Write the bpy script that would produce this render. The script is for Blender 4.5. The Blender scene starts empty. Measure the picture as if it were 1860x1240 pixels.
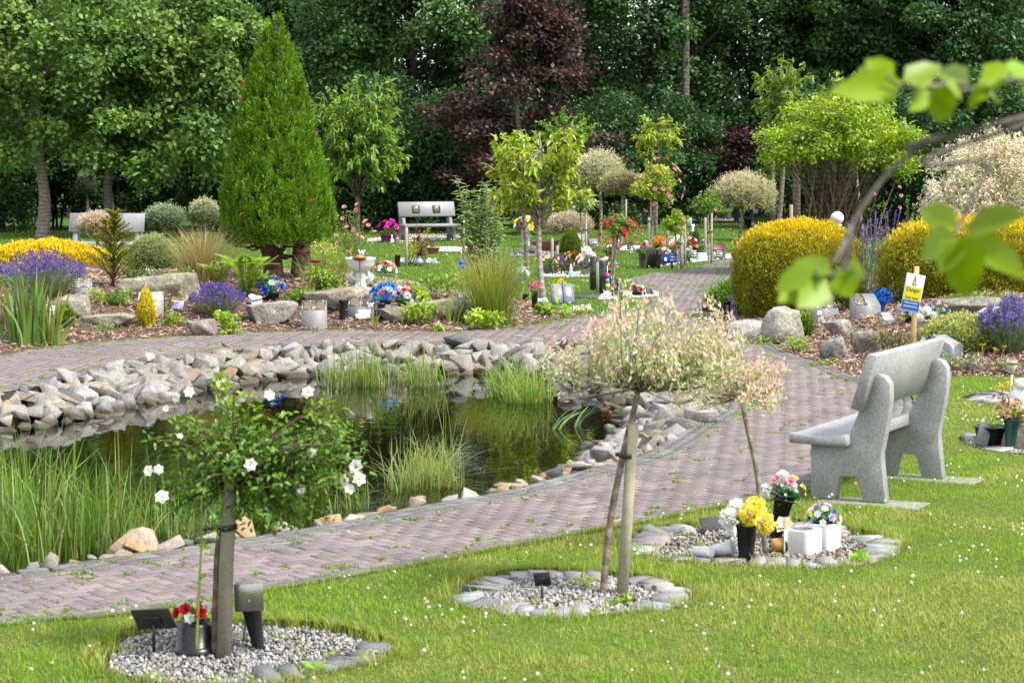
import bpy, bmesh, math
import numpy as np
from mathutils import Vector, Matrix
from mathutils.geometry import delaunay_2d_cdt

# ------------------------------------------------------------------ camera, sky, sun, exposure
SC = bpy.context.scene
COL = SC.collection
R = math.radians
F, CH = 4200.0, 2.49                       # focal length in photo pixels, eye height in metres
TH = math.atan(364 / F)
cam_d = bpy.data.cameras.new('camera'); CAM = bpy.data.objects.new('camera', cam_d); COL.objects.link(CAM)
CAM.location = (0, 0, CH); CAM.rotation_euler = (math.pi / 2 - TH, 0, 0)
cam_d.sensor_width = 36; cam_d.lens = F / 1860 * 36
cam_d.clip_start = 0.1; cam_d.clip_end = 3000
cam_d.dof.use_dof = True; cam_d.dof.focus_distance = 27; cam_d.dof.aperture_fstop = 8.0
SC.camera = CAM

SUN_AZ, SUN_EL = R(118), R(52)              # azimuth clockwise from +Y (the view direction)
W = bpy.data.worlds.new('World'); SC.world = W; W.use_nodes = True
nt = W.node_tree; bg = nt.nodes['Background']
sky = nt.nodes.new('ShaderNodeTexSky'); sky.sky_type = 'NISHITA'; sky.sun_disc = False
sky.sun_elevation = SUN_EL; sky.sun_rotation = SUN_AZ
sky.air_density = 1.0; sky.dust_density = 3.0; sky.ozone_density = 1.0
# thin bright cloud all over the sky: the blue is washed out evenly
mixw = nt.nodes.new('ShaderNodeMixRGB'); mixw.blend_type = 'MIX'; mixw.inputs[0].default_value = 0.55
mixw.inputs[2].default_value = (7.2, 7.2, 7.3, 1)
nt.links.new(sky.outputs[0], mixw.inputs[1]); nt.links.new(mixw.outputs[0], bg.inputs[0])
bg.inputs[1].default_value = 0.14
sd = bpy.data.lights.new('sun', 'SUN'); sd.energy = 3.5; sd.angle = R(9); sd.color = (1, 0.965, 0.91)
sun = bpy.data.objects.new('sun', sd); COL.objects.link(sun)
sdir = Vector((math.sin(SUN_AZ) * math.cos(SUN_EL), math.cos(SUN_AZ) * math.cos(SUN_EL), math.sin(SUN_EL)))
sun.rotation_euler = sdir.to_track_quat('Z', 'Y').to_euler(); sun.location = sdir * 60
SC.view_settings.view_transform = 'Standard'; SC.view_settings.look = 'None'
SC.view_settings.gamma = 1; SC.view_settings.use_curve_mapping = False
SC.view_settings.exposure = 1.0
SC.cycles.use_denoising = True
SC.cycles.max_bounces = 7; SC.cycles.diffuse_bounces = 3; SC.cycles.glossy_bounces = 3
SC.cycles.transmission_bounces = 4; SC.cycles.transparent_max_bounces = 6
SC.cycles.use_fast_gi = False; SC.cycles.caustics_reflective = False; SC.cycles.caustics_refractive = False

# ------------------------------------------------------------------ picture <-> place
rng = np.random.default_rng(11)
U = rng.uniform; NR = rng.normal
def ray(px, py):
    u, v = (px - 930) / F, (620 - py) / F
    return np.array([u, math.cos(TH) + v * math.sin(TH), -math.sin(TH) + v * math.cos(TH)])
def at(px, py, z=0.0):
    d = ray(px, py); t = (z - CH) / d[2]
    return np.array([d[0] * t, d[1] * t, z])
def atY(px, py, Y):
    d = ray(px, py); t = Y / d[1]
    return np.array([d[0] * t, Y, CH + d[2] * t])
def smooth(t):
    t = np.clip(t, 0, 1); return t * t * (3 - 2 * t)
def inside(poly, x, y):
    poly = np.asarray(poly)[:, :2]; x = np.asarray(x, float); y = np.asarray(y, float)
    r = np.zeros(x.shape, bool); n = len(poly)
    for i in range(n):
        x1, y1 = poly[i]; x2, y2 = poly[(i + 1) % n]
        if y1 == y2: continue
        c = (y1 > y) != (y2 > y)
        r ^= c & (x < (x2 - x1) * (y - y1) / (y2 - y1) + x1)
    return r
def edge_dist(poly, x, y, segs=None, closed=True):
    poly = np.asarray(poly)[:, :2]; x = np.asarray(x, float); y = np.asarray(y, float)
    best = np.full(x.shape, 1e9); idx = np.zeros(x.shape, int); n = len(poly)
    for i in (segs if segs is not None else range(n if closed else n - 1)):
        a, b = poly[i], poly[(i + 1) % n]; d = b - a; L = d @ d + 1e-12
        t = np.clip(((x - a[0]) * d[0] + (y - a[1]) * d[1]) / L, 0, 1)
        q = np.hypot(x - a[0] - t * d[0], y - a[1] - t * d[1])
        m = q < best; best = np.where(m, q, best); idx = np.where(m, i, idx)
    return best, idx
def curve(pts, n=6, closed=False):
    """Catmull-Rom through 2-D or 3-D points"""
    P = np.asarray(pts, float); out = []; N = len(P)
    for i in range(N if closed else N - 1):
        p0 = P[(i - 1) % N] if closed or i else P[0]; p1 = P[i]; p2 = P[(i + 1) % N]
        p3 = P[(i + 2) % N] if closed or i + 2 < N else P[-1]
        for k in range(n):
            t = k / n
            out.append(.5 * (2 * p1 + (p2 - p0) * t + (2 * p0 - 5 * p1 + 4 * p2 - p3) * t * t + (3 * p1 - p0 - 3 * p2 + p3) * t ** 3))
    if not closed: out.append(P[-1])
    return np.array(out)
def px_poly(pp): return np.array([at(*p)[:2] for p in pp])

# ---- outlines of the place
POND_NEAR = px_poly([(0, 1042), (145, 1026), (272, 1006), (400, 988), (620, 952), (743, 926), (907, 898), (1021, 868), (1152, 834)])
POND_RIGHT = px_poly([(1205, 806), (1262, 770), (1303, 745), (1305, 715), (1275, 685), (1200, 657)])
POND_FAR = px_poly([(1062, 638), (930, 629), (760, 628), (595, 631), (454, 635), (327, 654), (218, 670), (109, 696), (0, 714)])
POND_LEFT = np.array([(-6.3, 21.6), (-7.2, 19.2), (-7.2, 16.3), (-6.2, 14.0), (-4.4, 12.9)])
POND = curve(np.vstack([POND_NEAR, POND_RIGHT, POND_FAR, POND_LEFT]), 4, True)
N_NEAR = len(POND_NEAR) * 4 - 2
WATER_Z = -0.27
LM_FRONT = px_poly([(-160, 676), (0, 645), (60, 634), (130, 625), (340, 610), (450, 604), (640, 600), (800, 604), (905, 598), (975, 588), (1040, 577)])
LM = np.vstack([curve(LM_FRONT, 3), [(1.0, 34.0), (0.2, 36.0), (-1.2, 38.2), (-4, 39.8), (-9, 41.5), (-13, 41), (-13, 30), (-9.5, 26.5)]])
RM_FRONT = px_poly([(1287, 566), (1310, 580), (1345, 596), (1400, 624), (1440, 646), (1500, 666), (1560, 690), (1690, 694), (1760, 688), (1860, 690), (2060, 690)])
RM = np.vstack([curve(RM_FRONT, 3), [(9.5, 26), (10, 35), (7, 38.5), (4.4, 38.5), (3.3, 36.5)]])
def terrain(x, y):
    x = np.asarray(x, float); y = np.asarray(y, float); z = np.zeros(x.shape)
    for poly, h, w in ((LM, .45, 3.2), (RM, .5, 3.0)):
        m = inside(poly, x, y)
        if m.any():
            d, _ = edge_dist(poly, x, y); z = np.where(m, h * smooth(d / w) + .02 * np.minimum(d / .1, 1) + .02 * np.sin(x * 3.1 + y) * np.sin(y * 2.3) * np.minimum(d, 1), z)
    m = inside(POND, x, y)
    if m.any():
        d, i = edge_dist(POND, x, y); w = np.where((i < N_NEAR) | (i > len(POND) - 12), .4, np.where(i < N_NEAR + 22, 1.1, .85))
        zz = np.where(d < w, -.42 * d / w, -.42 - .5 * smooth((d - w) / 2.2)) - .03
        z = np.where(m, zz, z)
    return z
def tz(x, y): return float(terrain(np.array([x]), np.array([y]))[0])
def g(px, py):
    """the spot of ground seen at a pixel of the photograph"""
    d = ray(px, py); Y = np.arange(8, 95, .05); t = Y / d[1]; z = CH + d[2] * t; h = terrain(d[0] * t, Y)
    k = np.argmax(z <= h) if (z <= h).any() else len(Y) - 1
    return np.array([d[0] * t[k], Y[k], h[k]])
def ppm(Y): return F / Y                       # photo pixels per metre at a depth

# ------------------------------------------------------------------ meshes
class G:
    def __init__(s): s.v = []; s.t = []; s.q = []; s.c = []; s.n = 0
    def add(s, V, Fc, col=(1, 1, 1)):
        V = np.asarray(V, np.float32).reshape(-1, 3); Fc = np.asarray(Fc, np.int64)
        c = np.asarray(col, np.float32)
        if c.ndim == 1: c = np.broadcast_to(c[:3], (len(V), 3))
        (s.q if Fc.shape[1] == 4 else s.t).append(Fc + s.n)
        s.v.append(V); s.c.append(c); s.n += len(V); return s
    def addm(s, V, faces, col=(1, 1, 1)):
        """mixed polygons given as lists"""
        V = np.asarray(V, np.float32).reshape(-1, 3); c = np.asarray(col, np.float32)
        if c.ndim == 1: c = np.broadcast_to(c[:3], (len(V), 3))
        t = []; q = []
        for f in faces:
            if len(f) == 4: q.append(f)
            else:
                for k in range(1, len(f) - 1): t.append((f[0], f[k], f[k + 1]))
        if t: s.t.append(np.array(t, np.int64) + s.n)
        if q: s.q.append(np.array(q, np.int64) + s.n)
        s.v.append(V); s.c.append(c); s.n += len(V); return s
    def mesh(s, name, loc=(0, 0, 0), sm=False):
        V = np.concatenate(s.v) - np.asarray(loc, np.float32); C = np.concatenate(s.c)
        T = np.concatenate(s.t) if s.t else np.zeros((0, 3), np.int64)
        Q = np.concatenate(s.q) if s.q else np.zeros((0, 4), np.int64)
        me = bpy.data.meshes.new(name); me.vertices.add(len(V)); me.vertices.foreach_set('co', V.ravel().astype(np.float32))
        li = np.concatenate([T.ravel(), Q.ravel()]).astype(np.int32); me.loops.add(len(li)); me.loops.foreach_set('vertex_index', li)
        n = len(T) + len(Q); me.polygons.add(n)
        st = np.concatenate([np.arange(len(T)) * 3, len(T) * 3 + np.arange(len(Q)) * 4]).astype(np.int32)
        me.polygons.foreach_set('loop_start', st)
        if sm: me.polygons.foreach_set('use_smooth', np.ones(n, bool))
        me.update(calc_edges=True)
        a = me.color_attributes.new('Col', 'FLOAT_COLOR', 'POINT')
        a.data.foreach_set('color', np.hstack([C, np.ones((len(C), 1), np.float32)]).ravel().astype(np.float32))
        return me
    def build(s, name, mat, parent=None, loc=None, sm=False, kind=None):
        if parent is not None: loc = wloc(parent)
        elif loc is None: loc = (0, 0, 0)
        me = s.mesh(name, loc, sm); me.materials.append(M[mat])
        o = bpy.data.objects.new(name, me); COL.objects.link(o)
        if parent is not None: o.parent = parent
        else: o.location = loc
        if kind: o['kind'] = kind
        return o
def wloc(o):
    p = np.zeros(3)
    while o is not None: p = p + np.array(o.location); o = o.parent
    return p
def tag(o, label, cat, group=None):
    o['label'] = label; o['category'] = cat
    if group: o['group'] = group
    return o
def thing(name, label, cat, loc, group=None):
    o = bpy.data.objects.new(name, None); COL.objects.link(o); o.location = tuple(float(a) for a in loc)
    o.empty_display_size = .1
    return tag(o, label, cat, group)
def unit(v):
    v = np.asarray(v, float); return v / (np.linalg.norm(v, axis=-1, keepdims=True) + 1e-9)
def rdir(n): return unit(NR(size=(n, 3)))
def rz(a): c, s_ = math.cos(a), math.sin(a); return np.array([[c, -s_, 0], [s_, c, 0], [0, 0, 1]])
def rx(a): c, s_ = math.cos(a), math.sin(a); return np.array([[1, 0, 0], [0, c, -s_], [0, s_, c]])
def ry(a): c, s_ = math.cos(a), math.sin(a); return np.array([[c, 0, s_], [0, 1, 0], [-s_, 0, c]])
I3 = np.eye(3)
def jit(c, s, n=None):
    """colour jittered in brightness (s) and a little in hue"""
    c = np.asarray(c, float)
    if n is None: return np.clip(c * (1 + NR() * s) * (1 + NR(size=3) * s * .3), 0, 1)
    return np.clip(c * (1 + NR(size=(n, 1)) * s) * (1 + NR(size=(n, 3)) * s * .3), 0.002, 1)
def pal(cols, n, s=.12):
    c = np.asarray(cols, float)[rng.integers(0, len(cols), n)]
    return np.clip(c * (1 + NR(size=(n, 1)) * s) * (1 + NR(size=(n, 3)) * s * .35), .002, 1)

def box(gm, c, size, rot=I3, col=(1, 1, 1), bev=0.0):
    """box standing on c (centre of its base); bev cuts all edges"""
    sx, sy, sz = size[0] / 2, size[1] / 2, size[2]; b = min(bev, sx * .9, sy * .9, sz * .45)
    if b <= 0:
        V = np.array([(x, y, z) for z in (0, sz) for x, y in ((-sx, -sy), (sx, -sy), (sx, sy), (-sx, sy))])
        Fc = [(0, 3, 2, 1), (4, 5, 6, 7), (0, 1, 5, 4), (1, 2, 6, 5), (2, 3, 7, 6), (3, 0, 4, 7)]
        return gm.add(V @ rot.T + np.asarray(c), Fc, col)
    def ring(k, z, cut):
        x, y = sx - k, sy - k
        return [(-x + cut, -y, z), (x - cut, -y, z), (x, -y + cut, z), (x, y - cut, z), (x - cut, y, z), (-x + cut, y, z), (-x, y - cut, z), (-x, -y + cut, z)]
    V = np.array(ring(b, 0, b * .4) + ring(0, b, b) + ring(0, sz - b, b) + ring(b, sz, b * .4))
    Fc = [(7, 6, 5, 4, 3, 2, 1, 0), tuple(range(24, 32))]
    for l in range(3):
        for k in range(8): Fc.append((l * 8 + k, l * 8 + (k + 1) % 8, l * 8 + 8 + (k + 1) % 8, l * 8 + 8 + k))
    return gm.addm(V @ rot.T + np.asarray(c), Fc, col)
def lathe(gm, c, prof, n=16, rot=I3, col=(1, 1, 1), sq=0, ph=0.0):
    """profile of (radius, z) turned about the upright axis through c; n = 4, 8: faceted vessel"""
    a = np.arange(n) * 2 * math.pi / n + ph; V = []
    for r, z in prof: V += [(r * math.cos(t), r * math.sin(t), z) for t in a]
    k = len(prof); Fc = [tuple(range(n))[::-1], tuple(range((k - 1) * n, k * n))]
    for l in range(k - 1):
        for i in range(n): Fc.append((l * n + i, l * n + (i + 1) % n, (l + 1) * n + (i + 1) % n, (l + 1) * n + i))
    return gm.addm(np.array(V) @ rot.T + np.asarray(c), Fc, col)
def tube(gm, pts, rad, n=6, col=(1, 1, 1), cap=True):
    P = np.asarray(pts, float); m = len(P); rad = np.broadcast_to(np.asarray(rad, float), (m,))
    T = unit(np.gradient(P, axis=0)); V = np.zeros((m, n, 3)); a = np.arange(n) * 2 * math.pi / n
    ref = np.array([0., 0, 1]) if abs(T[0][2]) < .9 else np.array([1., 0, 0])
    for i in range(m):
        s_ = unit(np.cross(T[i], ref)); u_ = np.cross(s_, T[i]); ref = u_
        V[i] = P[i] + rad[i] * (np.cos(a)[:, None] * s_ + np.sin(a)[:, None] * u_)
    k = np.arange(n); Fc = []
    for i in range(m - 1): Fc.append(np.stack([i * n + k, i * n + (k + 1) % n, (i + 1) * n + (k + 1) % n, (i + 1) * n + k], 1))
    c = np.asarray(col, float)
    if c.ndim == 2: c = np.repeat(c, n, axis=0)
    b = gm.n; gm.add(V.reshape(-1, 3), np.concatenate(Fc), c)
    if cap:
        t = [(b + (m - 1) * n, b + (m - 1) * n + i, b + (m - 1) * n + i + 1) for i in range(1, n - 1)] + [(b, b + i + 1, b + i) for i in range(1, n - 1)]
        gm.t.append(np.array(t, np.int64))
    return gm
def prism(gm, c, poly, th, rot=I3, col=(1, 1, 1)):
    """outline (x, z) given thickness th along y, centred on it"""
    P = np.asarray(poly, float); n = len(P)
    V = np.vstack([np.c_[P[:, 0], np.full(n, -th / 2), P[:, 1]], np.c_[P[:, 0], np.full(n, th / 2), P[:, 1]]])
    from mathutils.geometry import tessellate_polygon
    tr = tessellate_polygon([[Vector((p[0], p[1], 0)) for p in P]])
    Fc = [tuple(t) for t in tr] + [tuple(i + n for i in t)[::-1] for t in tr] + [(i, (i + 1) % n, n + (i + 1) % n, n + i) for i in range(n)]
    return gm.addm(V @ rot.T + np.asarray(c), Fc, col)
def leaves(gm, P, D, N, L, Wd, C, fold=.12, shape=0):
    """one folded leaf per row: shape 0 rhombus (2 triangles), 1 ovate (4 triangles)"""
    n = len(P); D = unit(D); S = unit(np.cross(N, D)); N = np.cross(D, S)
    L = np.broadcast_to(np.asarray(L, float), (n,))[:, None]; Wd = np.broadcast_to(np.asarray(Wd, float), (n,))[:, None]; C = np.broadcast_to(np.asarray(C, float), (n, 3))
    k = np.arange(n)[:, None]
    if shape == 0:
        V = np.stack([P, P + D * L * .45 + S * Wd * .5 + N * fold * Wd, P + D * L, P + D * L * .45 - S * Wd * .5 + N * fold * Wd], 1)
        Fc = np.concatenate([k * 4 + [0, 1, 2], k * 4 + [0, 2, 3]]); m = 4
    else:
        V = np.stack([P, P + D * L * .28 + S * Wd * .46 + N * fold * Wd, P + D * L * .68 + S * Wd * .36 + N * (fold * Wd - .04 * L), P + D * L - N * .12 * L,
                      P + D * L * .68 - S * Wd * .36 + N * (fold * Wd - .04 * L), P + D * L * .28 - S * Wd * .46 + N * fold * Wd], 1)
        Fc = np.concatenate([k * 6 + [0, 1, 2], k * 6 + [0, 2, 3], k * 6 + [0, 3, 4], k * 6 + [0, 4, 5]]); m = 6
    return gm.add(V.reshape(-1, 3), Fc, np.repeat(C, m, axis=0))
def blades(gm, P, A, H, Wd, C, bend=.4, C2=None, seg=2):
    """upright grass blades: base points P, azimuth A, height H, width, bend outwards"""
    n = len(P); H = np.broadcast_to(np.asarray(H, float), (n,))[:, None]; Wd = np.broadcast_to(np.asarray(Wd, float), (n,))[:, None]
    bend = np.broadcast_to(np.asarray(bend, float), (n,))[:, None]
    d = np.c_[np.cos(A), np.sin(A), np.zeros(n)]; s_ = np.c_[-np.sin(A), np.cos(A), np.zeros(n)]
    tw = U(-1, 1, (n, 1)); s_ = unit(s_ + d * tw); C = np.broadcast_to(np.asarray(C, float), (n, 3)); C2 = C if C2 is None else np.broadcast_to(np.asarray(C2, float), (n, 3))
    rows = []; cols = []
    for k in range(seg):
        t = k / seg; p = P + d * (bend * H * t * t) + np.array([0, 0, 1.]) * H * (t - .35 * bend * t * t); w = Wd * (1 - t * .55) * .5
        rows += [p - s_ * w, p + s_ * w]; cols += [C * (1 - t) + C2 * t] * 2
    rows.append(P + d * (bend * H) + np.array([0, 0, 1.]) * H * (1 - .35 * bend)); cols.append(C2)
    m = 2 * seg + 1; V = np.stack(rows, 1).reshape(-1, 3); CC = np.stack(cols, 1).reshape(-1, 3); k = np.arange(n)[:, None] * m
    Fq = [k + [2 * i, 2 * i + 1, 2 * i + 3, 2 * i + 2] for i in range(seg - 1)]; b = gm.n
    gm.add(V, k + [2 * seg - 2, 2 * seg - 1, 2 * seg], CC)
    if Fq: gm.q.append(np.concatenate(Fq).astype(np.int64) + b)
    return gm
def ball(gm, c, r, col=(1, 1, 1), sub=1, squash=(1, 1, 1), rough=0.0, rot=I3):
    V, Fc = ICO[sub]; v = V * (1 + NR(size=(len(V), 1)) * rough) if rough else V
    return gm.add((v * np.asarray(squash) * r) @ rot.T + np.asarray(c), Fc, col)
def _ico(s):
    bm = bmesh.new(); bmesh.ops.create_icosphere(bm, subdivisions=s, radius=1); V = np.array([v.co[:] for v in bm.verts]); Fc = np.array([[v.index for v in f.verts] for f in bm.faces]); bm.free(); return V, Fc
ICO = {0: (np.array([(0, 0, 1), (1, 0, 0), (0, 1, 0), (-1, 0, 0), (0, -1, 0), (0, 0, -1)], float), np.array([(0, 1, 2), (0, 2, 3), (0, 3, 4), (0, 4, 1), (5, 2, 1), (5, 3, 2), (5, 4, 3), (5, 1, 4)])), 1: _ico(1), 2: _ico(2), 3: _ico(3), 4: _ico(4)}
def hull(pts):
    bm = bmesh.new()
    for p in pts: bm.verts.new(p)
    r = bmesh.ops.convex_hull(bm, input=bm.verts); 
    dead = [e for e in r['geom_interior'] + r['geom_unused'] if isinstance(e, bmesh.types.BMVert)]
    bmesh.ops.delete(bm, geom=list(set(dead)), context='VERTS')
    bmesh.ops.dissolve_limit(bm, angle_limit=R(16), verts=bm.verts, edges=bm.edges)
    bmesh.ops.bevel(bm, geom=list(bm.edges), offset=.022, offset_type='OFFSET', segments=1, profile=.6, affect='EDGES', clamp_overlap=True)
    bmesh.ops.triangulate(bm, faces=bm.faces)
    bm.verts.index_update(); V = np.array([v.co[:] for v in bm.verts]); Fc = np.array([[v.index for v in f.verts] for f in bm.faces]); bm.free(); return V, Fc
def sheet(poly, step, zf, holes=(), margin=.4):
    """triangulated sheet over an outline, heights from zf(x, y)"""
    poly = np.asarray(poly)[:, :2]; lo, hi = poly.min(0), poly.max(0)
    X, Y = np.meshgrid(np.arange(lo[0], hi[0], step), np.arange(lo[1], hi[1], step)); X = X.ravel() + U(-.2, .2, X.size) * step; Y = Y.ravel() + U(-.2, .2, Y.size) * step
    m = inside(poly, X, Y) & (edge_dist(poly, X, Y)[0] > step * margin)
    for h in holes: m &= ~inside(h, X, Y) & (edge_dist(h, X, Y)[0] > step * margin)
    V = [tuple(p) for p in poly]; E = [(i, (i + 1) % len(poly)) for i in range(len(poly))]
    for h in holes:
        b = len(V); h = np.asarray(h)[:, :2]; V += [tuple(p) for p in h]; E += [(b + i, b + (i + 1) % len(h)) for i in range(len(h))]
    V += list(zip(X[m], Y[m]))
    v, e, f, *_ = delaunay_2d_cdt([Vector(p) for p in V], E, [], 0, 1e-5)
    v = np.array([p[:] for p in v]); f = np.array(f); c = v[f].mean(1); k = inside(poly, c[:, 0], c[:, 1])
    for h in holes: k &= ~inside(h, c[:, 0], c[:, 1])
    f = f[k]; a = v[f]; fl = np.cross(a[:, 1] - a[:, 0], a[:, 2] - a[:, 0]) < 0; f[fl] = f[fl][:, ::-1]
    gm = G(); gm.add(np.c_[v, zf(v[:, 0], v[:, 1])], f); return gm
def scatter(poly, n, holes=()):
    poly = np.asarray(poly)[:, :2]; lo, hi = poly.min(0), poly.max(0); out = []; k = 0
    while k < n:
        x = U(lo[0], hi[0], n * 2); y = U(lo[1], hi[1], n * 2); m = inside(poly, x, y)
        for h in holes: m &= ~inside(h, x, y)
        q = np.c_[x[m], y[m]]; out.append(q); k += len(q)
        if not len(q): break
    return np.concatenate(out)[:n]
def vnoise(x, y, s, seed=0):
    """cheap smooth noise in 0..1"""
    x = np.asarray(x) / s + seed * 17.3; y = np.asarray(y) / s + seed * 9.1; xi = np.floor(x); yi = np.floor(y); fx = smooth(x - xi); fy = smooth(y - yi)
    h = lambda a, b: (np.sin(a * 127.1 + b * 311.7 + seed) * 43758.5453) % 1
    return (h(xi, yi) * (1 - fx) + h(xi + 1, yi) * fx) * (1 - fy) + (h(xi, yi + 1) * (1 - fx) + h(xi + 1, yi + 1) * fx) * fy
# ------------------------------------------------------------------ materials (all procedural; 'Col' is the thing's own colour)
M = {}
def _new(name):
    m = bpy.data.materials.new(name); m.use_nodes = True; nt = m.node_tree
    for n in list(nt.nodes): nt.nodes.remove(n)
    out = nt.nodes.new('ShaderNodeOutputMaterial'); M[name] = m
    return nt, out
def _n(nt, kind, **kw):
    n = nt.nodes.new(kind)
    for k, v in kw.items():
        if k in n.inputs.keys(): n.inputs[k].default_value = v
        else: setattr(n, k, v)
    return n
def mat(name, rough=.6, spec=.4, tint=None, metal=0.0, noise=(), bump=None, coat=0.0, wet=None):
    """Principled; colour = Col x tint x noise layers; noise = [(kind, scale, lo, hi, low colour, high colour)]"""
    nt, out = _new(name); L = nt.links.new
    p = _n(nt, 'ShaderNodeBsdfPrincipled'); p.inputs['Roughness'].default_value = rough; p.inputs['Specular IOR Level'].default_value = spec
    p.inputs['Metallic'].default_value = metal; p.inputs['Coat Weight'].default_value = coat
    tc = _n(nt, 'ShaderNodeTexCoord'); gi = _n(nt, 'ShaderNodeNewGeometry')
    a = _n(nt, 'ShaderNodeAttribute', attribute_name='Col'); cur = a.outputs['Color']
    if tint is not None:
        mx = _n(nt, 'ShaderNodeMixRGB', blend_type='MULTIPLY'); mx.inputs[0].default_value = 1; mx.inputs[2].default_value = (*tint, 1)
        L(cur, mx.inputs[1]); cur = mx.outputs[0]
    for kind, sc, lo, hi, c0, c1 in noise:
        if kind == 'v':
            t = _n(nt, 'ShaderNodeTexVoronoi'); t.inputs['Scale'].default_value = sc; o = t.outputs['Color']
            sp = _n(nt, 'ShaderNodeSeparateColor'); L(o, sp.inputs[0]); o = sp.outputs[0]
        elif kind == 'w':
            t = _n(nt, 'ShaderNodeTexWave', bands_direction='Z'); t.inputs['Scale'].default_value = sc; t.inputs['Distortion'].default_value = 6; t.inputs['Detail'].default_value = 3; o = t.outputs['Fac']
        else:
            t = _n(nt, 'ShaderNodeTexNoise'); t.inputs['Scale'].default_value = sc; t.inputs['Detail'].default_value = 6; t.inputs['Roughness'].default_value = .62; o = t.outputs['Fac']
        L(gi.outputs['Position'], t.inputs['Vector'])
        rp = _n(nt, 'ShaderNodeValToRGB'); rp.color_ramp.elements[0].position = lo; rp.color_ramp.elements[1].position = hi
        rp.color_ramp.elements[0].color = (*c0, 1); rp.color_ramp.elements[1].color = (*c1, 1); L(o, rp.inputs[0])
        mx = _n(nt, 'ShaderNodeMixRGB', blend_type='MULTIPLY'); mx.inputs[0].default_value = 1; L(cur, mx.inputs[1]); L(rp.outputs[0], mx.inputs[2]); cur = mx.outputs[0]
    if wet is not None:                                            # stones stay dark with algae just above the water line
        sx = _n(nt, 'ShaderNodeSeparateXYZ'); L(gi.outputs['Position'], sx.inputs[0]); tn = _n(nt, 'ShaderNodeTexNoise'); tn.inputs['Scale'].default_value = 4; L(gi.outputs['Position'], tn.inputs['Vector'])
        ad = _n(nt, 'ShaderNodeMath', operation='MULTIPLY_ADD'); L(tn.outputs['Fac'], ad.inputs[0]); ad.inputs[1].default_value = -.12; L(sx.outputs[2], ad.inputs[2])
        mr = _n(nt, 'ShaderNodeMapRange'); L(ad.outputs[0], mr.inputs[0]); mr.inputs[1].default_value = wet - .02; mr.inputs[2].default_value = wet + .03; mr.inputs[3].default_value = 1; mr.inputs[4].default_value = 0
        mx = _n(nt, 'ShaderNodeMixRGB', blend_type='MULTIPLY'); mx.inputs[2].default_value = (.36, .35, .27, 1); L(mr.outputs[0], mx.inputs[0]); L(cur, mx.inputs[1]); cur = mx.outputs[0]
    L(cur, p.inputs['Base Color'])
    if bump:
        sc, st, dist = bump; t = _n(nt, 'ShaderNodeTexNoise'); t.inputs['Scale'].default_value = sc; t.inputs['Detail'].default_value = 7; t.inputs['Roughness'].default_value = .65
        L(gi.outputs['Position'], t.inputs['Vector']); b = _n(nt, 'ShaderNodeBump'); b.inputs['Strength'].default_value = st; b.inputs['Distance'].default_value = dist
        L(t.outputs['Fac'], b.inputs['Height']); L(b.outputs[0], p.inputs['Normal'])
    L(p.outputs[0], out.inputs[0]); return M[name]
def leafmat(name, trans=.35, rough=.45, spec=.35):
    nt, out = _new(name); L = nt.links.new
    a = _n(nt, 'ShaderNodeAttribute', attribute_name='Col'); p = _n(nt, 'ShaderNodeBsdfPrincipled'); p.inputs['Roughness'].default_value = rough
    p.inputs['Specular IOR Level'].default_value = spec; L(a.outputs['Color'], p.inputs['Base Color'])
    t = _n(nt, 'ShaderNodeBsdfTranslucent'); hs = _n(nt, 'ShaderNodeHueSaturation'); hs.inputs['Saturation'].default_value = 1.15; hs.inputs['Value'].default_value = 1.35; hs.inputs['Hue'].default_value = .49
    L(a.outputs['Color'], hs.inputs['Color']); L(hs.outputs[0], t.inputs[0])
    mx = _n(nt, 'ShaderNodeMixShader'); mx.inputs[0].default_value = trans; L(p.outputs[0], mx.inputs[1]); L(t.outputs[0], mx.inputs[2]); L(mx.outputs[0], out.inputs[0])
leafmat('leaf'); leafmat('needle', .2, .6, .2); leafmat('petal', .35, .6, .15); leafmat('grass', .4, .5, .3)
g1 = (1, 1, 1)
mat('granite', .5, .45, noise=[('v', 210, .05, .6, (.55, .55, .57), (1.1, 1.1, 1.1)), ('n', 300, .35, .62, (.8, .8, .81), (1.1, 1.1, 1.1)), ('n', 2.2, .32, .68, (.78, .78, .75), (1.08, 1.08, 1.07)), ('n', 11, .56, .72, (1, 1, 1), (.84, .85, .79))], bump=(300, .06, .002))
mat('dark_granite', .22, .6, noise=[('v', 160, .2, .95, (.6, .6, .65), (1.5, 1.55, 1.6))])
mat('polished_black', .12, .6, noise=[('v', 300, .6, 1, (1, 1, 1), (1.8, 1.8, 1.9))])
mat('rock', .85, .25, noise=[('n', 5, .3, .7, (.62, .6, .57), (1.15, 1.14, 1.12)), ('n', 42, .35, .66, (.72, .71, .7), (1.12, 1.12, 1.1)), ('n', 1.7, .45, .75, (1, 1, 1), (1.05, .96, .86)), ('n', 9, .62, .74, (1, 1, 1), (.66, .7, .56))], bump=(38, .6, .02), wet=WATER_Z)
mat('boulder', .92, .2, noise=[('n', 3.2, .32, .68, (.55, .53, .5), (1.15, 1.14, 1.1)), ('n', 24, .36, .64, (.62, .61, .58), (1.14, 1.14, 1.12)), ('v', 11, .72, .95, (1, 1, 1), (1.25, 1.26, 1.15))], bump=(16, .8, .04))
mat('brick', .9, .2, noise=[('n', 1.3, .3, .7, (.8, .8, .82), (1.12, 1.1, 1.1)), ('n', 55, .3, .7, (.78, .78, .78), (1.14, 1.14, 1.14)), ('n', 17, .62, .72, (1, 1, 1), (1.35, 1.38, 1.34)), ('n', 6, .6, .75, (1, 1, 1), (.86, .93, .76))], bump=(120, .35, .004))
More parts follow.
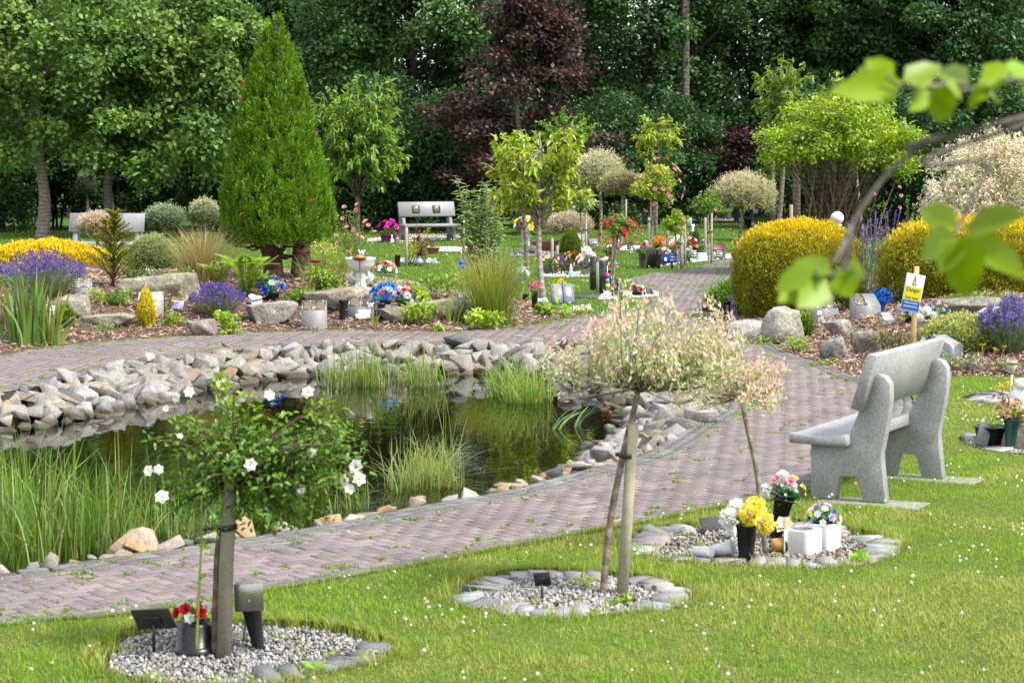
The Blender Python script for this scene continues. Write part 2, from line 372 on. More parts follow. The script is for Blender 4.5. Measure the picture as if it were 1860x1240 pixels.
mat('soil', 1, .1, noise=[('n', 9, .3, .7, (.6, .6, .6), (1.2, 1.2, 1.2)), ('n', 60, .3, .7, (.6, .6, .6), (1.3, 1.3, 1.3))], bump=(60, .8, .02))
mat('lawn_ground', 1, .1, noise=[('n', .7, .3, .7, (.8, .85, .75), (1.2, 1.12, 1.1)), ('n', 26, .3, .7, (.6, .62, .55), (1.3, 1.3, 1.2))], bump=(70, .8, .02))
mat('chip', .9, .15, noise=[('n', 70, .3, .7, (.75, .75, .75), (1.15, 1.15, 1.15))])
mat('pebble', .7, .3, noise=[('n', 60, .3, .7, (.8, .8, .8), (1.12, 1.12, 1.12))])
mat('bark', .95, .15, noise=[('n', 14, .3, .7, (.55, .55, .55), (1.3, 1.3, 1.3)), ('w', 3, .2, .9, (.75, .75, .75), (1.15, 1.15, 1.15))], bump=(28, .9, .03))
mat('wood', .8, .2, noise=[('n', 6, .3, .7, (.8, .8, .8), (1.15, 1.15, 1.15)), ('n', 60, .3, .7, (.8, .8, .8), (1.12, 1.12, 1.12))], bump=(90, .3, .004))
mat('plastic', .32, .5); mat('matt', .7, .3); mat('ceramic', .28, .5, noise=[('n', 4, .3, .7, (.93, .93, .93), (1.02, 1.02, 1.02))])
mat('metal', .3, .5, metal=.9, noise=[('n', 30, .3, .7, (.8, .8, .8), (1.1, 1.1, 1.1))]); mat('rust', .9, .2, noise=[('n', 40, .3, .7, (.6, .55, .5), (1.3, 1.2, 1.1))])
mat('plaster', .85, .2, noise=[('n', 25, .3, .7, (.82, .82, .8), (1.06, 1.06, 1.06))], bump=(45, .5, .01)); mat('slate', .75, .3, noise=[('n', 18, .3, .7, (.75, .75, .76), (1.2, 1.2, 1.2))], bump=(40, .6, .01))
mat('print', .45, .4)
# pond water: clear brown water that mirrors at a low angle
nt, out = _new('water'); L = nt.links.new
tr = _n(nt, 'ShaderNodeBsdfTransparent'); tr.inputs[0].default_value = (.34, .31, .17, 1); gl = _n(nt, 'ShaderNodeBsdfGlossy'); gl.inputs['Roughness'].default_value = .015; gl.inputs[0].default_value = (.95, .96, .95, 1)
fr = _n(nt, 'ShaderNodeFresnel'); fr.inputs[0].default_value = 1.34; mx = _n(nt, 'ShaderNodeMixShader')
gi = _n(nt, 'ShaderNodeNewGeometry'); mp = _n(nt, 'ShaderNodeMapping'); mp.inputs['Scale'].default_value = (1, .45, 1)
t = _n(nt, 'ShaderNodeTexNoise'); t.inputs['Scale'].default_value = 5.5; t.inputs['Detail'].default_value = 3; b = _n(nt, 'ShaderNodeBump'); b.inputs['Strength'].default_value = .045; b.inputs['Distance'].default_value = .05
L(gi.outputs['Position'], mp.inputs[0]); L(mp.outputs[0], t.inputs['Vector']); L(t.outputs['Fac'], b.inputs['Height']); L(b.outputs[0], gl.inputs['Normal']); L(b.outputs[0], fr.inputs['Normal'])
L(fr.outputs[0], mx.inputs[0]); L(tr.outputs[0], mx.inputs[1]); L(gl.outputs[0], mx.inputs[2]); L(mx.outputs[0], out.inputs[0])
# ------------------------------------------------------------------ the setting: ground, pond, path, mulch beds, lawns
def structure(gm, name, m, sm=False, parent=None):
    o = gm.build(name, m, parent, sm=sm); o['kind'] = 'structure'; return o
def colour(gm, c):
    gm.c = [np.broadcast_to(np.asarray(c, np.float32), (len(v), 3)) for v in gm.v]; return gm
big = np.array([(-900, -300), (900, -300), (900, 1800), (-900, 1800)], float)
gr = sheet(big, 5000, lambda x, y: np.zeros(len(x)), [POND]); structure(colour(gr, (.055, .11, .02)), 'ground', 'lawn_ground')
pb = sheet(POND, .22, lambda x, y: terrain(x, y)); pb.v[0][:len(POND), 2] = 0
PB = structure(colour(pb, (.06, .052, .036)), 'pond_bed', 'soil', True)
wa = sheet(POND, 50, lambda x, y: np.full(len(x), WATER_Z)); structure(wa, 'pond_water', 'water')

# path: one brick-paved sheet round the pond with a branch to the back
P_OUT = px_poly([(-420, 1215), (0, 1148), (228, 1127), (480, 1084), (760, 1036), (905, 1007), (1050, 980), (1137, 965), (1268, 938), (1357, 924), (1469, 900), (1560, 850), (1628, 790), (1660, 742), (1640, 712), (1560, 690), (1500, 666), (1440, 646), (1400, 624), (1345, 596), (1310, 580), (1290, 566), (1292, 545), (1310, 520), (1330, 500), (1350, 474), (1480, 462), (1480, 452), (1330, 470), (1250, 489), (1175, 499), (1142, 510), (1168, 530), (1180, 555), (1133, 562), (1094, 570), (1040, 577)])
pth = np.vstack([curve(P_OUT, 3), LM_FRONT[::-1], np.array([(-9.5, 26.5), (-8.5, 24.0)])])
far_in = np.vstack([POND[POND.shape[0] * 0:]])
# inner side = pond edge, walked backwards from the left end of the far side to the near left
k0 = int(np.argmin(np.hypot(POND[:, 0] + 5.1, POND[:, 1] - 22.9))); k1 = 0
inner = POND[:k0 + 1][::-1]
PATH = np.vstack([pth, inner, [(-4.6, 12.2)]])
pg = sheet(PATH, 60, lambda x, y: np.full(len(x), .004)); PTH = structure(colour(pg, (.13, .105, .1)), 'path', 'soil')
# herringbone bricks, 200 x 100 mm, laid over the whole sheet; the border is a course of grey bricks
w_ = .088; an = R(38); ca, sa = math.cos(an), math.sin(an); lo, hi = PATH.min(0), PATH.max(0)
ii, jj = np.meshgrid(np.arange(-700, 700), np.arange(-700, 700)); tt = (ii - jj) % 4
def laid(mask, hor):
    i, j = ii[mask], jj[mask]; cx, cy = (i + (1 if hor else .5)) * w_, (j + (.5 if hor else 1)) * w_
    x, y = cx * ca - cy * sa, cx * sa + cy * ca + 20
    return np.c_[x, y, np.full(len(x), an if hor else an + math.pi / 2)]
bk = np.vstack([laid(tt == 0, True), laid(tt == 3, False)])
bk = bk[(bk[:, 0] > lo[0]) & (bk[:, 0] < min(hi[0], 9)) & (bk[:, 1] > lo[1]) & (bk[:, 1] < hi[1])]
ok = inside(PATH, bk[:, 0], bk[:, 1]); bk = bk[ok]; ed, _ = edge_dist(PATH, bk[:, 0], bk[:, 1])
bk = bk[ed > .1]
vx = (np.abs(bk[:, 0]) < bk[:, 1] * .2305 + .3); bk = bk[vx]
cols = pal([(.185, .154, .150), (.197, .164, .160), (.172, .146, .143), (.192, .160, .153), (.161, .136, .133)], len(bk), .07)
# border courses: two rows of grey bricks along the pond side, one along the outer side
def course(line, off, ln=.176, closed=False):
    L = np.asarray(line)[:, :2]; s_ = np.r_[0, np.cumsum(np.hypot(*np.diff(L, axis=0).T))]; n = int(s_[-1] / ln); t = (np.arange(n) + .5) * ln
    x = np.interp(t, s_, L[:, 0]); y = np.interp(t, s_, L[:, 1]); x2 = np.interp(t + .02, s_, L[:, 0]); y2 = np.interp(t + .02, s_, L[:, 1]); a = np.arctan2(y2 - y, x2 - x)
    return np.c_[x - np.sin(a) * off, y + np.cos(a) * off, a]
bc = []
for line, offs in ((inner, (.05, .14, .23)), (curve(P_OUT, 3), (.05, .14))):
    for o_ in offs:
        q = course(line, o_); q2 = q[inside(PATH, q[:, 0], q[:, 1])]
        if len(q2) < len(q) * .5: q = course(line, -o_); q2 = q[inside(PATH, q[:, 0], q[:, 1])]
        bc.append(q2)
bc = np.vstack(bc); bc = bc[np.abs(bc[:, 0]) < bc[:, 1] * .2305 + .3]
bcol = pal([(.139, .133, .131), (.160, .153, .151), (.122, .118, .118), (.147, .139, .134)], len(bc), .1)
BR = np.vstack([bk, bc]); BC = np.vstack([cols, bcol]); tp = .018 + NR(size=len(BR)) * .0012; tp[len(bk):] += .005
bx0 = G(); box(bx0, (0, 0, 0), (.171, .083, .016), bev=.004); BV = np.concatenate(bx0.v)
order = np.argsort(np.hypot(BR[:, 0], BR[:, 1]) + np.where(np.abs(BR[:, 0]) > BR[:, 1] * .222, 50, 0)); near = order[:300]; rest = order[300:]
tilt = NR(size=(len(BR), 2)) * .012
shared = {}
for k in near:
    ci = int(rng.integers(0, 24)); grey = k >= len(bk); key = (ci, grey)
    if key not in shared:
        b1 = G(); box(b1, (0, 0, 0), (.171, .083, .016), bev=.004, col=(bcol if grey else cols)[ci * 7 % len(bcol if grey else cols)]); shared[key] = b1.mesh('brick'); shared[key].materials.append(M['brick'])
    o = bpy.data.objects.new('kerb_brick' if grey else 'brick', shared[key]); COL.objects.link(o); o.parent = PTH; o.location = (*BR[k, :2], tp[k] - .016); o.rotation_euler = (tilt[k, 0], tilt[k, 1], BR[k, 2])
gb = G(); V0 = np.array([(-.097, -.047, .004), (.097, -.047, .004), (.097, .047, .004), (-.097, .047, .004), (-.092, -.042, .016), (.092, -.042, .016), (.092, .042, .016), (-.092, .042, .016)]) * [.88, .88, 1]
F0 = np.array([(4, 5, 6, 7), (0, 1, 5, 4), (1, 2, 6, 5), (2, 3, 7, 6), (3, 0, 4, 7)])
c_, s_ = np.cos(BR[rest, 2])[:, None], np.sin(BR[rest, 2])[:, None]
VV = np.stack([BR[rest, 0][:, None] + V0[:, 0] * c_ - V0[:, 1] * s_, BR[rest, 1][:, None] + V0[:, 0] * s_ + V0[:, 1] * c_, (tp[rest] - .016)[:, None] + V0[:, 2] + V0[:, 0] * tilt[rest, :1] + V0[:, 1] * tilt[rest, 1:]], 2)
gb.add(VV.reshape(-1, 3), (np.arange(len(rest))[:, None, None] * 8 + F0).reshape(-1, 4), np.repeat(BC[rest], 8, axis=0)); gb.build('brick_paving', 'brick', PTH, kind='stuff')
# tufts of moss and weeds in the joints
n = 1700; q = scatter(PATH, n * 6); ed, _ = edge_dist(PATH, q[:, 0], q[:, 1]); pr = np.where(ed < .35, .5, .06) * (.3 + vnoise(q[:, 0], q[:, 1], .5, 3)); q = q[(U(0, 1, len(q)) < pr) & (np.abs(q[:, 0]) < q[:, 1] * .23)]
gm = G()
for x, y in q:
    m = int(U(6, 34)); a = U(0, 6.28, m); rr = U(0, .05, m) * np.array([1, 1])[0]; ax = U(0, 3.14); P = np.c_[x + np.cos(ax) * (rr - .02) * 2 + NR(size=m) * .008, y + np.sin(ax) * (rr - .02) * 2 + NR(size=m) * .008, np.full(m, .012)]
    d = np.c_[np.cos(a), np.sin(a), U(.3, 1.4, m)]; leaves(gm, P, d, rdir(m) + [0, 0, 1], U(.012, .035, m), U(.008, .016, m), pal([(.16, .26, .03), (.22, .3, .05), (.1, .2, .03)], m, .2))
o = gm.build('path_weeds', 'leaf'); o['kind'] = 'stuff'; tag(o, 'small green weeds and moss tufts in the joints of the brick path', 'weeds')
gm = G(); q = scatter(PATH, 900); q = q[np.abs(q[:, 0]) < q[:, 1] * .23]        # fallen petals and grit
P = np.c_[q, np.full(len(q), .022)]; leaves(gm, P, np.c_[NR(size=(len(q), 2)), np.zeros(len(q))], rdir(len(q)) * .2 + [0, 0, 1], U(.012, .03, len(q)), U(.008, .018, len(q)), pal([(.6, .58, .54), (.42, .33, .25), (.7, .66, .6), (.25, .2, .12)], len(q), .15))
o = gm.build('fallen_petals', 'petal'); o['kind'] = 'stuff'; tag(o, 'pale fallen petals and dry bits scattered on the brick path', 'petals')

# mulch mounds
lm = sheet(LM, .3, terrain); LMO = structure(colour(lm, (.12, .08, .058)), 'rockery_soil', 'soil', True)
rm = sheet(RM, .3, terrain); RMO = structure(colour(rm, (.12, .078, .055)), 'rockery_soil', 'soil', True)
def chips(poly, n, name, label, keep):
    q = scatter(poly, n); q = q[keep(q)]; n = len(q); z = terrain(q[:, 0], q[:, 1]); gm = G()
    P = np.c_[q, z + U(.004, .03, n)]; a = U(0, 6.28, n); D = np.c_[np.cos(a), np.sin(a), NR(size=n) * .35]; N = unit(np.c_[NR(size=(n, 2)) * .45, np.ones(n)]); D = unit(D - N * (D * N).sum(1)[:, None]); S = np.cross(N, D)
    L = U(.03, .085, n)[:, None]; w = U(.006, .014, n)[:, None]; h = U(.002, .006, n)[:, None]
    V = np.stack([P - D * L / 2 - S * w, P + D * L / 2 - S * w * .6, P + D * L / 2 + S * w * .8, P - D * L / 2 + S * w, P - D * L * .45 - S * w * .8 + N * h, P + D * L * .4 - S * w * .5 + N * h, P + D * L * .45 + S * w * .6 + N * h, P - D * L * .45 + S * w * .8 + N * h], 1)
    gm.add(V.reshape(-1, 3), (np.arange(n)[:, None, None] * 8 + F0).reshape(-1, 4), np.repeat(pal([(.289, .200, .145), (.357, .264, .200), (.221, .136, .093), (.323, .230, .183), (.408, .323, .255), (.162, .098, .066)], n, .14), 8, axis=0))
    o = gm.build(name, 'chip'); o['kind'] = 'stuff'; tag(o, label, 'bark chips')
chips(LM, 34000, 'bark_chips', 'pale brown bark chips covering the long rockery behind the pond', lambda q: (q[:, 1] < 36.5) & (np.abs(q[:, 0]) < q[:, 1] * .23))
chips(RM, 26000, 'bark_chips', 'reddish brown bark chips covering the rockery beside the danger sign', lambda q: (q[:, 1] < 34.5) & (np.abs(q[:, 0]) < q[:, 1] * .23))

# ---- gravel beds cut into the front lawn
BEDS = {}
def bed_ring(px, py, r, n=40, seed=1, sx=1.0):
    c = at(px, py); a = np.arange(n) * 2 * math.pi / n; rr = r * (1 + .05 * np.sin(3 * a + seed) + .03 * np.sin(5 * a + 2 * seed))
    return np.c_[c[0] + np.cos(a) * rr * sx, c[1] + np.sin(a) * rr]
BEDS['a'] = bed_ring(432, 1192, .74, seed=1); BEDS['b'] = bed_ring(1033, 1086, .69, seed=2); BEDS['c'] = bed_ring(1384, 994, .88, seed=4)
BEDS['d'] = bed_ring(1893, 730, .72, seed=5); BEDS['e'] = bed_ring(1905, 812, .72, seed=7)
LZ = .03
lawn_out = curve(P_OUT, 3); e1 = int(np.argmin(np.hypot(*(lawn_out - at(1660, 742)[:2]).T))); e2 = int(np.argmin(np.hypot(*(lawn_out - at(1560, 690)[:2]).T)))
LAWN = np.vstack([lawn_out[:e2 + 1], RM_FRONT[7:], [(9, 22), (9, 6), (-5, 6), (-5, 11.2)]])
lg = sheet(LAWN, .6, lambda x, y: LZ + .006 * np.sin(x * 2 + 1) * np.sin(y * 1.7), list(BEDS.values()))
LWN = structure(colour(lg, (.09, .13, .025)), 'lawn', 'lawn_ground', True)
sk = G()
for ring in [LAWN] + list(BEDS.values()):
    r3 = np.vstack([np.c_[ring, np.full(len(ring), LZ + .006)], np.c_[ring, np.full(len(ring), -.02)]]); n = len(ring); k = np.arange(n)
    sk.add(r3, np.stack([k, (k + 1) % n, n + (k + 1) % n, n + k], 1))
structure(colour(sk, (.07, .06, .03)), 'turf_edge', 'soil', parent=LWN)
for key, (lab, pc) in {'a': ('white and grey gravel under the white rose tree', [(.302, .295, .281), (.202, .194, .187), (.396, .389, .374), (.122, .119, .115)]), 'b': ('pale gravel round the small black plaque', [(.324, .317, .295), (.238, .223, .209), (.389, .382, .367), (.158, .151, .144)]),
                       'c': ('mixed pale gravel under the flower vases and white cube planters', [(.302, .281, .245), (.216, .202, .180), (.360, .346, .324), (.122, .112, .101), (.245, .202, .158)]), 'd': ('pale gravel under the solar lamp at the right edge', [(.432, .410, .382), (.324, .317, .302)]), 'e': ('pale gravel under the dark green vase at the right edge', [(.432, .410, .382), (.324, .317, .302)])}.items():
    ring = BEDS[key]; c = ring.mean(0)
    bs = sheet(ring, .3, lambda x, y: np.full(len(x), .008)); BO = structure(colour(bs, (.075, .055, .04)), 'gravel_bed', 'soil')
    n = 4600 if key in 'abc' else 1800; q = scatter(c + (ring - c) * .87, n); gm = G(); V0_, F_ = ICO[0]
    r_ = U(.006, .0155, n); V = V0_[None] * r_[:, None, None] * U(.55, 1.2, (n, 1, 3)) * (1 + NR(size=(n, 6, 1)) * .15); a = U(0, 6.28, n); ca_, sa_ = np.cos(a)[:, None], np.sin(a)[:, None]
    V = np.stack([V[:, :, 0] * ca_ - V[:, :, 1] * sa_, V[:, :, 0] * sa_ + V[:, :, 1] * ca_, V[:, :, 2]], 2) + np.c_[q, .01 + U(0, .014, n)][:, None]
    gm.add(V.reshape(-1, 3), (np.arange(n)[:, None, None] * 6 + F_).reshape(-1, 3), np.repeat(pal(pc, n, .12), 6, axis=0)); o = gm.build('gravel', 'pebble'); o['kind'] = 'stuff'; tag(o, lab, 'gravel')
    # ring of flat slate pieces set side by side
    per = 2 * math.pi * np.hypot(*(ring - c).T).mean(); m = int(per / .125); skip = {'a': (.04, .8), 'b': (2, 3), 'c': (2, 3), 'd': (2, 3), 'e': (2, 3)}[key]
    for k in range(m):
        f = k / m
        if skip[0] < f < skip[1]: continue
        if key == 'b' and .77 < f < .86 or U(0, 1) < .16: continue
        p = np.array([np.interp(f * len(ring), np.arange(len(ring) + 1), np.r_[ring[:, i], ring[0, i]]) for i in (0, 1)]); d = unit(c - p); p = p + d * U(.1, .19); a = math.atan2(d[1], d[0]) + NR() * .3
        s1 = G(); w1, l1, h1 = U(.08, .16), U(.14, .27), U(.016, .036); pts = [(sx * w1 / 2 * U(.78, 1.08), sy * l1 / 2 * U(.78, 1.08)) for sx, sy in ((-1, -1), (0, -1.02), (1, -1), (1.0, 0), (1, 1), (0, 1.02), (-1, 1), (-1.0, 0))]
        V = np.array([(x, y, 0) for x, y in pts] + [(x * .97, y * .97, h1 * U(.8, 1.15)) for x, y in pts]); Fc = [tuple(range(8, 16))] + [(i, (i + 1) % 8, 8 + (i + 1) % 8, 8 + i) for i in range(8)]
        s1.addm(V @ (rz(a + math.pi / 2) @ rx(NR() * .08)).T + [*p, .012], Fc, jit((.25, .25, .246) if key != 'a' else (.14, .14, .148), .16)); s1.build('slate', 'slate', BO)
# ------------------------------------------------------------------ stones of the pond bank
ROCKS = []
for k in range(60):
    p = U(-1, 1, (int(U(8, 13)), 3)); p /= np.maximum(np.linalg.norm(p, axis=1, keepdims=True), 1e-6) ** .45
    p[:, 2] *= U(.6, .95); p[:, 0] *= U(.8, 1.35); V, Fc = hull(p * .62)
    c = [(.252, .248, .239), (.311, .307, .294), (.193, .192, .189), (.277, .260, .235), (.134, .136, .143), (.277, .231, .176), (.269, .185, .118)][min(int(abs(NR()) * 2.6), 6)] if k < 44 else [(.311, .302, .286), (.353, .336, .311), (.302, .277, .235), (.302, .244, .185), (.252, .252, .252), (.336, .227, .134)][k % 6]
    r_ = G(); r_.add(V, Fc, jit(c, .1)); me = r_.mesh('rock'); me.materials.append(M['rock']); ROCKS.append(me)
def stone(p, s, parent, name='rock', flat=1.0, pale=False):
    rec = (int(rng.integers(44, 60) if pale else rng.integers(0, 44)), tuple(float(a) for a in p), (NR() * .3, NR() * .3, U(0, 6.28)), (s * U(.85, 1.2), s * U(.8, 1.1), s * U(.75, 1.05) * flat))
    if parent is not None: LAID.append(rec); return None
    return put_stone(rec, None, name)
LAID = []
def put_stone(rec, parent, name='rock'):
    o = bpy.data.objects.new(name, ROCKS[rec[0]]); COL.objects.link(o); o.parent = parent; o.location = rec[1]; o.rotation_euler = rec[2]; o.scale = rec[3]; return o
bank = POND[N_NEAR - 2:k0 + 3]; L_ = np.r_[0, np.cumsum(np.hypot(*np.diff(bank, axis=0).T))]
nrm = np.gradient(bank, axis=0); nrm = unit(np.c_[-nrm[:, 1], nrm[:, 0]])
for row, (d0, sz, dz, dens) in enumerate(((.07, .19, .0, .125), (.2, .21, .01, .13), (.34, .22, .015, .135), (.48, .21, .02, .135), (.62, .21, .03, .13), (.76, .19, .035, .13), (.9, .17, .04, .15))):
    s_ = U(0, .2)
    while s_ < L_[-1]:
        x, y = np.interp(s_, L_, bank[:, 0]), np.interp(s_, L_, bank[:, 1]); nx, ny = np.interp(s_, L_, nrm[:, 0]), np.interp(s_, L_, nrm[:, 1]); d = d0 + NR() * .06
        if abs(x + nx * d) < (y + ny * d) * .2305 + .3:
            sz_ = sz * U(.6, 1.7) * (.85 if s_ < 2 else 1); z = tz(x + nx * d, y + ny * d)
            stone((x + nx * d, y + ny * d, z + dz + sz_ * .12), sz_, PB)
        s_ += dens * U(.7, 1.3)
edge = POND[:N_NEAR]; L_ = np.r_[0, np.cumsum(np.hypot(*np.diff(edge, axis=0).T))]; nrm = np.gradient(edge, axis=0); nrm = unit(np.c_[-nrm[:, 1], nrm[:, 0]])
s_ = .05
while s_ < L_[-1]:
    x, y = np.interp(s_, L_, edge[:, 0]), np.interp(s_, L_, edge[:, 1]); nx, ny = np.interp(s_, L_, nrm[:, 0]), np.interp(s_, L_, nrm[:, 1]); sz_ = U(.09, .2); d = .07 + NR() * .03
    stone((x + nx * d, y + ny * d, -.005 + sz_ * .12), sz_, PB, flat=.75, pale=True)
    if U(0, 1) < .5: stone((x + nx * (d + .17), y + ny * (d + .17), -.15), sz_ * 1.2, PB, flat=.8)
    s_ += sz_ * U(.75, 1.35)
p = at(238, 1012, -.02); tan_ = G(); Vh, Fh = hull(np.array([(-.6, -.3, -.3), (-.55, .35, -.3), (.6, -.35, -.3), (.62, .3, -.3), (-.32, -.2, .12), (-.1, .25, .3), (.22, -.12, .42), (.42, .22, .3), (.5, -.28, .05), (-.5, -.32, -.05)])); tan_.add(Vh * [.27, .24, .26] + p + [0, .1, .07], Fh, (.4, .33, .25)); tan_.build('rock', 'rock', PB)
p = at(1113, 782, WATER_Z); o = stone(p, .2, None, 'rock'); tag(o, 'lone brown stone rising from the shallow water near the right bank', 'rock')

LAID.sort(key=lambda r: -max(r[3]) / r[1][1] * (1 if abs(r[1][0]) < r[1][1] * .2225 else .1))
for r in LAID[:295]: put_stone(r, PB)
gm = G()
for r in LAID[295:]:
    me = ROCKS[r[0]]; V = np.zeros(len(me.vertices) * 3, np.float32); me.vertices.foreach_get('co', V); Fi = np.zeros(len(me.loops), np.int32); me.loops.foreach_get('vertex_index', Fi); cc = np.zeros(len(me.vertices) * 4, np.float32); me.color_attributes['Col'].data.foreach_get('color', cc)
    gm.add((V.reshape(-1, 3) * r[3]) @ (rz(r[2][2]) @ ry(r[2][1]) @ rx(r[2][0])).T + r[1], Fi.reshape(-1, 3), cc.reshape(-1, 4)[:, :3])
gm.build('small_rocks', 'rock', PB, kind='stuff')

# ------------------------------------------------------------------ boulders in the rockeries
def boulder(px, py, wpx, hpx, label, col=(.3, .285, .26), flat=.5, yaw=None, dy=.0, name='boulder'):
    p = g(px, py); s = ppm(p[1]); w, h = wpx / s, hpx / s; V, Fc = ICO[4]; v = V.copy()
    for k in range(9):                                             # cut facets
        d = unit(NR(size=3) * [1, 1, .9]); c = U(.5, .82); t = v @ d; m = t > c; v[m] -= np.outer(t[m] - c, d) * .92
    v[:, 2] = np.minimum(v[:, 2], flat + .1 * np.sin(v[:, 0] * 3) + .05 * NR())
    sd_ = U(0, 50); n1 = np.array([vnoise(a[0] * 3 + a[2] * 2, a[1] * 3 - a[2], 1, sd_) for a in v]) - .5; n2 = np.array([vnoise(a[0] * 9 + a[2] * 5, a[1] * 9 - a[2] * 4, 1, sd_ + 3) for a in v]) - .5
    v *= (1 + n1 * .12 + n2 * .045)[:, None]
    ex = np.ptp(v, axis=0); v = v / ex; v[:, 2] -= v[:, 2].min(); ya = U(0, 6.28) if yaw is None else yaw
    v = v @ rz(ya).T; v[:, :2] /= np.ptp(v[:, :2], axis=0)
    gm = G(); gm.add(v * [w * 1.02, max(w * .6, h), h * 1.3] + p + [0, max(w * .3, h * .5) * .8 + dy, -h * .3], Fc, jit(col, .06)); o = gm.build(name, 'boulder', loc=p, sm=True)
    return tag(o, label, 'boulder', 'boulders in the rockeries')
boulder(284, 547, 148, 50, 'large flat slab of sandstone tilted up behind the yellow cone conifer', (.33, .3, .25), .28, 0)
boulder(126, 578, 76, 42, 'rounded grey boulder just right of the tall iris leaves')
boulder(186, 594, 112, 22, 'low flat stone half sunk in bark chips left of the yellow cone conifer', (.3, .27, .23), .35)
boulder(367, 612, 58, 33, 'squared grey block at the path edge left of the strawberry plant', (.29, .275, .25), .4, 0)
boulder(484, 589, 96, 40, 'broad grey boulder below the white heart ornament', (.28, .27, .25), .4, 0)
boulder(610, 566, 140, 42, 'long low boulder behind the granite book memorials', (.31, .28, .24), .4, 0)
boulder(716, 586, 66, 28, 'small brown boulder right of the black memorial vases', (.3, .27, .23), .4)
boulder(788, 581, 110, 36, 'long pale boulder behind the leafy plants left of the rushes', (.36, .33, .28), .35, 0)
boulder(22, 600, 70, 44, 'brown boulder at the left edge behind the iris leaves')
boulder(1350, 620, 74, 38, 'low rounded boulder at the tip of the right rockery', (.33, .33, .31))
boulder(1428, 624, 80, 66, 'tall pointed grey boulder left of the small green box shrub', (.36, .355, .34), .9)
boulder(1521, 652, 54, 40, 'small dark round boulder at the path edge in front of the bench back', (.27, .265, .26), .7)
boulder(1528, 610, 56, 30, 'grey boulder in front of the twin plaque memorial', (.33, .32, .3), .6)
boulder(1580, 642, 62, 44, 'speckled boulder below the yellow yarrow flowers', (.3, .29, .27), .6)
boulder(1752, 577, 120, 36, 'long flat-topped boulder behind the round variegated bush', (.28, .265, .24), .35, 0)
boulder(1612, 540, 42, 26, 'small brown boulder behind the blue flowers in the right rockery', (.26, .22, .18), .5)
boulder(1800, 805, 46, 34, 'wedge of grey stone in front of the black bowl at the right edge', (.26, .26, .25), .8)
boulder(1852, 822, 60, 62, 'rough brown stone block at the right edge beside the green vase', (.3, .27, .23), .9)

# ------------------------------------------------------------------ lawns
def in_view(q, m=.15): return np.abs(q[:, 0]) < q[:, 1] * .2225 + m
n = 640000; q = scatter(LAWN, n, BEDS.values()); q = q[in_view(q) & (q[:, 1] > 10.2)]
q = q[U(0, 1, len(q)) < np.clip(15.5 / q[:, 1], 0, 1) ** 1.6]; n = len(q)
dry = smooth((vnoise(q[:, 0], q[:, 1], .55, 5) * .6 + vnoise(q[:, 0], q[:, 1], .17, 6) * .4 - .48 + .42 * smooth((q[:, 0] - .4) / 1.4) * smooth((13.8 - q[:, 1]) / 1.8)) / .25)[:, None]
ce = pal([(.195, .335, .032), (.24, .38, .038), (.155, .28, .03), (.29, .42, .055)], n, .2) * (1 - dry * .5) + pal([(.5, .41, .13), (.42, .39, .1), (.56, .47, .2)], n, .16) * dry * .5
lush = vnoise(q[:, 0], q[:, 1], .3, 9)
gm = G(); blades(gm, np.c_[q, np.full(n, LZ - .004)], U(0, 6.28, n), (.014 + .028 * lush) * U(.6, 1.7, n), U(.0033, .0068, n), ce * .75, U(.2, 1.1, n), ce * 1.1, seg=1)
nb = 21000; qb = np.vstack([r[rng.integers(0, len(r), nb // 6)] + NR(size=(nb // 6, 2)) * .035 for r in list(BEDS.values())[:3]] + [lawn_out[:e1][rng.integers(0, e1, nb // 2)]])
t = U(0, 1, len(qb)); ring_i = rng.integers(0, e1 - 1, nb // 2); tt_ = U(0, 1, (nb // 2, 1)); qb[-(nb // 2):] = lawn_out[ring_i] * (1 - tt_) + lawn_out[ring_i + 1] * tt_ + NR(size=(nb // 2, 2)) * .012
qb = qb[in_view(qb)]; n2 = len(qb); blades(gm, np.c_[qb, np.full(n2, LZ - .02)], U(0, 6.28, n2), U(.03, .085, n2), U(.004, .006, n2), pal([(.15, .24, .03), (.2, .28, .05), (.27, .27, .08)], n2, .15), U(.2, .9, n2), seg=2)
for ring_ in list(BEDS.values())[:3]:                               # longer tufts left by the mower along the bed edges and weeds on the gravel
    cm = ring_.mean(0)
    for k in range(70):
        p_ = ring_[int(rng.integers(0, len(ring_)))]; p_ = cm + (p_ - cm) * (U(.9, 1.05) if k < 52 else U(.3, .9)); m_ = int(U(6, 22)); q_ = p_ + NR(size=(m_, 2)) * .022
        blades(gm, np.c_[q_, np.full(m_, .01)], U(0, 6.28, m_), U(.04, .13, m_) * (1 if k < 52 else .6), U(.004, .007, m_), pal([(.2, .32, .035), (.28, .38, .06), (.36, .33, .1)], m_, .15), U(.2, .9, m_), seg=3)
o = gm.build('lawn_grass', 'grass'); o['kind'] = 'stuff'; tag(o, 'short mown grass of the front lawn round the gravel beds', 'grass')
gm = G(); n = 16000; q = scatter(LAWN, n * 3, BEDS.values()); q = q[in_view(q) & (q[:, 1] > 10.2)]; q = q[U(0, 1, len(q)) < vnoise(q[:, 0], q[:, 1], .35, 12) ** 2]; n = len(q)
for k in range(3):
    a = U(0, 6.28, n); leaves(gm, np.c_[q, LZ + U(.015, .035, n)], np.c_[np.cos(a), np.sin(a), NR(size=n) * .2], rdir(n) * .35 + [0, 0, 1], U(.009, .016, n), U(.01, .014, n), pal([(.1, .23, .03), (.14, .28, .05)], n, .12))
o = gm.build('clover_leaves', 'leaf'); o['kind'] = 'stuff'; tag(o, 'clover leaves spread through the front lawn', 'clover')
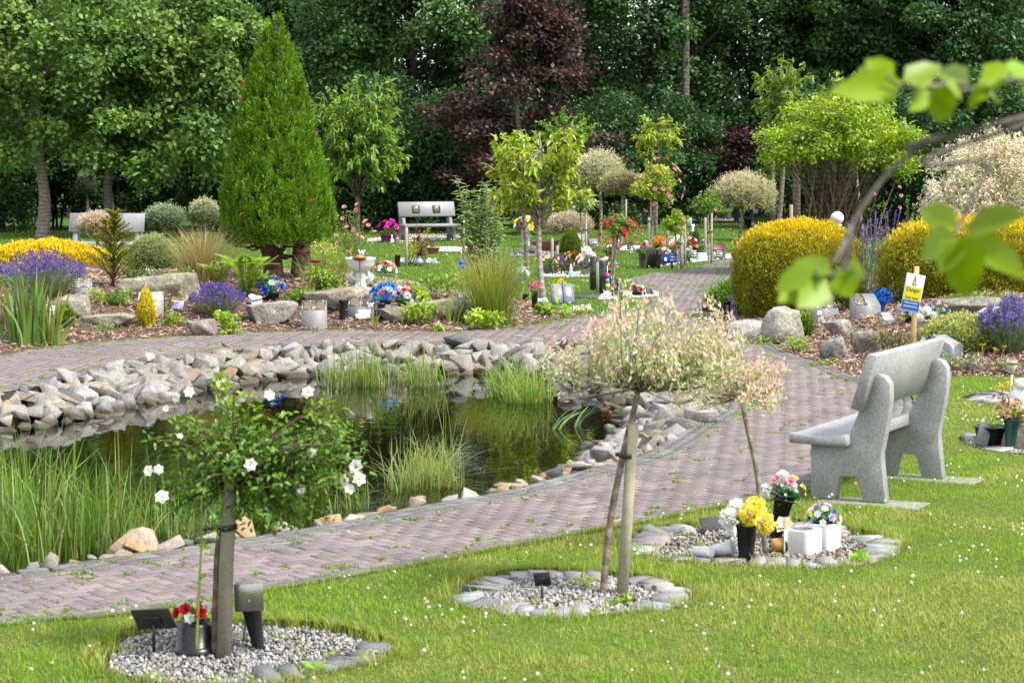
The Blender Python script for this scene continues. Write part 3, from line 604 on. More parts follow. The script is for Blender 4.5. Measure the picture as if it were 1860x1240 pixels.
gm = G(); q = scatter(LAWN, 12000, BEDS.values()); q = q[in_view(q) & (q[:, 1] > 10.3)]; q = q[U(0, 1, len(q)) < .62 * vnoise(q[:, 0], q[:, 1], .7, 15) ** 2 * (1 - .75 * smooth((q[:, 0] - 1.2) / 1.2) * smooth((13.4 - q[:, 1]) / 1.2))]
V0_, F_ = ICO[0]; n = len(q); V = V0_[None] * U(.0065, .0115, (n, 1, 1)) + np.c_[q, LZ + U(.025, .06, n)][:, None]
gm.add(V.reshape(-1, 3), (np.arange(n)[:, None, None] * 6 + F_).reshape(-1, 3), np.repeat(pal([(.75, .73, .68), (.8, .78, .75), (.68, .6, .55)], n, .08), 6, axis=0))
m = U(0, 1, n) < .04; 
o = gm.build('clover_flowers', 'petal', sm=True); o['kind'] = 'stuff'; tag(o, 'tiny white clover flowers dotted over the front lawn', 'clover')
# the lawn behind the rockeries
back = np.array([(-14, 33), (-14, 78), (20, 84), (20, 33)]); n = 230000; q = scatter(back, n, [LM, RM, PATH]); q = q[in_view(q, .3)]; q = q[U(0, 1, len(q)) < np.clip(42 / q[:, 1], 0, 1) ** 1.5]; n = len(q)
ce = pal([(.17, .28, .035), (.2, .32, .04), (.14, .25, .03)], n, .15) * (.85 + .3 * vnoise(q[:, 0], q[:, 1], 3, 2))[:, None]
gm = G(); blades(gm, np.c_[q, np.zeros(n)], U(0, 6.28, n), U(.03, .075, n), U(.012, .024, n), ce * .85, U(.2, 1, n), ce * 1.1, seg=1)
q = scatter(back, 2200, [LM, RM, PATH]); q = q[in_view(q)]; q = q[U(0, 1, len(q)) < vnoise(q[:, 0], q[:, 1], 2.5, 8)]; n = len(q); V = V0_[None] * U(.012, .022, (n, 1, 1)) + np.c_[q, U(.05, .08, n)][:, None]
gm.add(V.reshape(-1, 3), (np.arange(n)[:, None, None] * 6 + F_).reshape(-1, 3), (.7, .7, .62))
o = gm.build('back_lawn_grass', 'grass'); o['kind'] = 'stuff'; tag(o, 'mown grass of the memorial lawn behind the pond and rockery', 'grass')

# ------------------------------------------------------------------ reeds and water plants
def reeds(name, label, pxpoly, n, h, w, bend, cols, tips=None, z=WATER_Z - .08, cat='reeds', tuft=.12, lean=None):
    poly = np.array([at(*p, WATER_Z)[:2] for p in pxpoly]); nt_ = max(3, n // 14); c = scatter(poly, nt_); q = c[rng.integers(0, nt_, n)] + NR(size=(n, 2)) * tuft * .5
    hh = (h * (1 + NR(size=nt_) * .2))[rng.integers(0, nt_, n)] * U(.35, 1.15, n); gm = G(); ce = pal(cols, n, .14); c2 = ce if tips is None else ce * .55 + pal(tips, n, .12) * .45
    a = U(0, 6.28, n) if lean is None else NR(size=n) * 1.0 + lean
    blades(gm, np.c_[q, np.full(n, z)], a, hh + .08, U(.7, 1.3, n) * w, ce * .8, np.abs(NR(size=n)) * bend, c2, seg=4)
    m = rng.random(n) < .1; k = m.sum(); blades(gm, np.c_[q[m], np.full(k, z)], U(0, 6.28, k), hh[m] * .6, w * 1.2, pal([(.32, .26, .1), (.4, .3, .12)], k, .1), np.abs(NR(size=k)) * bend * 1.6, seg=3)
    lo = np.append(poly.mean(0), z); o = gm.build(name, 'grass', loc=lo); return tag(o, label, cat)
rg = [(.1, .2, .03), (.14, .26, .04), (.2, .31, .06), (.08, .15, .025), (.27, .35, .1)]; rt = [(.44, .48, .16), (.36, .42, .12)]
reeds('reed_clump', 'tall dense green reeds in the near left corner of the pond', [(-60, 1042), (70, 1034), (210, 1008), (240, 975), (140, 945), (-60, 930)], 820, .6, .013, .32, rg, None, tuft=.22)
reeds('reed_clump', 'shorter sparse reeds behind the white rose tree trunk', [(190, 1005), (330, 985), (560, 950), (600, 930), (430, 915), (240, 950)], 300, .4, .009, .36, rg, None, tuft=.12)
reeds('reed_clump', 'straggling thin reeds between the rose tree and the sedge tussock', [(590, 948), (690, 930), (670, 905), (590, 925)], 90, .3, .006, .5, rg, rt, tuft=.1)
reeds('reed_clump', 'wide stand of upright reeds against the far stones of the pond', [(604, 703), (800, 705), (770, 690), (612, 690)], 520, .46, .011, .4, rg, rt, tuft=.2)
reeds('reed_clump', 'bright green reed clump by the far stones right of the wider stand', [(885, 728), (985, 738), (1005, 722), (900, 712)], 420, .46, .012, .5, [(.16, .31, .04), (.2, .36, .06), (.13, .25, .03)], rt, tuft=.12)
reeds('sedge_tussock', 'arching sedge tussock drooping over the near pond edge', [(715, 895), (815, 885), (800, 862), (730, 868)], 420, .42, .008, .75, [(.17, .27, .06), (.22, .32, .08), (.27, .3, .1)], rt, tuft=.14, cat='sedge')
reeds('sedge_tussock', 'few tall blades rising right behind the drooping sedge tussock', [(795, 880), (835, 875), (832, 862), (800, 864)], 34, .55, .007, .35, rg, rt, tuft=.06, cat='sedge')
for px, py, n, label in ((1012, 798, 7, 'pale iris leaves leaning in the open water'), (1048, 792, 6, 'blue green iris leaves fanning out of the water near the right bank')):
    p = at(px, py, WATER_Z - .1); gm = G(); blades(gm, np.tile(p, (n, 1)) + NR(size=(n, 3)) * [.05, .05, 0], U(-.5, .9, n) + (0 if n == 6 else .3), U(.3, .45, n), .035, pal([(.3, .42, .14), (.2, .36, .16)], n, .1), U(.35, .8, n), seg=5)
    tag(gm.build('iris_leaves', 'leaf', loc=p), label, 'iris')
gm = G(); n = 240; poly = np.array([at(*p, WATER_Z)[:2] for p in [(640, 880), (980, 860), (1080, 760), (900, 740), (620, 720)]]); q = scatter(poly, n); q = q[vnoise(q[:, 0], q[:, 1], .8, 4) > .55]; n = len(q)
leaves(gm, np.c_[q, np.full(n, WATER_Z + .004)], np.c_[NR(size=(n, 2)), np.zeros(n)], np.tile([0, 0, 1.], (n, 1)), U(.01, .025, n), U(.008, .014, n), pal([(.5, .48, .4), (.3, .28, .15), (.6, .58, .5)], n, .1), fold=0)
o = gm.build('floating_specks', 'petal'); o['kind'] = 'stuff'; tag(o, 'fallen petals and specks floating on the pond', 'petals')
# ------------------------------------------------------------------ vegetation builders
def clump_leaves(gm, centers, cr, n_per, L, Wd, cols, up=.55, out=.8, droop=0.0, sq=.7, shape=0, cl_s=.16, jl=.35, fold=.12, tipcols=None):
    """leaf clumps: every clump is a shallow dome of leaves with its own shade of green"""
    K = len(centers); cr = np.broadcast_to(np.asarray(cr, float), (K,)); d = rdir(K * n_per); d[:, 2] = d[:, 2] * .8 + .25; d = unit(d)
    ci = np.repeat(np.arange(K), n_per); r_ = cr[ci] * U(.45, 1.08, K * n_per); P = centers[ci] + d * r_[:, None] * [1, 1, sq]; n = len(P)
    N = unit(d * out + np.array([0, 0, up]) + NR(size=(n, 3)) * .42); D = unit(np.cross(N, rdir(n)) + d * .45 - np.array([0, 0, droop]))
    base = np.asarray(cols, float)[rng.integers(0, len(cols), K)] * (1 + NR(size=(K, 1)) * cl_s); C = np.clip(base[ci] * (1 + NR(size=(n, 1)) * .16) * (1 + NR(size=(n, 3)) * .05), .003, 1)
    if tipcols is not None:
        m = (U(0, 1, n) < tipcols[1]) & (d[:, 2] > .1); C[m] = pal(tipcols[0], m.sum(), .1)
    leaves(gm, P, D, N, L * U(1 - jl, 1 + jl, n), Wd * U(1 - jl, 1 + jl, n), C, fold, shape); return gm
def shell(n, c, r, inner=.55, zmin=-1.0, gap=.0):
    """points in the outer part of an ellipsoid, evenly spread"""
    out = []; rad = 0.0
    while len(out) < n:
        d = unit(NR(size=3)); 
        if d[2] < zmin: continue
        t = U(inner ** 2, 1) ** .5; p = d * t * np.asarray(r)
        out.append(p)
    return np.array(out) + np.asarray(c)
def limb(gm, a, b, r0, r1, n=6, sag=.0, wob=.06, col=(1, 1, 1), sides=6):
    a, b = np.asarray(a, float), np.asarray(b, float); t = np.linspace(0, 1, n)[:, None]; L = np.linalg.norm(b - a)
    p = a + (b - a) * t; p[:, 2] += sag * L * np.sin(t[:, 0] * math.pi); w = NR(size=(n, 3)) * wob * L / n * 2; w[0] = w[-1] = 0; p += w
    tube(gm, p, np.linspace(r0, r1, n), sides, col); return p
def tree(name, label, base, h_fork, r0, cc, cr, K, clump, n_per, L, Wd, cols, bark=(.12, .1, .08), inner=.5, zmin=-.75, group=None, lean=(0, 0), kw={}, cat='tree', limbs=9, trunk_top=.75, boughs=True):
    base = np.asarray(base, float); t_ = thing(name, label, cat, base, group); cc = np.asarray(cc, float); gb = G(); jc = jit(bark, .08)
    top = np.array([cc[0], cc[1], cc[2] + cr[2] * trunk_top]); fork = np.array([base[0] + lean[0], base[1] + lean[1], base[2] + h_fork])
    pts = curve([base - [0, 0, .2], base + (fork - base) * .5 + NR(size=3) * [.05, .05, 0], fork, fork + (top - fork) * .5 + NR(size=3) * .15, top], 4); rr = np.interp(np.linspace(0, 1, len(pts)), [0, .08, .5, 1], [r0 * 1.35, r0, r0 * .75, r0 * .12])
    tube(gb, pts, rr, 10, jc); gb.build('trunk', 'bark', t_, sm=True)
    cen = shell(K, cc, cr, inner, zmin); gl = G(); gbr = G(); spine = pts[len(pts) // 2:]
    if boughs:
        for k in rng.choice(K, min(limbs, K), replace=False):
            s_ = spine[int(U(0, len(spine) - 2))]; limb(gbr, s_, cen[k], r0 * U(.22, .42), r0 * .05, 7, U(-.05, .12), .1, jc)
        gbr.build('branches', 'bark', t_, sm=True)
    clump_leaves(gl, cen, clump * U(.7, 1.25, K), n_per, L, Wd, cols, **kw); gl.build('crown', 'leaf', t_); return t_
def copy_tree(src, label, loc, rot, sc=1.0, group=None):
    r = src.copy(); COL.objects.link(r); r.location = tuple(loc); r.rotation_euler = (0, 0, rot); r.scale = (sc, sc, sc * U(.93, 1.07)); r['label'] = label
    if group: r['group'] = group
    for ch in src.children: c = ch.copy(); COL.objects.link(c); c.parent = r
    return r
def gx(px, Y): return (px - 930) / F * Y
def zz(py, Y): return float(atY(930, py, Y)[2])

# ------------------------------------------------------------------ the wood behind
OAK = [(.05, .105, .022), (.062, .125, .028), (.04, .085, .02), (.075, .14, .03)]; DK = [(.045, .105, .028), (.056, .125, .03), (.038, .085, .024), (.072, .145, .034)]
BB = 'trees of the wood behind the garden'
def big(label, px, Y, hz, rx_, rz_, cols, K=95, n_per=300, L=.15, seed=None, fork=2.2, inner=.35, zmin=-.8, r0=.28):
    x = gx(px, Y); return tree('broadleaf_tree', label, (x, Y, 0), fork, r0, (x + NR() * .3, Y, hz), (rx_, rx_ * .8, rz_), K, .78, n_per, L, L * .66, cols, (.05, .045, .04), inner, zmin, BB, limbs=16)
b1 = big('dark broad oak rising behind the rear granite bench', 745, 71, 5.6, 3.6, 4.3, DK, 140, 310)
b2 = big('broad dark oak with a heavy forked trunk left of the copper beech', 600, 78, 6.8, 3.4, 4.6, DK, 125, 310, fork=3.2)
b3 = big('tall mid green oak right behind the copper beech', 1175, 74, 6.2, 3.6, 4.7, [(.06, .13, .04), (.072, .15, .044), (.048, .105, .032)], 140, 320)
copy_tree(b3, 'tall broad oak above the clipped round willow', (gx(1370, 77), 77, 0), 2.1, 1.1, BB); copy_tree(b1, 'dark oak behind the lime green vase-shaped shrub', (gx(1560, 75), 75, 0), 1.2, 1.08, BB)
copy_tree(b3, 'oak with pale thin stems behind the pink flowering willow bush', (gx(1760, 72), 72, 0), 4.0, 1.0, BB); copy_tree(b2, 'outermost oak at the upper right corner of the view', (gx(1935, 76), 76, 0), .7, 1.05, BB)
copy_tree(b1, 'oak half hidden by the tip of the conifer', (gx(455, 76), 76, 0), 3.3, 1.05, BB); copy_tree(b3, 'oak in the far upper left behind the two young oaks', (gx(265, 80), 80, 0), .4, 1.1, BB); copy_tree(b2, 'outermost dark oak at the upper left corner of the view', (gx(40, 79), 79, 0), 1.9, 1.08, BB)
copy_tree(b2, 'distant oak filling the gap behind the copper beech', (gx(960, 92), 92, 0), 2.6, 1.15, BB)
# young oaks on the left with pale trunks
O2 = [(.115, .21, .045), (.14, .24, .05), (.09, .17, .038), (.175, .275, .06)]; TIP = ([(.26, .33, .05), (.2, .3, .05)], .05)
x = gx(76, 60); tree('oak_tree', 'young oak with a straight pale trunk at the far left', (x, 60, 0), 1.9, .17, (x + .1, 59.6, 4.2), (3.3, 2.4, 2.9), 130, .62, 230, .15, .11, O2, (.3, .27, .22), .5, -.92, 'young oaks on the left', kw=dict(tipcols=TIP, up=.65))
x = gx(192, 61); tree('oak_tree', 'young oak whose leaning trunk stands right of the straight pale trunk', (x, 61, 0), 1.7, .14, (gx(320, 60), 60.2, 3.9), (2.6, 2.2, 2.9), 120, .6, 230, .15, .11, O2, (.24, .21, .18), .5, -.92, 'young oaks on the left', lean=(.15, 0), kw=dict(tipcols=TIP, up=.65))
# hedge of dark evergreens under the trees
def hedge_row(label, x0, x1, Y, h, n, cols, name='evergreen_hedge'):
    gm = G(); K = int((x1 - x0) * 46); c = np.c_[U(x0, x1, K), Y + U(-.5, 1.0, K), U(.1, 1, K) ** .8 * h]; c[:, 2] *= (.75 + .45 * vnoise(c[:, 0], c[:, 0] * 0, 2.2, 5)); clump_leaves(gm, c, .5, n, .15, .1, cols, up=.3, sq=.9)
    t_ = thing(name, label, 'hedge', ((x0 + x1) / 2, Y, 0), 'hedges below the wood'); gm.build('foliage', 'leaf', t_); gs = G()
    for k in range(int((x1 - x0) * 1.3)): xx = U(x0, x1); limb(gs, (xx, Y + .4, -.1), (xx + NR() * .3, Y + .3, h * .9), .04, .012, 5, 0, .1, (.05, .04, .035), 5)
    gs.build('stems', 'bark', t_, kind='stuff'); return t_
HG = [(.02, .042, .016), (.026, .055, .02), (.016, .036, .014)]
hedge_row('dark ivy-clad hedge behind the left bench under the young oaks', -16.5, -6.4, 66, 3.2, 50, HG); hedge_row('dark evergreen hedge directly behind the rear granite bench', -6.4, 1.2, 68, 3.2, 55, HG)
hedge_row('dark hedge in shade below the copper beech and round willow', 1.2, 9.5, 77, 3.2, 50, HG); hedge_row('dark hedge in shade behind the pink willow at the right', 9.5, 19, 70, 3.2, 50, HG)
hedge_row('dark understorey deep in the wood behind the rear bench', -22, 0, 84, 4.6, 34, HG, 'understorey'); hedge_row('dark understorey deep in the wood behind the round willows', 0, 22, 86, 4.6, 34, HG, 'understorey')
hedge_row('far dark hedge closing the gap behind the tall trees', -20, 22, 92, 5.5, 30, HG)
# low trees and bushes in front of the hedge
u1 = tree('holly_bush', 'dark rounded holly in front of the hedge right of the copper beech', (gx(1110, 66), 66, 0), .5, .09, (gx(1110, 66), 66, 1.9), (1.9, 1.3, 1.9), 80, .5, 190, .12, .08, [(.04, .095, .025), (.05, .115, .03), (.03, .075, .02)], (.06, .05, .04), .4, -.95, 'bushes in front of the hedge', cat='shrub')
for lab, px, Y, sc, a in (('dark holly right behind the rear granite bench', 820, 64.5, .95, 1.0), ('holly behind the drooping cherry right of the conifer', 690, 65, 1.05, 2.2), ('holly behind the left shoulder of the conifer', 420, 64, .9, 3.1), ('holly behind the faint cream willow at the left', 215, 65.5, .95, 4.0), ('holly at the far left edge behind the oak trunk', 10, 64.5, 1.0, 5.1), ('holly behind the pink rose standard', 1225, 70, .95, .4), ('holly behind the vase-shaped shrub', 1480, 66, 1.1, 1.7), ('holly behind the climbing rose at the right', 1640, 62, 1.05, 2.8), ('holly above the big pale willow bush', 1790, 60, 1.15, 3.7)): copy_tree(u1, lab, (gx(px, Y), Y, 0), a, sc)
# copper beech with layered boughs
x = gx(945, 62); cb = thing('copper_beech', 'copper beech with dark purple leaves and layered boughs', 'tree', (x, 62, 0)); gb = G(); spine = curve([(x, 62, -.2), (x + .05, 62, 2), (x - .1, 62, 3.6), (x + .35, 62, 5), (x + .05, 62, 7.2)], 5); tube(gb, spine, np.linspace(.11, .03, len(spine)), 8, (.2, .17, .15)); gb.build('trunk', 'bark', cb, sm=True)
gl = G(); gb = G(); cen = []
for k in range(84):
    h = U(.8, 6.6); a = U(0, 6.28); R_ = np.interp(h, [.5, 2, 3.5, 5.2, 7], [2.1, 2.5, 2.2, 1.3, .6]) * U(.5, 1.05); s_ = np.array([np.interp(h, spine[:, 2], spine[:, i]) for i in range(3)]); e = s_ + [math.cos(a) * R_, math.sin(a) * R_ * .9, R_ * U(-.05, .22)]
    p = limb(gb, s_, e, .03, .008, 6, .08, .05, (.1, .08, .075), 5)
    for t in (.45, .7, .9, 1.0): cen.append(p[0] + (p[-1] - p[0]) * t + NR(size=3) * [.2, .2, .16])
clump_leaves(gl, np.array(cen), .42, 62, .14, .09, [(.05, .026, .023), (.06, .028, .023), (.038, .021, .02), (.085, .055, .052), (.065, .028, .02), (.045, .04, .022)], up=.8, sq=.5, jl=.3); gb.build('branches', 'bark', cb); gl.build('crown', 'leaf', cb)
# far purple maple in the shade
x = gx(1362, 70); tree('purple_maple', 'dark purple maple in shade behind the clipped round willow', (x, 70, 0), .6, .13, (x - .1, 70.5, 1.75), (1.75, 1.5, 1.1), 60, .45, 130, .11, .07, [(.035, .012, .017), (.05, .014, .02), (.025, .012, .014)], (.04, .03, .03), .3, -.8)

# loose drooping cherries
def cherry(label, base, h, cc, cr, K, n, L, cols, bark, r0=.05, group='young cherry trees', stems=1, name='cherry_tree', droop=.75, wd=.4, shape=1):
    base = np.asarray(base, float); t_ = thing(name, label, 'tree', base, group); gb = G(); gl = G(); cc = np.asarray(cc, float)
    top = cc + [0, 0, cr[2] * .7]; sp = curve([base - [0, 0, .1], base + (np.append(cc[:2], cc[2] - cr[2] * .8) - base) * .6 + NR(size=3) * .02, [cc[0], cc[1], cc[2] - cr[2] * .6], cc, top], 4); tube(gb, sp, np.linspace(r0, r0 * .15, len(sp)), 8, bark); gb.build('trunk', 'bark', t_, sm=True); gb = G()
    cen = shell(K, cc, cr, .35, -.8); P = []; D = []; ref = []
    for e in cen:
        s_ = sp[int(np.clip((U(.35, .85)) * len(sp), 0, len(sp) - 1))]; e = e + [0, 0, .1]; p = limb(gb, s_, e, r0 * .25, r0 * .06, 6, .1, .06, bark, 4); tt = U(.35, 1.02, n)
        q = np.stack([np.interp(tt, np.linspace(0, 1, len(p)), p[:, i]) for i in range(3)], 1); P.append(q + NR(size=(n, 3)) * .02); d = unit(p[-1] - p[0]) * .55 + NR(size=(n, 3)) * .6; d[:, 2] -= droop; D.append(d)
    P = np.vstack(P); D = unit(np.vstack(D)); N = unit(np.cross(D, rdir(len(P))) * .6 + [0, 0, 1] + NR(size=(len(P), 3)) * .3); leaves(gl, P, D, N, L * U(.65, 1.25, len(P)), L * wd * U(.75, 1.2, len(P)), pal(cols, len(P), .14), .16, shape)
    gb.build('branches', 'bark', t_); gl.build('crown', 'leaf', t_); return t_
LIME = [(.27, .37, .04), (.34, .43, .045), (.21, .31, .04), (.4, .46, .07)]
b = g(988, 551); Y = b[1]; cherry('lime green cherry tree with a slender pale trunk beside the open book headstone', b, 3, (gx(980, Y), Y + .1, zz(318, Y)), (.98, .8, .95), 58, 36, .145, LIME, (.33, .3, .27), .055)
Y = 41.5; cherry('second lime cherry with a grey trunk just behind the first', (gx(958, Y), Y, 0), 3, (gx(950, Y), Y, zz(330, Y)), (.75, .7, .7), 36, 30, .12, [(.16, .26, .035), (.2, .3, .04)], (.22, .2, .17), .05)
Y = 56; cherry('drooping light green cherry tree standing right of the conifer', (gx(648, Y), Y, 0), 4, (gx(650, Y), Y, zz(255, Y)), (1.5, 1.1, 1.7), 165, 36, .17, [(.17, .29, .045), (.22, .34, .05), (.13, .25, .04)], (.16, .12, .1), .08)
Y = 52; cherry('small lime cherry above the pink rose standard', (gx(1192, Y), Y, 0), 3, (gx(1195, Y), Y, zz(255, Y)), (.72, .6, .62), 24, 26, .13, LIME, (.2, .17, .14), .04)
Y = 50; cherry('tall light green cherry rising behind the lime vase-shaped shrub', (gx(1410, Y), Y, 0), 4, (gx(1425, Y), Y, zz(190, Y)), (.85, .8, 1.15), 55, 34, .15, [(.17, .28, .04), (.22, .33, .05), (.14, .23, .03)], (.2, .17, .14), .06)
Y = 51; cherry('second light green cherry behind the right side of the lime shrub', (gx(1570, Y), Y, 0), 4, (gx(1545, Y), Y, zz(195, Y)), (1.0, .8, .85), 50, 32, .15, [(.15, .25, .04), (.2, .3, .05)], (.2, .17, .14), .06)
Y = 58; cherry('small bright green maple bush behind the lime cherry', (gx(1040, Y), Y, 0), 3.5, (gx(1030, Y), Y, zz(245, Y)), (.95, .6, .6), 30, 36, .09, [(.14, .27, .03), (.18, .32, .04)], (.15, .12, .1), .04, None, name='maple_tree', wd=.6)

# ------------------------------------------------------------------ clipped and shaped shrubs
def thuja():
    b = g(505, 512); s = ppm(b[1]); t_ = thing('conifer', 'tall cone-shaped green conifer with two dark trunks', 'tree', b); Y = b[1] + .6; cx = gx(503, Y); H = zz(20, Y); zb = zz(436, Y); gl = G()
    for px, lean in ((497, -.1), (543, .12)):
        gb = G(); bx_ = gx(px, Y); p = curve([(bx_, Y, b[2] - .15), (bx_ + lean * .3, Y, b[2] + .35), (bx_ + lean - .1, Y, zb + .3), (cx, Y, zb + 1.2)], 4); tube(gb, p, np.linspace(.17, .08, len(p)), 10, (.13, .085, .06)); gb.build('trunk', 'bark', t_, sm=True)
    gb = G()
    for k in range(34): a = U(0, 6.28); limb(gb, (cx + NR() * .15, Y + NR() * .1, b[2] + U(.25, .8)), (cx + math.cos(a) * U(.5, .95), Y + math.sin(a) * .8, zb + U(.0, .35)), .025, .006, 6, -.08, .12, (.11, .08, .055), 4)
    gb.build('branches', 'bark', t_)
    prof = lambda t: np.interp(t, [0, .06, .18, .35, .55, .75, .9, 1], [.86, 1.0, .99, .82, .63, .42, .2, .03])
    K = 4200; t = 1 - U(0, 1, K * 3) ** .62; keep = U(0, 1, K * 3) < prof(t) + .22; t = t[keep][:K]; K = len(t); a = U(0, 6.28, K); lump = 1 + .06 * np.sin(a * 5 + t * 9) * np.sin(t * 17 + a * 2) + NR(size=K) * .016
    R_ = prof(t) * .8 * lump; P0 = np.c_[cx + np.cos(a) * R_, Y + np.sin(a) * R_, zb + (H - zb) * t]; out = np.c_[np.cos(a), np.sin(a), np.zeros(K)]
    up = unit(out * .26 + [0, 0, 1.0] + NR(size=(K, 3)) * .2); side = unit(np.cross(up, out + NR(size=(K, 3)) * .6)); n = 24
    ci = np.repeat(np.arange(K), n); f = np.tile(np.linspace(0, 1, n), K); sg = np.where(np.arange(K * n) % 2 == 0, 1, -1); Ls = np.repeat(U(.09, .16, K), n)
    P = P0[ci] + up[ci] * (f * Ls - .08)[:, None] + side[ci] * (sg * (1 - f) * .02)[:, None] + NR(size=(K * n, 3)) * .012; D = unit(up[ci] + side[ci] * (sg * .85 * (1 - f * .7))[:, None] + out[ci] * .25 + NR(size=(K * n, 3)) * .15)
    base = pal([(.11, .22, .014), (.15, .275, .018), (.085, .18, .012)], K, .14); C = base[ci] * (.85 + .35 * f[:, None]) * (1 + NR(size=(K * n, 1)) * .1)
    N = unit(np.cross(D, side[ci]) + NR(size=(K * n, 3)) * .3); leaves(gl, P, D, N, U(.035, .065, K * n), .017, C, .1)
    m = 6; aa = U(3.4, 6.0, m); tt = U(.1, .75, m); q = np.c_[cx + np.cos(aa) * prof(tt) * 1.0, Y + np.sin(aa) * prof(tt) * 1.0, zb + (H - zb) * tt]
    for p in q: leaves(gl, p + NR(size=(9, 3)) * .025, rdir(9) + [0, 0, .6], rdir(9), .05, .02, pal([(.3, .1, .03), (.24, .09, .03)], 9, .1))
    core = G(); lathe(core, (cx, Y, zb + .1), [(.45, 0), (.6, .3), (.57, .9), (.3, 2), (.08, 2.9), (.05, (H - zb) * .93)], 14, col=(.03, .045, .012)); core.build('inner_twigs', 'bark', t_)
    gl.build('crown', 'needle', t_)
thuja()
def dome(name, label, cat, c, r, n, L, Wd, top, low, zlo=-1.0, rough=.07, mat_='needle', pw=2.0, group=None, edge=.25, upb=.5, core=None, lift=.0, tips=None, stub=True):
    """clipped dome: short sprays standing out of a rounded body; top and lower growth have their own colours"""
    c = np.asarray(c, float); r = np.asarray(r, float); t_ = thing(name, label, cat, (c[0], c[1], c[2] + r[2] * zlo), group); d = rdir(int(n * 1.6)); d = d[d[:, 2] > zlo][:n]; n = len(d)
    k = (np.abs(d) ** pw).sum(1) ** (-1 / pw); lump = 1 + rough * (np.sin(d[:, 0] * 9 + 1) * np.sin(d[:, 1] * 8 + d[:, 2] * 7)) + rough * .6 * np.sin(d[:, 0] * 23 + d[:, 2] * 19) * np.sin(d[:, 1] * 21) + NR(size=n) * rough * .45
    P = c + d * (k * lump)[:, None] * r; N0 = unit(d / r); D = unit(N0 * .9 + [0, 0, upb] + NR(size=(n, 3)) * .5); N = unit(np.cross(D, rdir(n)))
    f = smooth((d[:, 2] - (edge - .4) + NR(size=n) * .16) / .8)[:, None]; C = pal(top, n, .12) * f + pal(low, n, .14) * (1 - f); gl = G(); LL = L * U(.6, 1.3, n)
    leaves(gl, P - D * LL[:, None] * .45, D, N, LL, Wd * U(.8, 1.2, n), C, .1)
    if tips: m = int(n * tips[1]); k_ = rng.choice(n, m); leaves(gl, P[k_], unit(D[k_] + [0, 0, .6]), N[k_], L * 1.2, Wd, pal(tips[0], m, .1), .1)
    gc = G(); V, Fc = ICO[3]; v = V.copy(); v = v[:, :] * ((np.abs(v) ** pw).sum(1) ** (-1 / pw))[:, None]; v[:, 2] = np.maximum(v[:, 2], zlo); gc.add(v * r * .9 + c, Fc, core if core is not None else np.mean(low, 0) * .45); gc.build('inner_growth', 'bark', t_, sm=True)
    gl.build('foliage', mat_, t_); return t_
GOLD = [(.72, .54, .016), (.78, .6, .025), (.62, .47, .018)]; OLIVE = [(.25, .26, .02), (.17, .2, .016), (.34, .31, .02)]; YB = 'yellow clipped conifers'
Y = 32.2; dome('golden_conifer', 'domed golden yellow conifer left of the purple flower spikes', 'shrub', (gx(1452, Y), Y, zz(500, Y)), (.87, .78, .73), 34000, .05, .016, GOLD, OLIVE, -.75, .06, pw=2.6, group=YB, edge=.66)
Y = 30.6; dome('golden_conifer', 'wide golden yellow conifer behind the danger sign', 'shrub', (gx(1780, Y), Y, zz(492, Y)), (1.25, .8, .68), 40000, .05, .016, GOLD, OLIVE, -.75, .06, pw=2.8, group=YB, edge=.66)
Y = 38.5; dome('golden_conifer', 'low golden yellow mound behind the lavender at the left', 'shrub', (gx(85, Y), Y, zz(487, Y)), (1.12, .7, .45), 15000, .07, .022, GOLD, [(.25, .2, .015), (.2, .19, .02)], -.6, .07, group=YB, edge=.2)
Y = 36.5; dome('variegated_bush', 'round grey green variegated bush behind the sandstone slab', 'shrub', (gx(278, Y), Y, zz(470, Y)), (.36, .35, .38), 5200, .035, .022, [(.3, .36, .14), (.22, .29, .1), (.38, .42, .2)], [(.12, .17, .05), (.18, .23, .08)], -.9, .08, 'leaf')
b = g(1750, 650); Y = b[1] + .5; dome('variegated_bush', 'low rounded cream variegated bush behind the bench back', 'shrub', (gx(1750, Y), Y, zz(615, Y)), (.42, .38, .27), 7000, .032, .022, [(.42, .45, .15), (.5, .5, .2), (.3, .37, .1)], [(.3, .34, .1), (.2, .26, .07)], -.9, .1, 'leaf')
b = g(264, 596); Y = b[1] + .1; dome('cone_conifer', 'small bright yellow cone-shaped conifer at the path edge', 'shrub', (gx(264, Y), Y, zz(566, Y)), (.125, .125, .31), 2300, .05, .014, [(.6, .5, .03), (.66, .56, .05)], [(.42, .4, .03), (.5, .44, .03)], -.85, .1, pw=1.35, upb=1.4, edge=-.2, core=(.2, .18, .02))
b = g(1466, 614); Y = b[1] + .05; dome('box_shrub', 'small upright green box shrub right of the tall boulder', 'shrub', (gx(1466, Y), Y, zz(592, Y)), (.09, .09, .17), 900, .035, .02, [(.24, .34, .04), (.18, .28, .03)], [(.12, .2, .03)], -.9, .15, 'leaf', upb=.9)
Y = 44.5; dome('cypress', 'small dense dark green column cypress on the far lawn', 'shrub', (gx(1036, Y), Y, zz(458, Y)), (.19, .19, .42), 2600, .05, .016, [(.14, .2, .02), (.11, .17, .018)], [(.08, .13, .015)], -.85, .08, pw=2.2, upb=1.5)
b = g(1300, 572); Y = b[1] + .6; dome('evergreen_shrub', 'low glossy green shrub below the golden conifer at the path', 'shrub', (gx(1325, Y), Y, zz(560, Y)), (.34, .4, .36), 3200, .05, .03, [(.16, .27, .03), (.12, .22, .025)], [(.06, .11, .02)], -.8, .14, 'leaf')
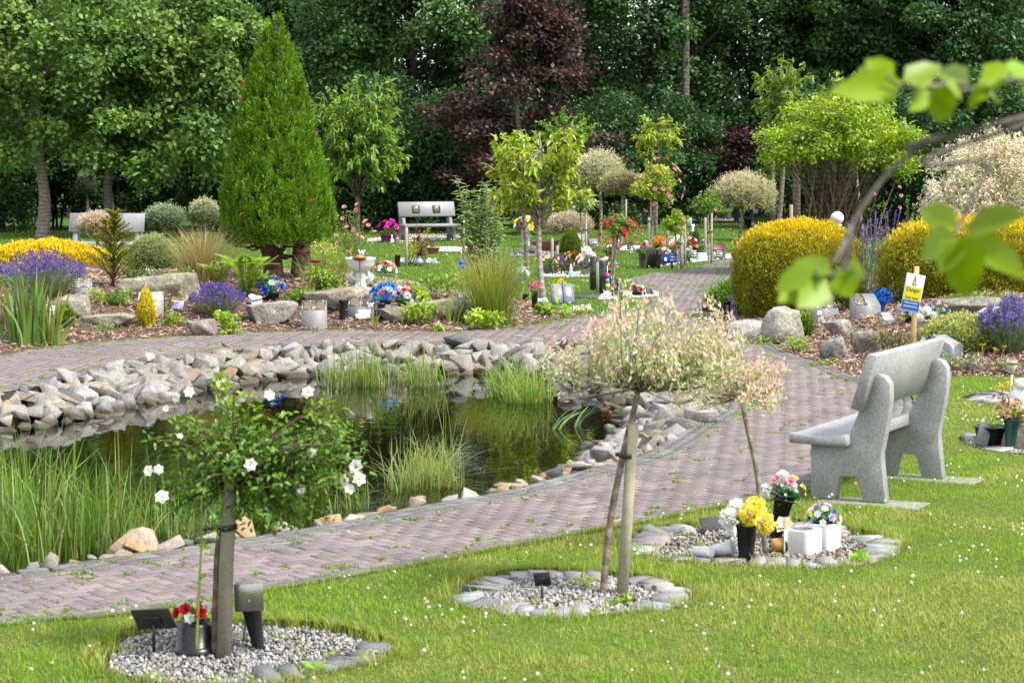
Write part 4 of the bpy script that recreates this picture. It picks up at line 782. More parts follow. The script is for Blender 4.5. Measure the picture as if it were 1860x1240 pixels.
for px, py, wx, hx, lab in ((115, 600, 16, 38, 'small box shrub behind the iris leaves'), (1768, 560, 50, 20, 'flat olive green conifer in front of the long boulder')):
    b = g(px, py); Y = b[1] + .2; s = ppm(Y); dome('box_shrub' if hx > 30 else 'juniper', lab, 'shrub', (gx(px, Y), Y, b[2] + hx / s * .55), (wx / s, wx / s, hx / s * .6), 1400, .045, .02, [(.2, .27, .04), (.16, .22, .03)], [(.1, .15, .02)], -.85, .12, 'needle')

# ---- willows grafted on a stem, with cream and pink young leaves
CREAM = [(.42, .42, .24), (.5, .48, .3), (.3, .36, .14), (.22, .3, .08)]; PINK = [(.78, .48, .44), (.8, .6, .54), (.76, .42, .4)]
def willow(name, label, base, fork, tips, nleaf, L, Wd, cols, pink, r0, bark, stem_pts=None, group=None, tp=.82, cat='tree', up=.35, stem=True, sub=0, pinkp=.65, tw=1.0):
    base = np.asarray(base, float); fork = np.asarray(fork, float); t_ = thing(name, label, cat, base, group); gb = G()
    if stem:
        sp = curve([base - [0, 0, .03]] + (stem_pts or [(base + fork) / 2 + NR(size=3) * .01]) + [fork], 5); tube(gb, sp, np.linspace(r0 * 1.25, r0 * .9, len(sp)), 8, bark); gb.build('stem', 'bark', t_, sm=True); gb = G()
    gl = G(); P = []; D = []; C = []
    for e in tips:
        d = e - fork; mid = fork + d * .5 + np.array([d[0] * .12, d[1] * .12, -abs(d[2]) * .1]) + NR(size=3) * np.linalg.norm(d) * .06; tn = e + np.array([0, 0, up]) * np.linalg.norm(d) * .25
        p = curve([fork + NR(size=3) * r0 * .5, mid, e, tn], 4); tube(gb, p, np.linspace(r0 * .26, r0 * .04, len(p)) * tw, 4, bark); n = nleaf; t = U(.3, 1, n)
        q = np.stack([np.interp(t, np.linspace(0, 1, len(p)), p[:, i]) for i in range(3)], 1); sp_ = np.linalg.norm(d) * .08 * (1.2 - t)[:, None]; q = q + NR(size=(n, 3)) * (sp_ + .008); tg = unit(p[-1] - p[-3]); P.append(q); D.append(tg * .9 + NR(size=(n, 3)) * .65)
        c = pal(cols, n, .13); m = (t > tp) & (U(0, 1, n) < pinkp); c[m] = pal(pink, m.sum(), .09); C.append(c)
    P = np.vstack(P); D = unit(np.vstack(D)); N = unit(np.cross(D, rdir(len(P)))); leaves(gl, P, D, N, L * U(.6, 1.3, len(P)), Wd * U(.7, 1.2, len(P)), np.vstack(C), .1)
    gb.build('branches', 'bark', t_); gl.build('crown', 'leaf', t_); return t_
# front one: spreading pink and cream head on a thin stem tied to a stake
b = at(1094, 1080, LZ - .02); Y = b[1]; fk = atY(1160, 705, Y); tips = []
CL = [(U(1015, 1345), U(0, 1)) for _ in range(26)]
for k in range(140):
    px = CL[k % 26][0] + NR() * 16; ex = (px - 1180) / 165; top = 575 + 45 * ex * ex + 25 * NR() * .5; py = top + (690 - 8 * abs(ex) - top) * np.clip(CL[k % 26][1] + NR() * .16, -.12, 1); tips.append(atY(px, py, Y + NR() * .26))
T2 = willow('willow_tree', 'pink and cream leaved young willow on a thin stem tied to a stake', b, fk, tips, 62, .036, .0125, [(.5, .5, .3), (.6, .57, .4), (.36, .43, .17), (.26, .35, .1)], PINK, .016, (.26, .21, .17), [atY(1108, 950, Y), atY(1133, 820, Y), atY(1148, 760, Y)], 'grafted willow standards', up=.5)
gs = G(); s0 = at(1128, 1080, LZ - .02); tube(gs, [s0 - [0, 0, .1], atY(1141, 915, s0[1]), atY(1150, 770, s0[1])], [.033, .031, .03], 12, (.36, .33, .24)); st = gs.build('stake', 'wood', T2, sm=True)
gs = G(); c = atY(1140, 826, s0[1]); lathe(gs, c - [.012, 0, .012], [(.036, 0), (.045, 0), (.045, .024), (.036, .024)], 14, ry(.1), (.02, .02, .022)); box(gs, c - [.035, .01, .008], (.07, .012, .02), ry(.1), (.02, .02, .022)); gs.build('tree_tie', 'plastic', T2)
# third one, behind the flower vases
b = at(1392, 1002, .02); Y = b[1]; fk = atY(1346, 722, Y); tips = []
for k in range(60):
    px = U(1232, 1428) if U(0, 1) < .7 else NR() * 30 + 1340; ex = (px - 1340) / 95; py = U(650 + 26 * ex * ex, 742); tips.append(atY(px, py, Y + NR() * .2))
willow('willow_tree', 'small cream and pink willow standard beside the flower vases', b, fk, tips, 62, .032, .012, [(.54, .5, .3), (.62, .56, .4), (.42, .43, .2), (.5, .42, .26)], PINK, .014, (.27, .24, .18), [atY(1375, 860, Y), atY(1358, 780, Y)], 'grafted willow standards', up=.25)
# clipped round willow standards on the far lawn
def ball_willow(label, px, py, cpx, cpy, wx, hx, n, top, low, pinkt, r0=.035, gap=-.7, group='round clipped willow standards', Y=None):
    b = g(px, py) if Y is None else np.array([gx(px, Y), Y, tz(gx(px, Y), Y)]); Y = b[1]; s = ppm(Y); c = np.array([gx(cpx, Y), Y, zz(cpy, Y)]); r = np.array([wx / s, wx / s * .9, hx / s])
    t_ = dome('willow_standard', label, 'tree', c, r, n, .06, .02, top, low, gap, .17, 'leaf', group=group, edge=.2, tips=pinkt); t_.location = tuple(b)
    for ch in t_.children: ch.location = tuple(np.array([c[0], c[1], c[2] + r[2] * gap]) - b)
    gb = G(); tube(gb, curve([b - [0, 0, .1], b + (c - b) * .5 + NR(size=3) * .02, c - [0, 0, r[2] * .3]], 4), np.linspace(r0 * 1.2, r0 * .8, 9), 8, (.26, .22, .15)); gb.build('stem', 'bark', t_, sm=True)
    gb = G()
    for k in range(22): a = U(0, 6.28); limb(gb, c - [0, 0, r[2] * .75], c + np.array([math.cos(a) * r[0] * .75, math.sin(a) * r[1] * .75, -r[2] * .25]), r0 * .35, r0 * .1, 5, 0, .08, (.2, .15, .1), 4)
    gb.build('branches', 'bark', t_)
WT = [(.56, .53, .34), (.48, .47, .26), (.64, .6, .43)]; WL = [(.38, .39, .2), (.3, .32, .15), (.45, .44, .26)]; PT = ([(.66, .4, .34), (.6, .32, .28)], .06)
ball_willow('clipped round willow standard with a pink tinged top on the far lawn', 1343, 437, 1352, 352, 51, 36, 9000, WT, WL, PT)
ball_willow('tall cream willow standard behind the lime cherry, left of the pink rose', 1090, 440, 1088, 316, 42, 40, 5200, WT, WL, None, Y=57)
ball_willow('thin brownish willow standard left beside the pink rose standard', 1126, 448, 1130, 336, 36, 26, 3400, [(.36, .35, .16), (.4, .36, .2)], [(.24, .22, .1)], None, Y=53)
ball_willow('low pale pink willow behind the lime cherry trunk', 1040, 432, 1035, 408, 38, 22, 3600, [(.6, .46, .4), (.55, .46, .36), (.45, .42, .26)], [(.36, .32, .2)], None, Y=52, r0=.03)
ball_willow('small cream willow left of the conifer under the oaks', 372, 440, 372, 388, 26, 26, 2200, WT, [(.16, .2, .09)], None, Y=57)
ball_willow('loose white leaved willow below the young oaks', 302, 440, 300, 395, 36, 24, 1800, [(.42, .46, .32), (.3, .36, .2)], [(.12, .18, .08)], None, Y=56)
ball_willow('faint cream willow behind the leaning oak trunk', 158, 440, 160, 335, 18, 26, 900, [(.3, .34, .22)], [(.12, .16, .08)], None, Y=64)
ball_willow('pale pink willow bush in front of the left bench', 178, 432, 178, 408, 34, 22, 3400, [(.62, .46, .38), (.66, .52, .42), (.5, .44, .28)], [(.4, .34, .2)], None, Y=44.5, r0=.03)
# the big pink and cream willow bush at the right
Y = 36.5; b = np.array([gx(1800, Y), Y, tz(gx(1800, Y), Y)]); fk = b + [0, 0, .15]; tips = []
while len(tips) < 300:
    d = rdir(1)[0]
    if d[2] < -.35: continue
    p = np.array([gx(1815, Y), Y, zz(395, Y)]) + d * np.array([1.14, .9, 1.22]) * U(.62, 1.1) * (1 + .12 * math.sin(d[0] * 7 + 1) * math.sin(d[2] * 6)); tips.append(p)
willow('willow_bush', 'big spreading willow bush with white and pink tips at the right edge', b, fk, tips, 150, .075, .026, [(.66, .63, .46), (.74, .69, .56), (.4, .44, .2), (.26, .33, .12), (.78, .72, .62)], [(.72, .5, .42), (.74, .6, .5), (.7, .58, .48)], .03, (.2, .16, .11), stem=False, cat='shrub', tp=.72, up=.3, tw=.5, pinkp=.3)
# lime vase-shaped shrub with bare stems below
Y = 43; c = np.array([gx(1520, Y), Y, zz(262, Y)]); b = np.array([gx(1520, Y), Y, 0]); t_ = thing('vase_shrub', 'wide lime green vase-shaped shrub with bare stems and reddish tips', 'shrub', b); gb = G()
cen = shell(150, c, (1.55, 1.3, .82), .35, -.6); cen[:, 2] += .12 * ((cen[:, 0] - c[0]) / 1.5) ** 2 * -3 + .1
for k in range(80): e = cen[k]; s_ = b + np.array([NR() * .25, NR() * .25, 0]); m_ = s_ + (e - s_) * .5 - [(e[0] - s_[0]) * .22, (e[1] - s_[1]) * .22, 0]; tube(gb, curve([s_, m_, e - (e - c) * .1], 5), np.linspace(.026, .006, 11), 5, jit((.16, .12, .08), .15))
gb.build('stems', 'bark', t_, kind='stuff'); gl = G(); clump_leaves(gl, cen, .27, 120, .075, .045, [(.18, .3, .02), (.24, .37, .025), (.15, .25, .02), (.3, .4, .03)], up=.6, sq=.7, tipcols=([(.36, .2, .07), (.42, .4, .06)], .06)); gl.build('crown', 'leaf', t_)
# ------------------------------------------------------------------ flowers and garden plants
def flower(gm, p, nrm, r, cols, petals=6, layers=3, centre=None, cup=.5):
    """a rosette of folded petals in rings; centre colour gives an open flower with a boss"""
    nrm = unit(np.asarray(nrm, float)); a0 = unit(np.cross(nrm, [.3, .2, .9])); b0 = np.cross(nrm, a0)
    for l in range(layers):
        k = petals - l if petals - l > 3 else 3; th = np.arange(k) * 2 * math.pi / k + l * .5 + U(0, 1); rad = np.cos(th)[:, None] * a0 + np.sin(th)[:, None] * b0; el = cup + l * .42
        D = unit(rad * math.cos(el) + nrm * math.sin(el)); N = unit(nrm * math.cos(el) - rad * math.sin(el)); rr = r * (1 - l * .2)
        leaves(gm, np.tile(np.asarray(p, float), (k, 1)) + rad * r * .03, D, N, rr, rr * 1.05, pal(cols, k, .06), .14, 1)
    if centre is not None: ball(gm, np.asarray(p) + nrm * r * .16, r * .24, centre, 0)
    return gm
def mum(gm, p, nrm, r, cols, n=130):
    """pompon of many narrow petals"""
    d = rdir(n * 2); d = d[d @ unit(np.asarray(nrm, float)) > -.25][:n]; m = len(d); leaves(gm, np.asarray(p) + d * r * .5, unit(d + NR(size=(m, 3)) * .35), unit(d * .4 + np.cross(d, rdir(m))), r * .52, r * .4, pal(cols, m, .06), .2)
def foliage_dome(gm, c, r, n, L, Wd, cols, shape=0, **kw): return clump_leaves(gm, np.asarray(c, float)[None], 1.0, n, L, Wd, cols, sq=1, shape=shape, **kw)
def leafy(label, px, py, wpx, hpx, n=260, L=.06, cols=((.2, .34, .04), (.15, .27, .03)), name='leafy_plant', cat='plant', k=9, shape=0, group=None, flowers=None, wd=.62, Y=None, upr=.5, zfix=None):
    p = g(px, py) if Y is None else np.array([gx(px, Y), Y, tz(gx(px, Y), Y)]); s = ppm(p[1]); w, h = wpx / s, hpx / s; c = np.c_[p[0] + U(-.5, .5, k) * w * .75, p[1] + U(-.3, .5, k) * w * .6, p[2] + U(.15, .8, k) * h]
    gm = G(); clump_leaves(gm, c, max(w * .22, h * .28), n // k, L, L * wd, cols, up=upr, sq=.8, shape=shape); gs = G()
    for q in c: tube(gs, [(p[0] + (q[0] - p[0]) * .5, p[1] + (q[1] - p[1]) * .5, p[2] - .05), q], [.006, .003], 4, (.1, .13, .04))
    t_ = thing(name, label, cat, p, group); gm.build('leaves', 'leaf', t_); gs.build('stalks', 'leaf', t_)
    if flowers:
        m, r_, fc, ct = flowers
        for j in range(m):
            gf = G(); e = c[rng.integers(0, k)] + rdir(1)[0] * [w * .2, w * .15, 0] + [0, -w * .08, h * .3]; flower(gf, e, rdir(1)[0] * .5 + [0, -.6, .7], r_, fc, 5, 2, ct); gf.build('flower', 'petal', t_)
    return t_
SB = ((.26, .4, .035), (.2, .34, .03), (.32, .44, .06)); GP = 'leafy plants in the rockery'
leafy('bright green strawberry plant left of the twin plaque granite block', 415, 609, 44, 42, 240, .07, SB, 'strawberry_plant', flowers=(3, .018, [(.8, .8, .76)], (.6, .5, .05)), group=GP)
leafy('bright green strawberry plant left of the rushes at the path', 765, 590, 70, 36, 300, .07, SB, 'strawberry_plant', group=GP); leafy('yellow green leafy plant below the rushes at the path edge', 880, 601, 62, 36, 300, .07, SB, 'strawberry_plant', flowers=(4, .016, [(.8, .8, .76)], None), group=GP)
leafy('small lime plant at the path edge between vases and rushes', 795, 603, 26, 16, 90, .05, SB, group=GP)
leafy('patch of green ground cover between the two lavenders', 322, 592, 56, 26, 260, .045, ((.2, .32, .04), (.26, .36, .06)), 'ground_cover', group=GP)
leafy('green trailing plant behind the left sandstone slab', 212, 556, 56, 26, 300, .05, ((.14, .26, .03), (.2, .33, .04)), 'ground_cover', group=GP); leafy('yellow green fern-like plant left of the sandstone slab', 170, 552, 48, 22, 160, .06, ((.32, .4, .05), (.25, .34, .04)), 'ground_cover', wd=.35, group=GP)
leafy('low green weeds on bark chips at the path behind the pond', 185, 606, 70, 14, 140, .035, ((.13, .22, .05), (.2, .26, .08)), 'weeds', group=GP); leafy('clump of green leaves right of the blue roses', 545, 548, 60, 26, 300, .055, ((.22, .38, .03), (.17, .3, .03)), group=GP)
leafy('leafy green perennials behind the mixed bouquet', 790, 545, 90, 44, 460, .06, ((.2, .31, .05), (.28, .37, .07), (.14, .24, .04)), group=GP); leafy('lush ground leaves under the dark trunk of the conifer', 585, 525, 70, 42, 420, .07, ((.2, .33, .04), (.26, .38, .06)), group=GP)
leafy('green leaves between the mixed bouquet and the long boulder', 760, 553, 50, 28, 200, .07, SB, group=GP); leafy('yellow green shrub behind the white birdbath', 605, 512, 66, 76, 700, .05, ((.36, .38, .06), (.28, .33, .05), (.42, .42, .1)), 'shrub', 'shrub', 14, wd=.35)
leafy('broad lobed green leaves in front of the open book headstone', 1000, 574, 58, 26, 130, .1, ((.2, .36, .04), (.26, .42, .06)), 'geranium_plant', k=7, wd=.9, group=GP); leafy('grey green lavender tuft right of the rushes', 925, 570, 28, 24, 160, .05, ((.22, .27, .18), (.17, .22, .13)), 'herb', wd=.2, group=GP)
leafy('yellowish ground cover on the lawn edge right of the book headstone', 1055, 570, 50, 14, 200, .04, ((.34, .36, .08), (.26, .32, .06)), 'ground_cover', group=GP)
RP = 'low plants in the right rockery'
leafy('green tuft at the foot of the tall grey boulder', 1450, 640, 44, 30, 320, .05, ((.18, .3, .04), (.24, .36, .06)), wd=.3, group=RP, upr=.2); leafy('heather-like shrub with mauve dots beside the small dark boulder', 1545, 628, 58, 34, 420, .035, ((.16, .22, .05), (.22, .24, .08), (.2, .12, .14)), 'heather', wd=.3, group=RP, flowers=(8, .013, [(.4, .22, .5)], None))
leafy('bronze leaved low shrub left of the sign post', 1625, 640, 80, 42, 640, .04, ((.17, .14, .07), (.2, .2, .08), (.13, .11, .06)), 'bronze_shrub', 'shrub', 14, wd=.5, group=RP); leafy('grey leafed sedum patch below the dark granite memorial', 1745, 676, 80, 32, 420, .04, ((.2, .24, .1), (.2, .19, .15), (.26, .3, .12)), 'sedum', wd=.6, group=RP)
leafy('sprawling sedum with grey purple leaves at the lawn edge right', 1835, 680, 60, 24, 260, .04, ((.2, .2, .14), (.26, .28, .12)), 'sedum', group=RP); leafy('leafy weeds at the path corner of the right rockery', 1395, 628, 70, 10, 160, .04, ((.16, .28, .04), (.24, .34, .05)), 'weeds', group=RP)
leafy('little green weeds on bark chips before the small boulder', 1500, 668, 60, 9, 120, .035, ((.16, .28, .04), (.24, .34, .05)), 'weeds', group=RP); leafy('broad green leaves between the twin plaque and half plaque memorials', 1545, 560, 30, 36, 140, .07, ((.1, .2, .03), (.14, .25, .04)), group=RP)
leafy('dark leaves behind the twin plaque memorial', 1500, 540, 60, 30, 300, .06, ((.05, .1, .02), (.08, .14, .03)), group=RP)
leafy('green weed rosette on the gravel right of the cube planters', 1551, 1028, 44, 20, 60, .055, ((.2, .36, .04), (.26, .42, .06)), 'weed', k=4, group='weeds on the gravel'); leafy('yellow green weed by the stake on the middle gravel bed', 1062, 1070, 60, 26, 70, .05, ((.3, .36, .08), (.22, .32, .06)), 'weed', k=6, wd=.25, group='weeds on the gravel', upr=.2)
leafy('weeds between the stake and the slates of the middle bed', 1120, 1106, 50, 16, 110, .03, ((.16, .3, .03), (.22, .34, .05)), 'weed', k=6, group='weeds on the gravel'); leafy('broad dock leaf at the lower edge of the rose bed', 590, 1232, 20, 16, 5, .1, ((.22, .4, .04),), 'weed', k=2, group='weeds on the gravel')
for px, py, w, h, cols, lab in ((30, 522, 90, 34, ((.12, .2, .05), (.18, .27, .06)), 'green shrublets below the golden mound'), (330, 520, 70, 26, ((.16, .26, .05), (.22, .3, .08)), 'green ground cover under the straw coloured grass'), (470, 522, 60, 24, ((.14, .24, .04), (.2, .32, .05)), 'ground cover around the left trunk of the conifer'), (250, 516, 60, 30, ((.1, .17, .04), (.15, .22, .06)), 'dark green leaves under the variegated bush'), (110, 512, 90, 30, ((.14, .2, .05), (.2, .26, .07)), 'loose green growth between golden mound and lavender'), (690, 528, 70, 20, ((.2, .3, .06), (.26, .36, .08)), 'green leaves behind the blue silk flowers'), (880, 548, 60, 40, ((.2, .3, .06), (.26, .34, .1)), 'bushy green growth behind the slate book block'), (620, 540, 60, 18, ((.16, .26, .04), (.24, .34, .06)), 'ground leaves round the birdbath foot')):
    leafy(lab, px, py, w, h, 420, .05, cols, 'ground_cover', k=16, group='ground cover on the long rockery')
for px, py, w, h, cols, lab in ((1800, 560, 110, 26, ((.16, .2, .05), (.22, .25, .07)), 'olive growth beside the long boulder on the right'), (1640, 548, 60, 28, ((.1, .16, .04), (.15, .2, .05)), 'dark green growth between blue flowers and golden conifer'), (1560, 545, 50, 26, ((.12, .2, .04), (.16, .25, .05)), 'green growth under the toadflax'), (1690, 628, 50, 24, ((.2, .26, .08), (.15, .2, .06)), 'mixed low leaves right of the sign post')):
    leafy(lab, px, py, w, h, 360, .05, cols, 'ground_cover', k=14, group='ground cover on the right rockery')
# lavenders
def lavender(label, px, py, wpx, hpx, n, purple=((.17, .12, .34), (.22, .16, .42), (.12, .08, .26)), green=((.16, .2, .09), (.2, .25, .12)), spread=.5, spike=.04, lean=0.0, bn=.35):
    p = g(px, py); s = ppm(p[1]); w, h = wpx / s, hpx / s; t_ = thing('lavender', label, 'plant', p, 'lavender bushes'); q = NR(size=(n, 2)); q = q / np.maximum(1, np.hypot(*q.T) / 1.6)[:, None]; B = np.c_[p[0] + q[:, 0] * w * .1, p[1] + .25 * w + q[:, 1] * w * .1, np.full(n, p[2])]
    E = np.c_[p[0] + q[:, 0] * w * .3 + lean * h, p[1] + .25 * w + q[:, 1] * w * .28, p[2] + h * (1 - .3 * (q ** 2).sum(1) / 2.5) * U(.62, 1.02, n)]; gs = G(); d = unit(E - B); L = np.linalg.norm(E - B, axis=1); sd_ = unit(np.cross(d, rdir(n)))
    V = np.stack([B - sd_ * .004, B + sd_ * .004, E], 1); gs.add(V.reshape(-1, 3), np.arange(n * 3).reshape(-1, 3), np.repeat(pal(green, n, .12), 3, axis=0)); m = n * 5; ci = rng.integers(0, n, m); f = U(.15, .8, m)[:, None]
    leaves(gs, B[ci] + (E - B)[ci] * f, unit(d[ci] + NR(size=(m, 3)) * .4), rdir(m), .07, .008, pal(green, m, .12)); gs.build('stalks', 'leaf', t_); gf = G()
    for k in range(4):
        leaves(gf, E - d * spike * (.15 + k * .3), unit(rdir(n) + d * .7), rdir(n), spike * .62, spike * .42, pal(purple, n, .14), .2)
        leaves(gf, E - d * spike * (.1 + k * .3), unit(rdir(n) + d * .7), rdir(n), spike * .62, spike * .42, pal(purple, n, .14), .2)
    o = gf.build('flower_spikes', 'petal', t_); return t_
lavender('wide purple lavender bush below the golden mound at the left', 70, 545, 160, 92, 620); lavender('purple lavender bush right of the small lilac plaque', 392, 580, 108, 68, 420); lavender('grey stemmed lavender with thin spikes at the right edge', 1842, 648, 120, 110, 420, ((.17, .14, .33), (.2, .17, .36)), ((.13, .2, .08), (.18, .24, .11)), spike=.05)
# tall purple toadflax
p = g(1580, 540); t_ = thing('toadflax', 'tall purple toadflax spikes between the two golden conifers', 'plant', p); s = ppm(p[1]); gs = G(); gf = G()
for k in range(46):
    b = p + [NR() * .16, .2 + NR() * .16, 0]; h = U(.55, 1.2); e = b + [NR() * .14, NR() * .1, h]; tube(gs, curve([b, (b + e) / 2 + NR(size=3) * .02, e], 3), [.006, .006, .005, .005, .004, .004, .003], 3, (.2, .26, .16)); m = 26; f = U(.05, .7, m)[:, None]; leaves(gs, b + (e - b) * f, rdir(m) * [1, 1, .3] + [0, 0, .7], rdir(m), .05, .007, pal([(.18, .25, .15), (.22, .29, .18)], m, .1))
    m = 34; f = U(.72, 1.0, m)[:, None]; leaves(gf, b + (e - b) * f, rdir(m) + [0, 0, .3], rdir(m), .026, .018, pal([(.2, .07, .4), (.26, .1, .48), (.15, .05, .3)], m, .12), .2)
gs.build('stems', 'leaf', t_, kind='stuff'); gf.build('flower_spikes', 'petal', t_, kind='stuff')
# grasses, rushes, iris, ferns
def tuft(name, label, px, py, n, h, w, bend, cols, tips=None, spread=.12, cat='grass', dy=.1):
    p = g(px, py); gm = G(); q = NR(size=(n, 2)) * spread * .5; ce = pal(cols, n, .13); c2 = None if tips is None else pal(tips, n, .12); a = np.arctan2(q[:, 1], q[:, 0]) + NR(size=n) * .7; rr = np.hypot(*q.T) / spread
    blades(gm, np.c_[p[0] + q[:, 0], p[1] + dy + q[:, 1], np.full(n, p[2] - .02)], a, h * U(.55, 1.1, n), w * U(.7, 1.3, n), ce * .8, bend * (.4 + rr) * U(.5, 1.3, n), c2, seg=4); return tag(gm.build(name, 'grass', loc=p), label, cat, None)
tuft('ornamental_grass', 'straw coloured ornamental grass arching behind the sandstone slab', 368, 512, 620, .92, .011, .5, [(.3, .22, .1), (.38, .3, .13), (.28, .26, .09)], [(.42, .34, .17), (.36, .32, .14)], .26)
tuft('rush_clump', 'tall upright green rushes at the end of the long rockery', 890, 592, 760, 1.1, .009, .34, [(.15, .27, .03), (.2, .33, .04), (.12, .21, .025)], [(.3, .36, .07), (.26, .2, .06)], .26, 'rushes'); tuft('iris_clump', 'tall broad green iris leaves at the left end of the path', 52, 626, 62, .95, .042, .2, [(.17, .29, .07), (.22, .34, .1), (.14, .24, .06)], None, .3, 'iris'); tuft('iris_clump', 'smaller iris clump with one yellowing leaf near the path', 92, 628, 24, .75, .038, .42, [(.18, .3, .07), (.24, .34, .09), (.4, .38, .1)], None, .12, 'iris')
tuft('crocosmia', 'small sword-leaved shoot on the bark chips before the black vase', 680, 600, 12, .36, .018, .2, [(.32, .4, .1), (.26, .36, .08)], None, .05, 'plant'); tuft('crocosmia', 'pale sword-leaved shoot below the slate plaque by the rushes', 818, 590, 14, .38, .018, .25, [(.36, .44, .1), (.3, .4, .08)], None, .07, 'plant')
tuft('ornamental_grass', 'thin pale grass tufts behind the rusty dishes on rods', 590, 515, 240, .5, .009, .4, [(.34, .34, .12), (.26, .32, .08)], None, .3)
def fern(label, px, py, hpx, n=11, spread=1.0, col=((.2, .33, .04), (.26, .39, .06))):
    p = g(px, py); s = ppm(p[1]); h = hpx / s; t_ = thing('fern', label, 'fern', p, 'ferns in the rockery')
    for k in range(n):
        a = k / n * 6.28 + NR() * .2; gm = G(); d = np.array([math.cos(a), math.sin(a), 0]); r_ = h * spread * U(.5, .8); pts = curve([p, p + d * r_ * .35 + [0, 0, h * U(.6, .8)], p + d * r_ + [0, 0, h * U(.75, 1.0)]], 8); tube(gm, pts, np.linspace(.006, .002, len(pts)), 3, (.16, .2, .05)); t = np.repeat(np.linspace(.12, .99, 26), 2); q = np.stack([np.interp(t, np.linspace(0, 1, len(pts)), pts[:, i]) for i in range(3)], 1); sg = np.tile([1, -1], 26)[:, None]
        sd_ = np.array([-d[1], d[0], 0]); D = sd_ * sg + d * .45 + [0, 0, .1]; ln = h * .3 * np.sin(np.clip(t, 0, 1) * 2.7 + .3); leaves(gm, q, D, np.tile([0, 0, 1.], (52, 1)) - d * .4, np.maximum(ln, .02), .028, pal(col, 52, .1), .05); gm.build('frond', 'leaf', t_)
fern('bright green fern below the left side of the conifer', 448, 540, 78, 13); fern('smaller pale fern beside the straw coloured grass', 398, 528, 56, 9, col=((.3, .38, .08), (.24, .34, .06)))
# little golden yew, tall loose butterfly bush, heathers
p = g(205, 520); s = ppm(p[1]); t_ = thing('golden_yew', 'young golden yew with feathery branches left of the variegated bush', 'shrub', p); gb = G(); gl = G(); H = 150 / s; tube(gb, [p, p + [.02, .1, H * .5], p + [.0, .1, H]], [.025, .015, .006], 6, (.12, .08, .05))
for k in range(120):
    h = U(.02, .97); a = U(0, 6.28); R_ = ((1.05 - h) * .46 + .05) * U(.6, 1.1); s_ = p + [0, .1, H * h * .9]; e = s_ + [math.cos(a) * R_, math.sin(a) * R_ * .9, R_ * .75]; q = limb(gb, s_, e, .009, .003, 5, .06, .05, (.14, .1, .05), 3); m = 70; t = U(.1, 1.05, m)[:, None]; sg = rdir(m); leaves(gl, q[0] + (q[-1] - q[0]) * t, sg * [1, 1, .4] + unit(q[-1] - q[0]) * .7, rdir(m) * .3 + [0, 0, 1], .042, .012, pal([(.24, .26, .02), (.3, .3, .03), (.17, .21, .02)], m, .13))
gb.build('branches', 'bark', t_); gl.build('foliage', 'needle', t_)
def loose(label, px, py, hpx, wpx, n, L, cols, wd=.24, name='butterfly_bush', nl=34, Y=None, bark=(.24, .24, .16), fl=None):
    p = g(px, py) if Y is None else np.array([gx(px, Y), Y, tz(gx(px, Y), Y)]); s = ppm(p[1]); H, w = hpx / s, wpx / s; t_ = thing(name, label, 'shrub', p); gb = G(); gl = G(); ends = []
    for k in range(n):
        e = p + [U(-.5, .5) * w, NR() * w * .25, H * U(.45, 1.0)]; q = curve([p + NR(size=3) * [.05, .05, 0], p + (e - p) * .5 + NR(size=3) * .06, e], 5); tube(gb, q, np.linspace(.009, .003, len(q)), 3, bark); t = U(.2, 1, nl); x_ = np.stack([np.interp(t, np.linspace(0, 1, len(q)), q[:, i]) for i in range(3)], 1); a = U(0, 6.28, nl); D = np.c_[np.cos(a), np.sin(a), U(-.3, .5, nl)]
        leaves(gl, x_, D, np.tile([0, 0, 1.], (nl, 1)) + rdir(nl) * .3, L * U(.6, 1.2, nl), L * wd, pal(cols, nl, .12), .1, 1); ends.append(e)
    gb.build('stems', 'leaf', t_, kind='stuff'); gl.build('leaves', 'leaf', t_, kind='stuff')
    if fl:
        for k in range(fl[0]): gf = G(); flower(gf, ends[int(rng.integers(0, n))] + rdir(1)[0] * [w * .2, w * .1, H * .12] - [0, .05, 0], rdir(1)[0] * .6 + [0, -.8, .5], fl[1], fl[2], 6, 3); gf.build('flower', 'petal', t_)
    return t_
loose('tall grey green butterfly bush with narrow leaves before the lime cherry', 872, 520, 205, 96, 44, .15, [(.26, .36, .13), (.33, .43, .18), (.21, .3, .1)]); loose('sparse light green shrub in front of the rear bench', 905, 545, 110, 100, 34, .1, [(.22, .3, .1), (.28, .36, .14)], name='sparse_shrub', nl=22)
loose('orange tinted heather shrub cut by the left edge', 4, 604, 92, 40, 16, .03, [(.5, .26, .03), (.42, .3, .04), (.3, .28, .04)], .3, 'heather', 60)
# roses
RO = [(.12, .23, .03), (.16, .28, .035), (.2, .32, .05)]; PKR = [(.72, .36, .36), (.76, .5, .48), (.66, .28, .3)]
loose('pink shrub rose right of the conifer', 640, 502, 108, 96, 24, .06, RO + [(.32, .36, .06)], .6, 'rose_bush', 30, fl=(15, .055, PKR), Y=46); loose('yellow leaved shrub on the lawn beside the magenta flowers', 745, 482, 72, 76, 12, .06, [(.5, .44, .05), (.4, .4, .06)], .5, 'golden_shrub', 26, Y=46.5)
loose('pink and red climbing rose behind the lavender toadflax', 1655, 470, 178, 120, 30, .06, [(.13, .22, .04), (.17, .27, .05)], .6, 'rose_bush', 40, fl=(18, .04, [(.76, .5, .5), (.6, .1, .16), (.72, .34, .36)]), Y=38); loose('dark red young maple by the lawn stake', 765, 470, 72, 26, 10, .07, [(.2, .03, .04), (.26, .04, .05), (.13, .025, .03)], .7, 'red_maple', 34, Y=47)
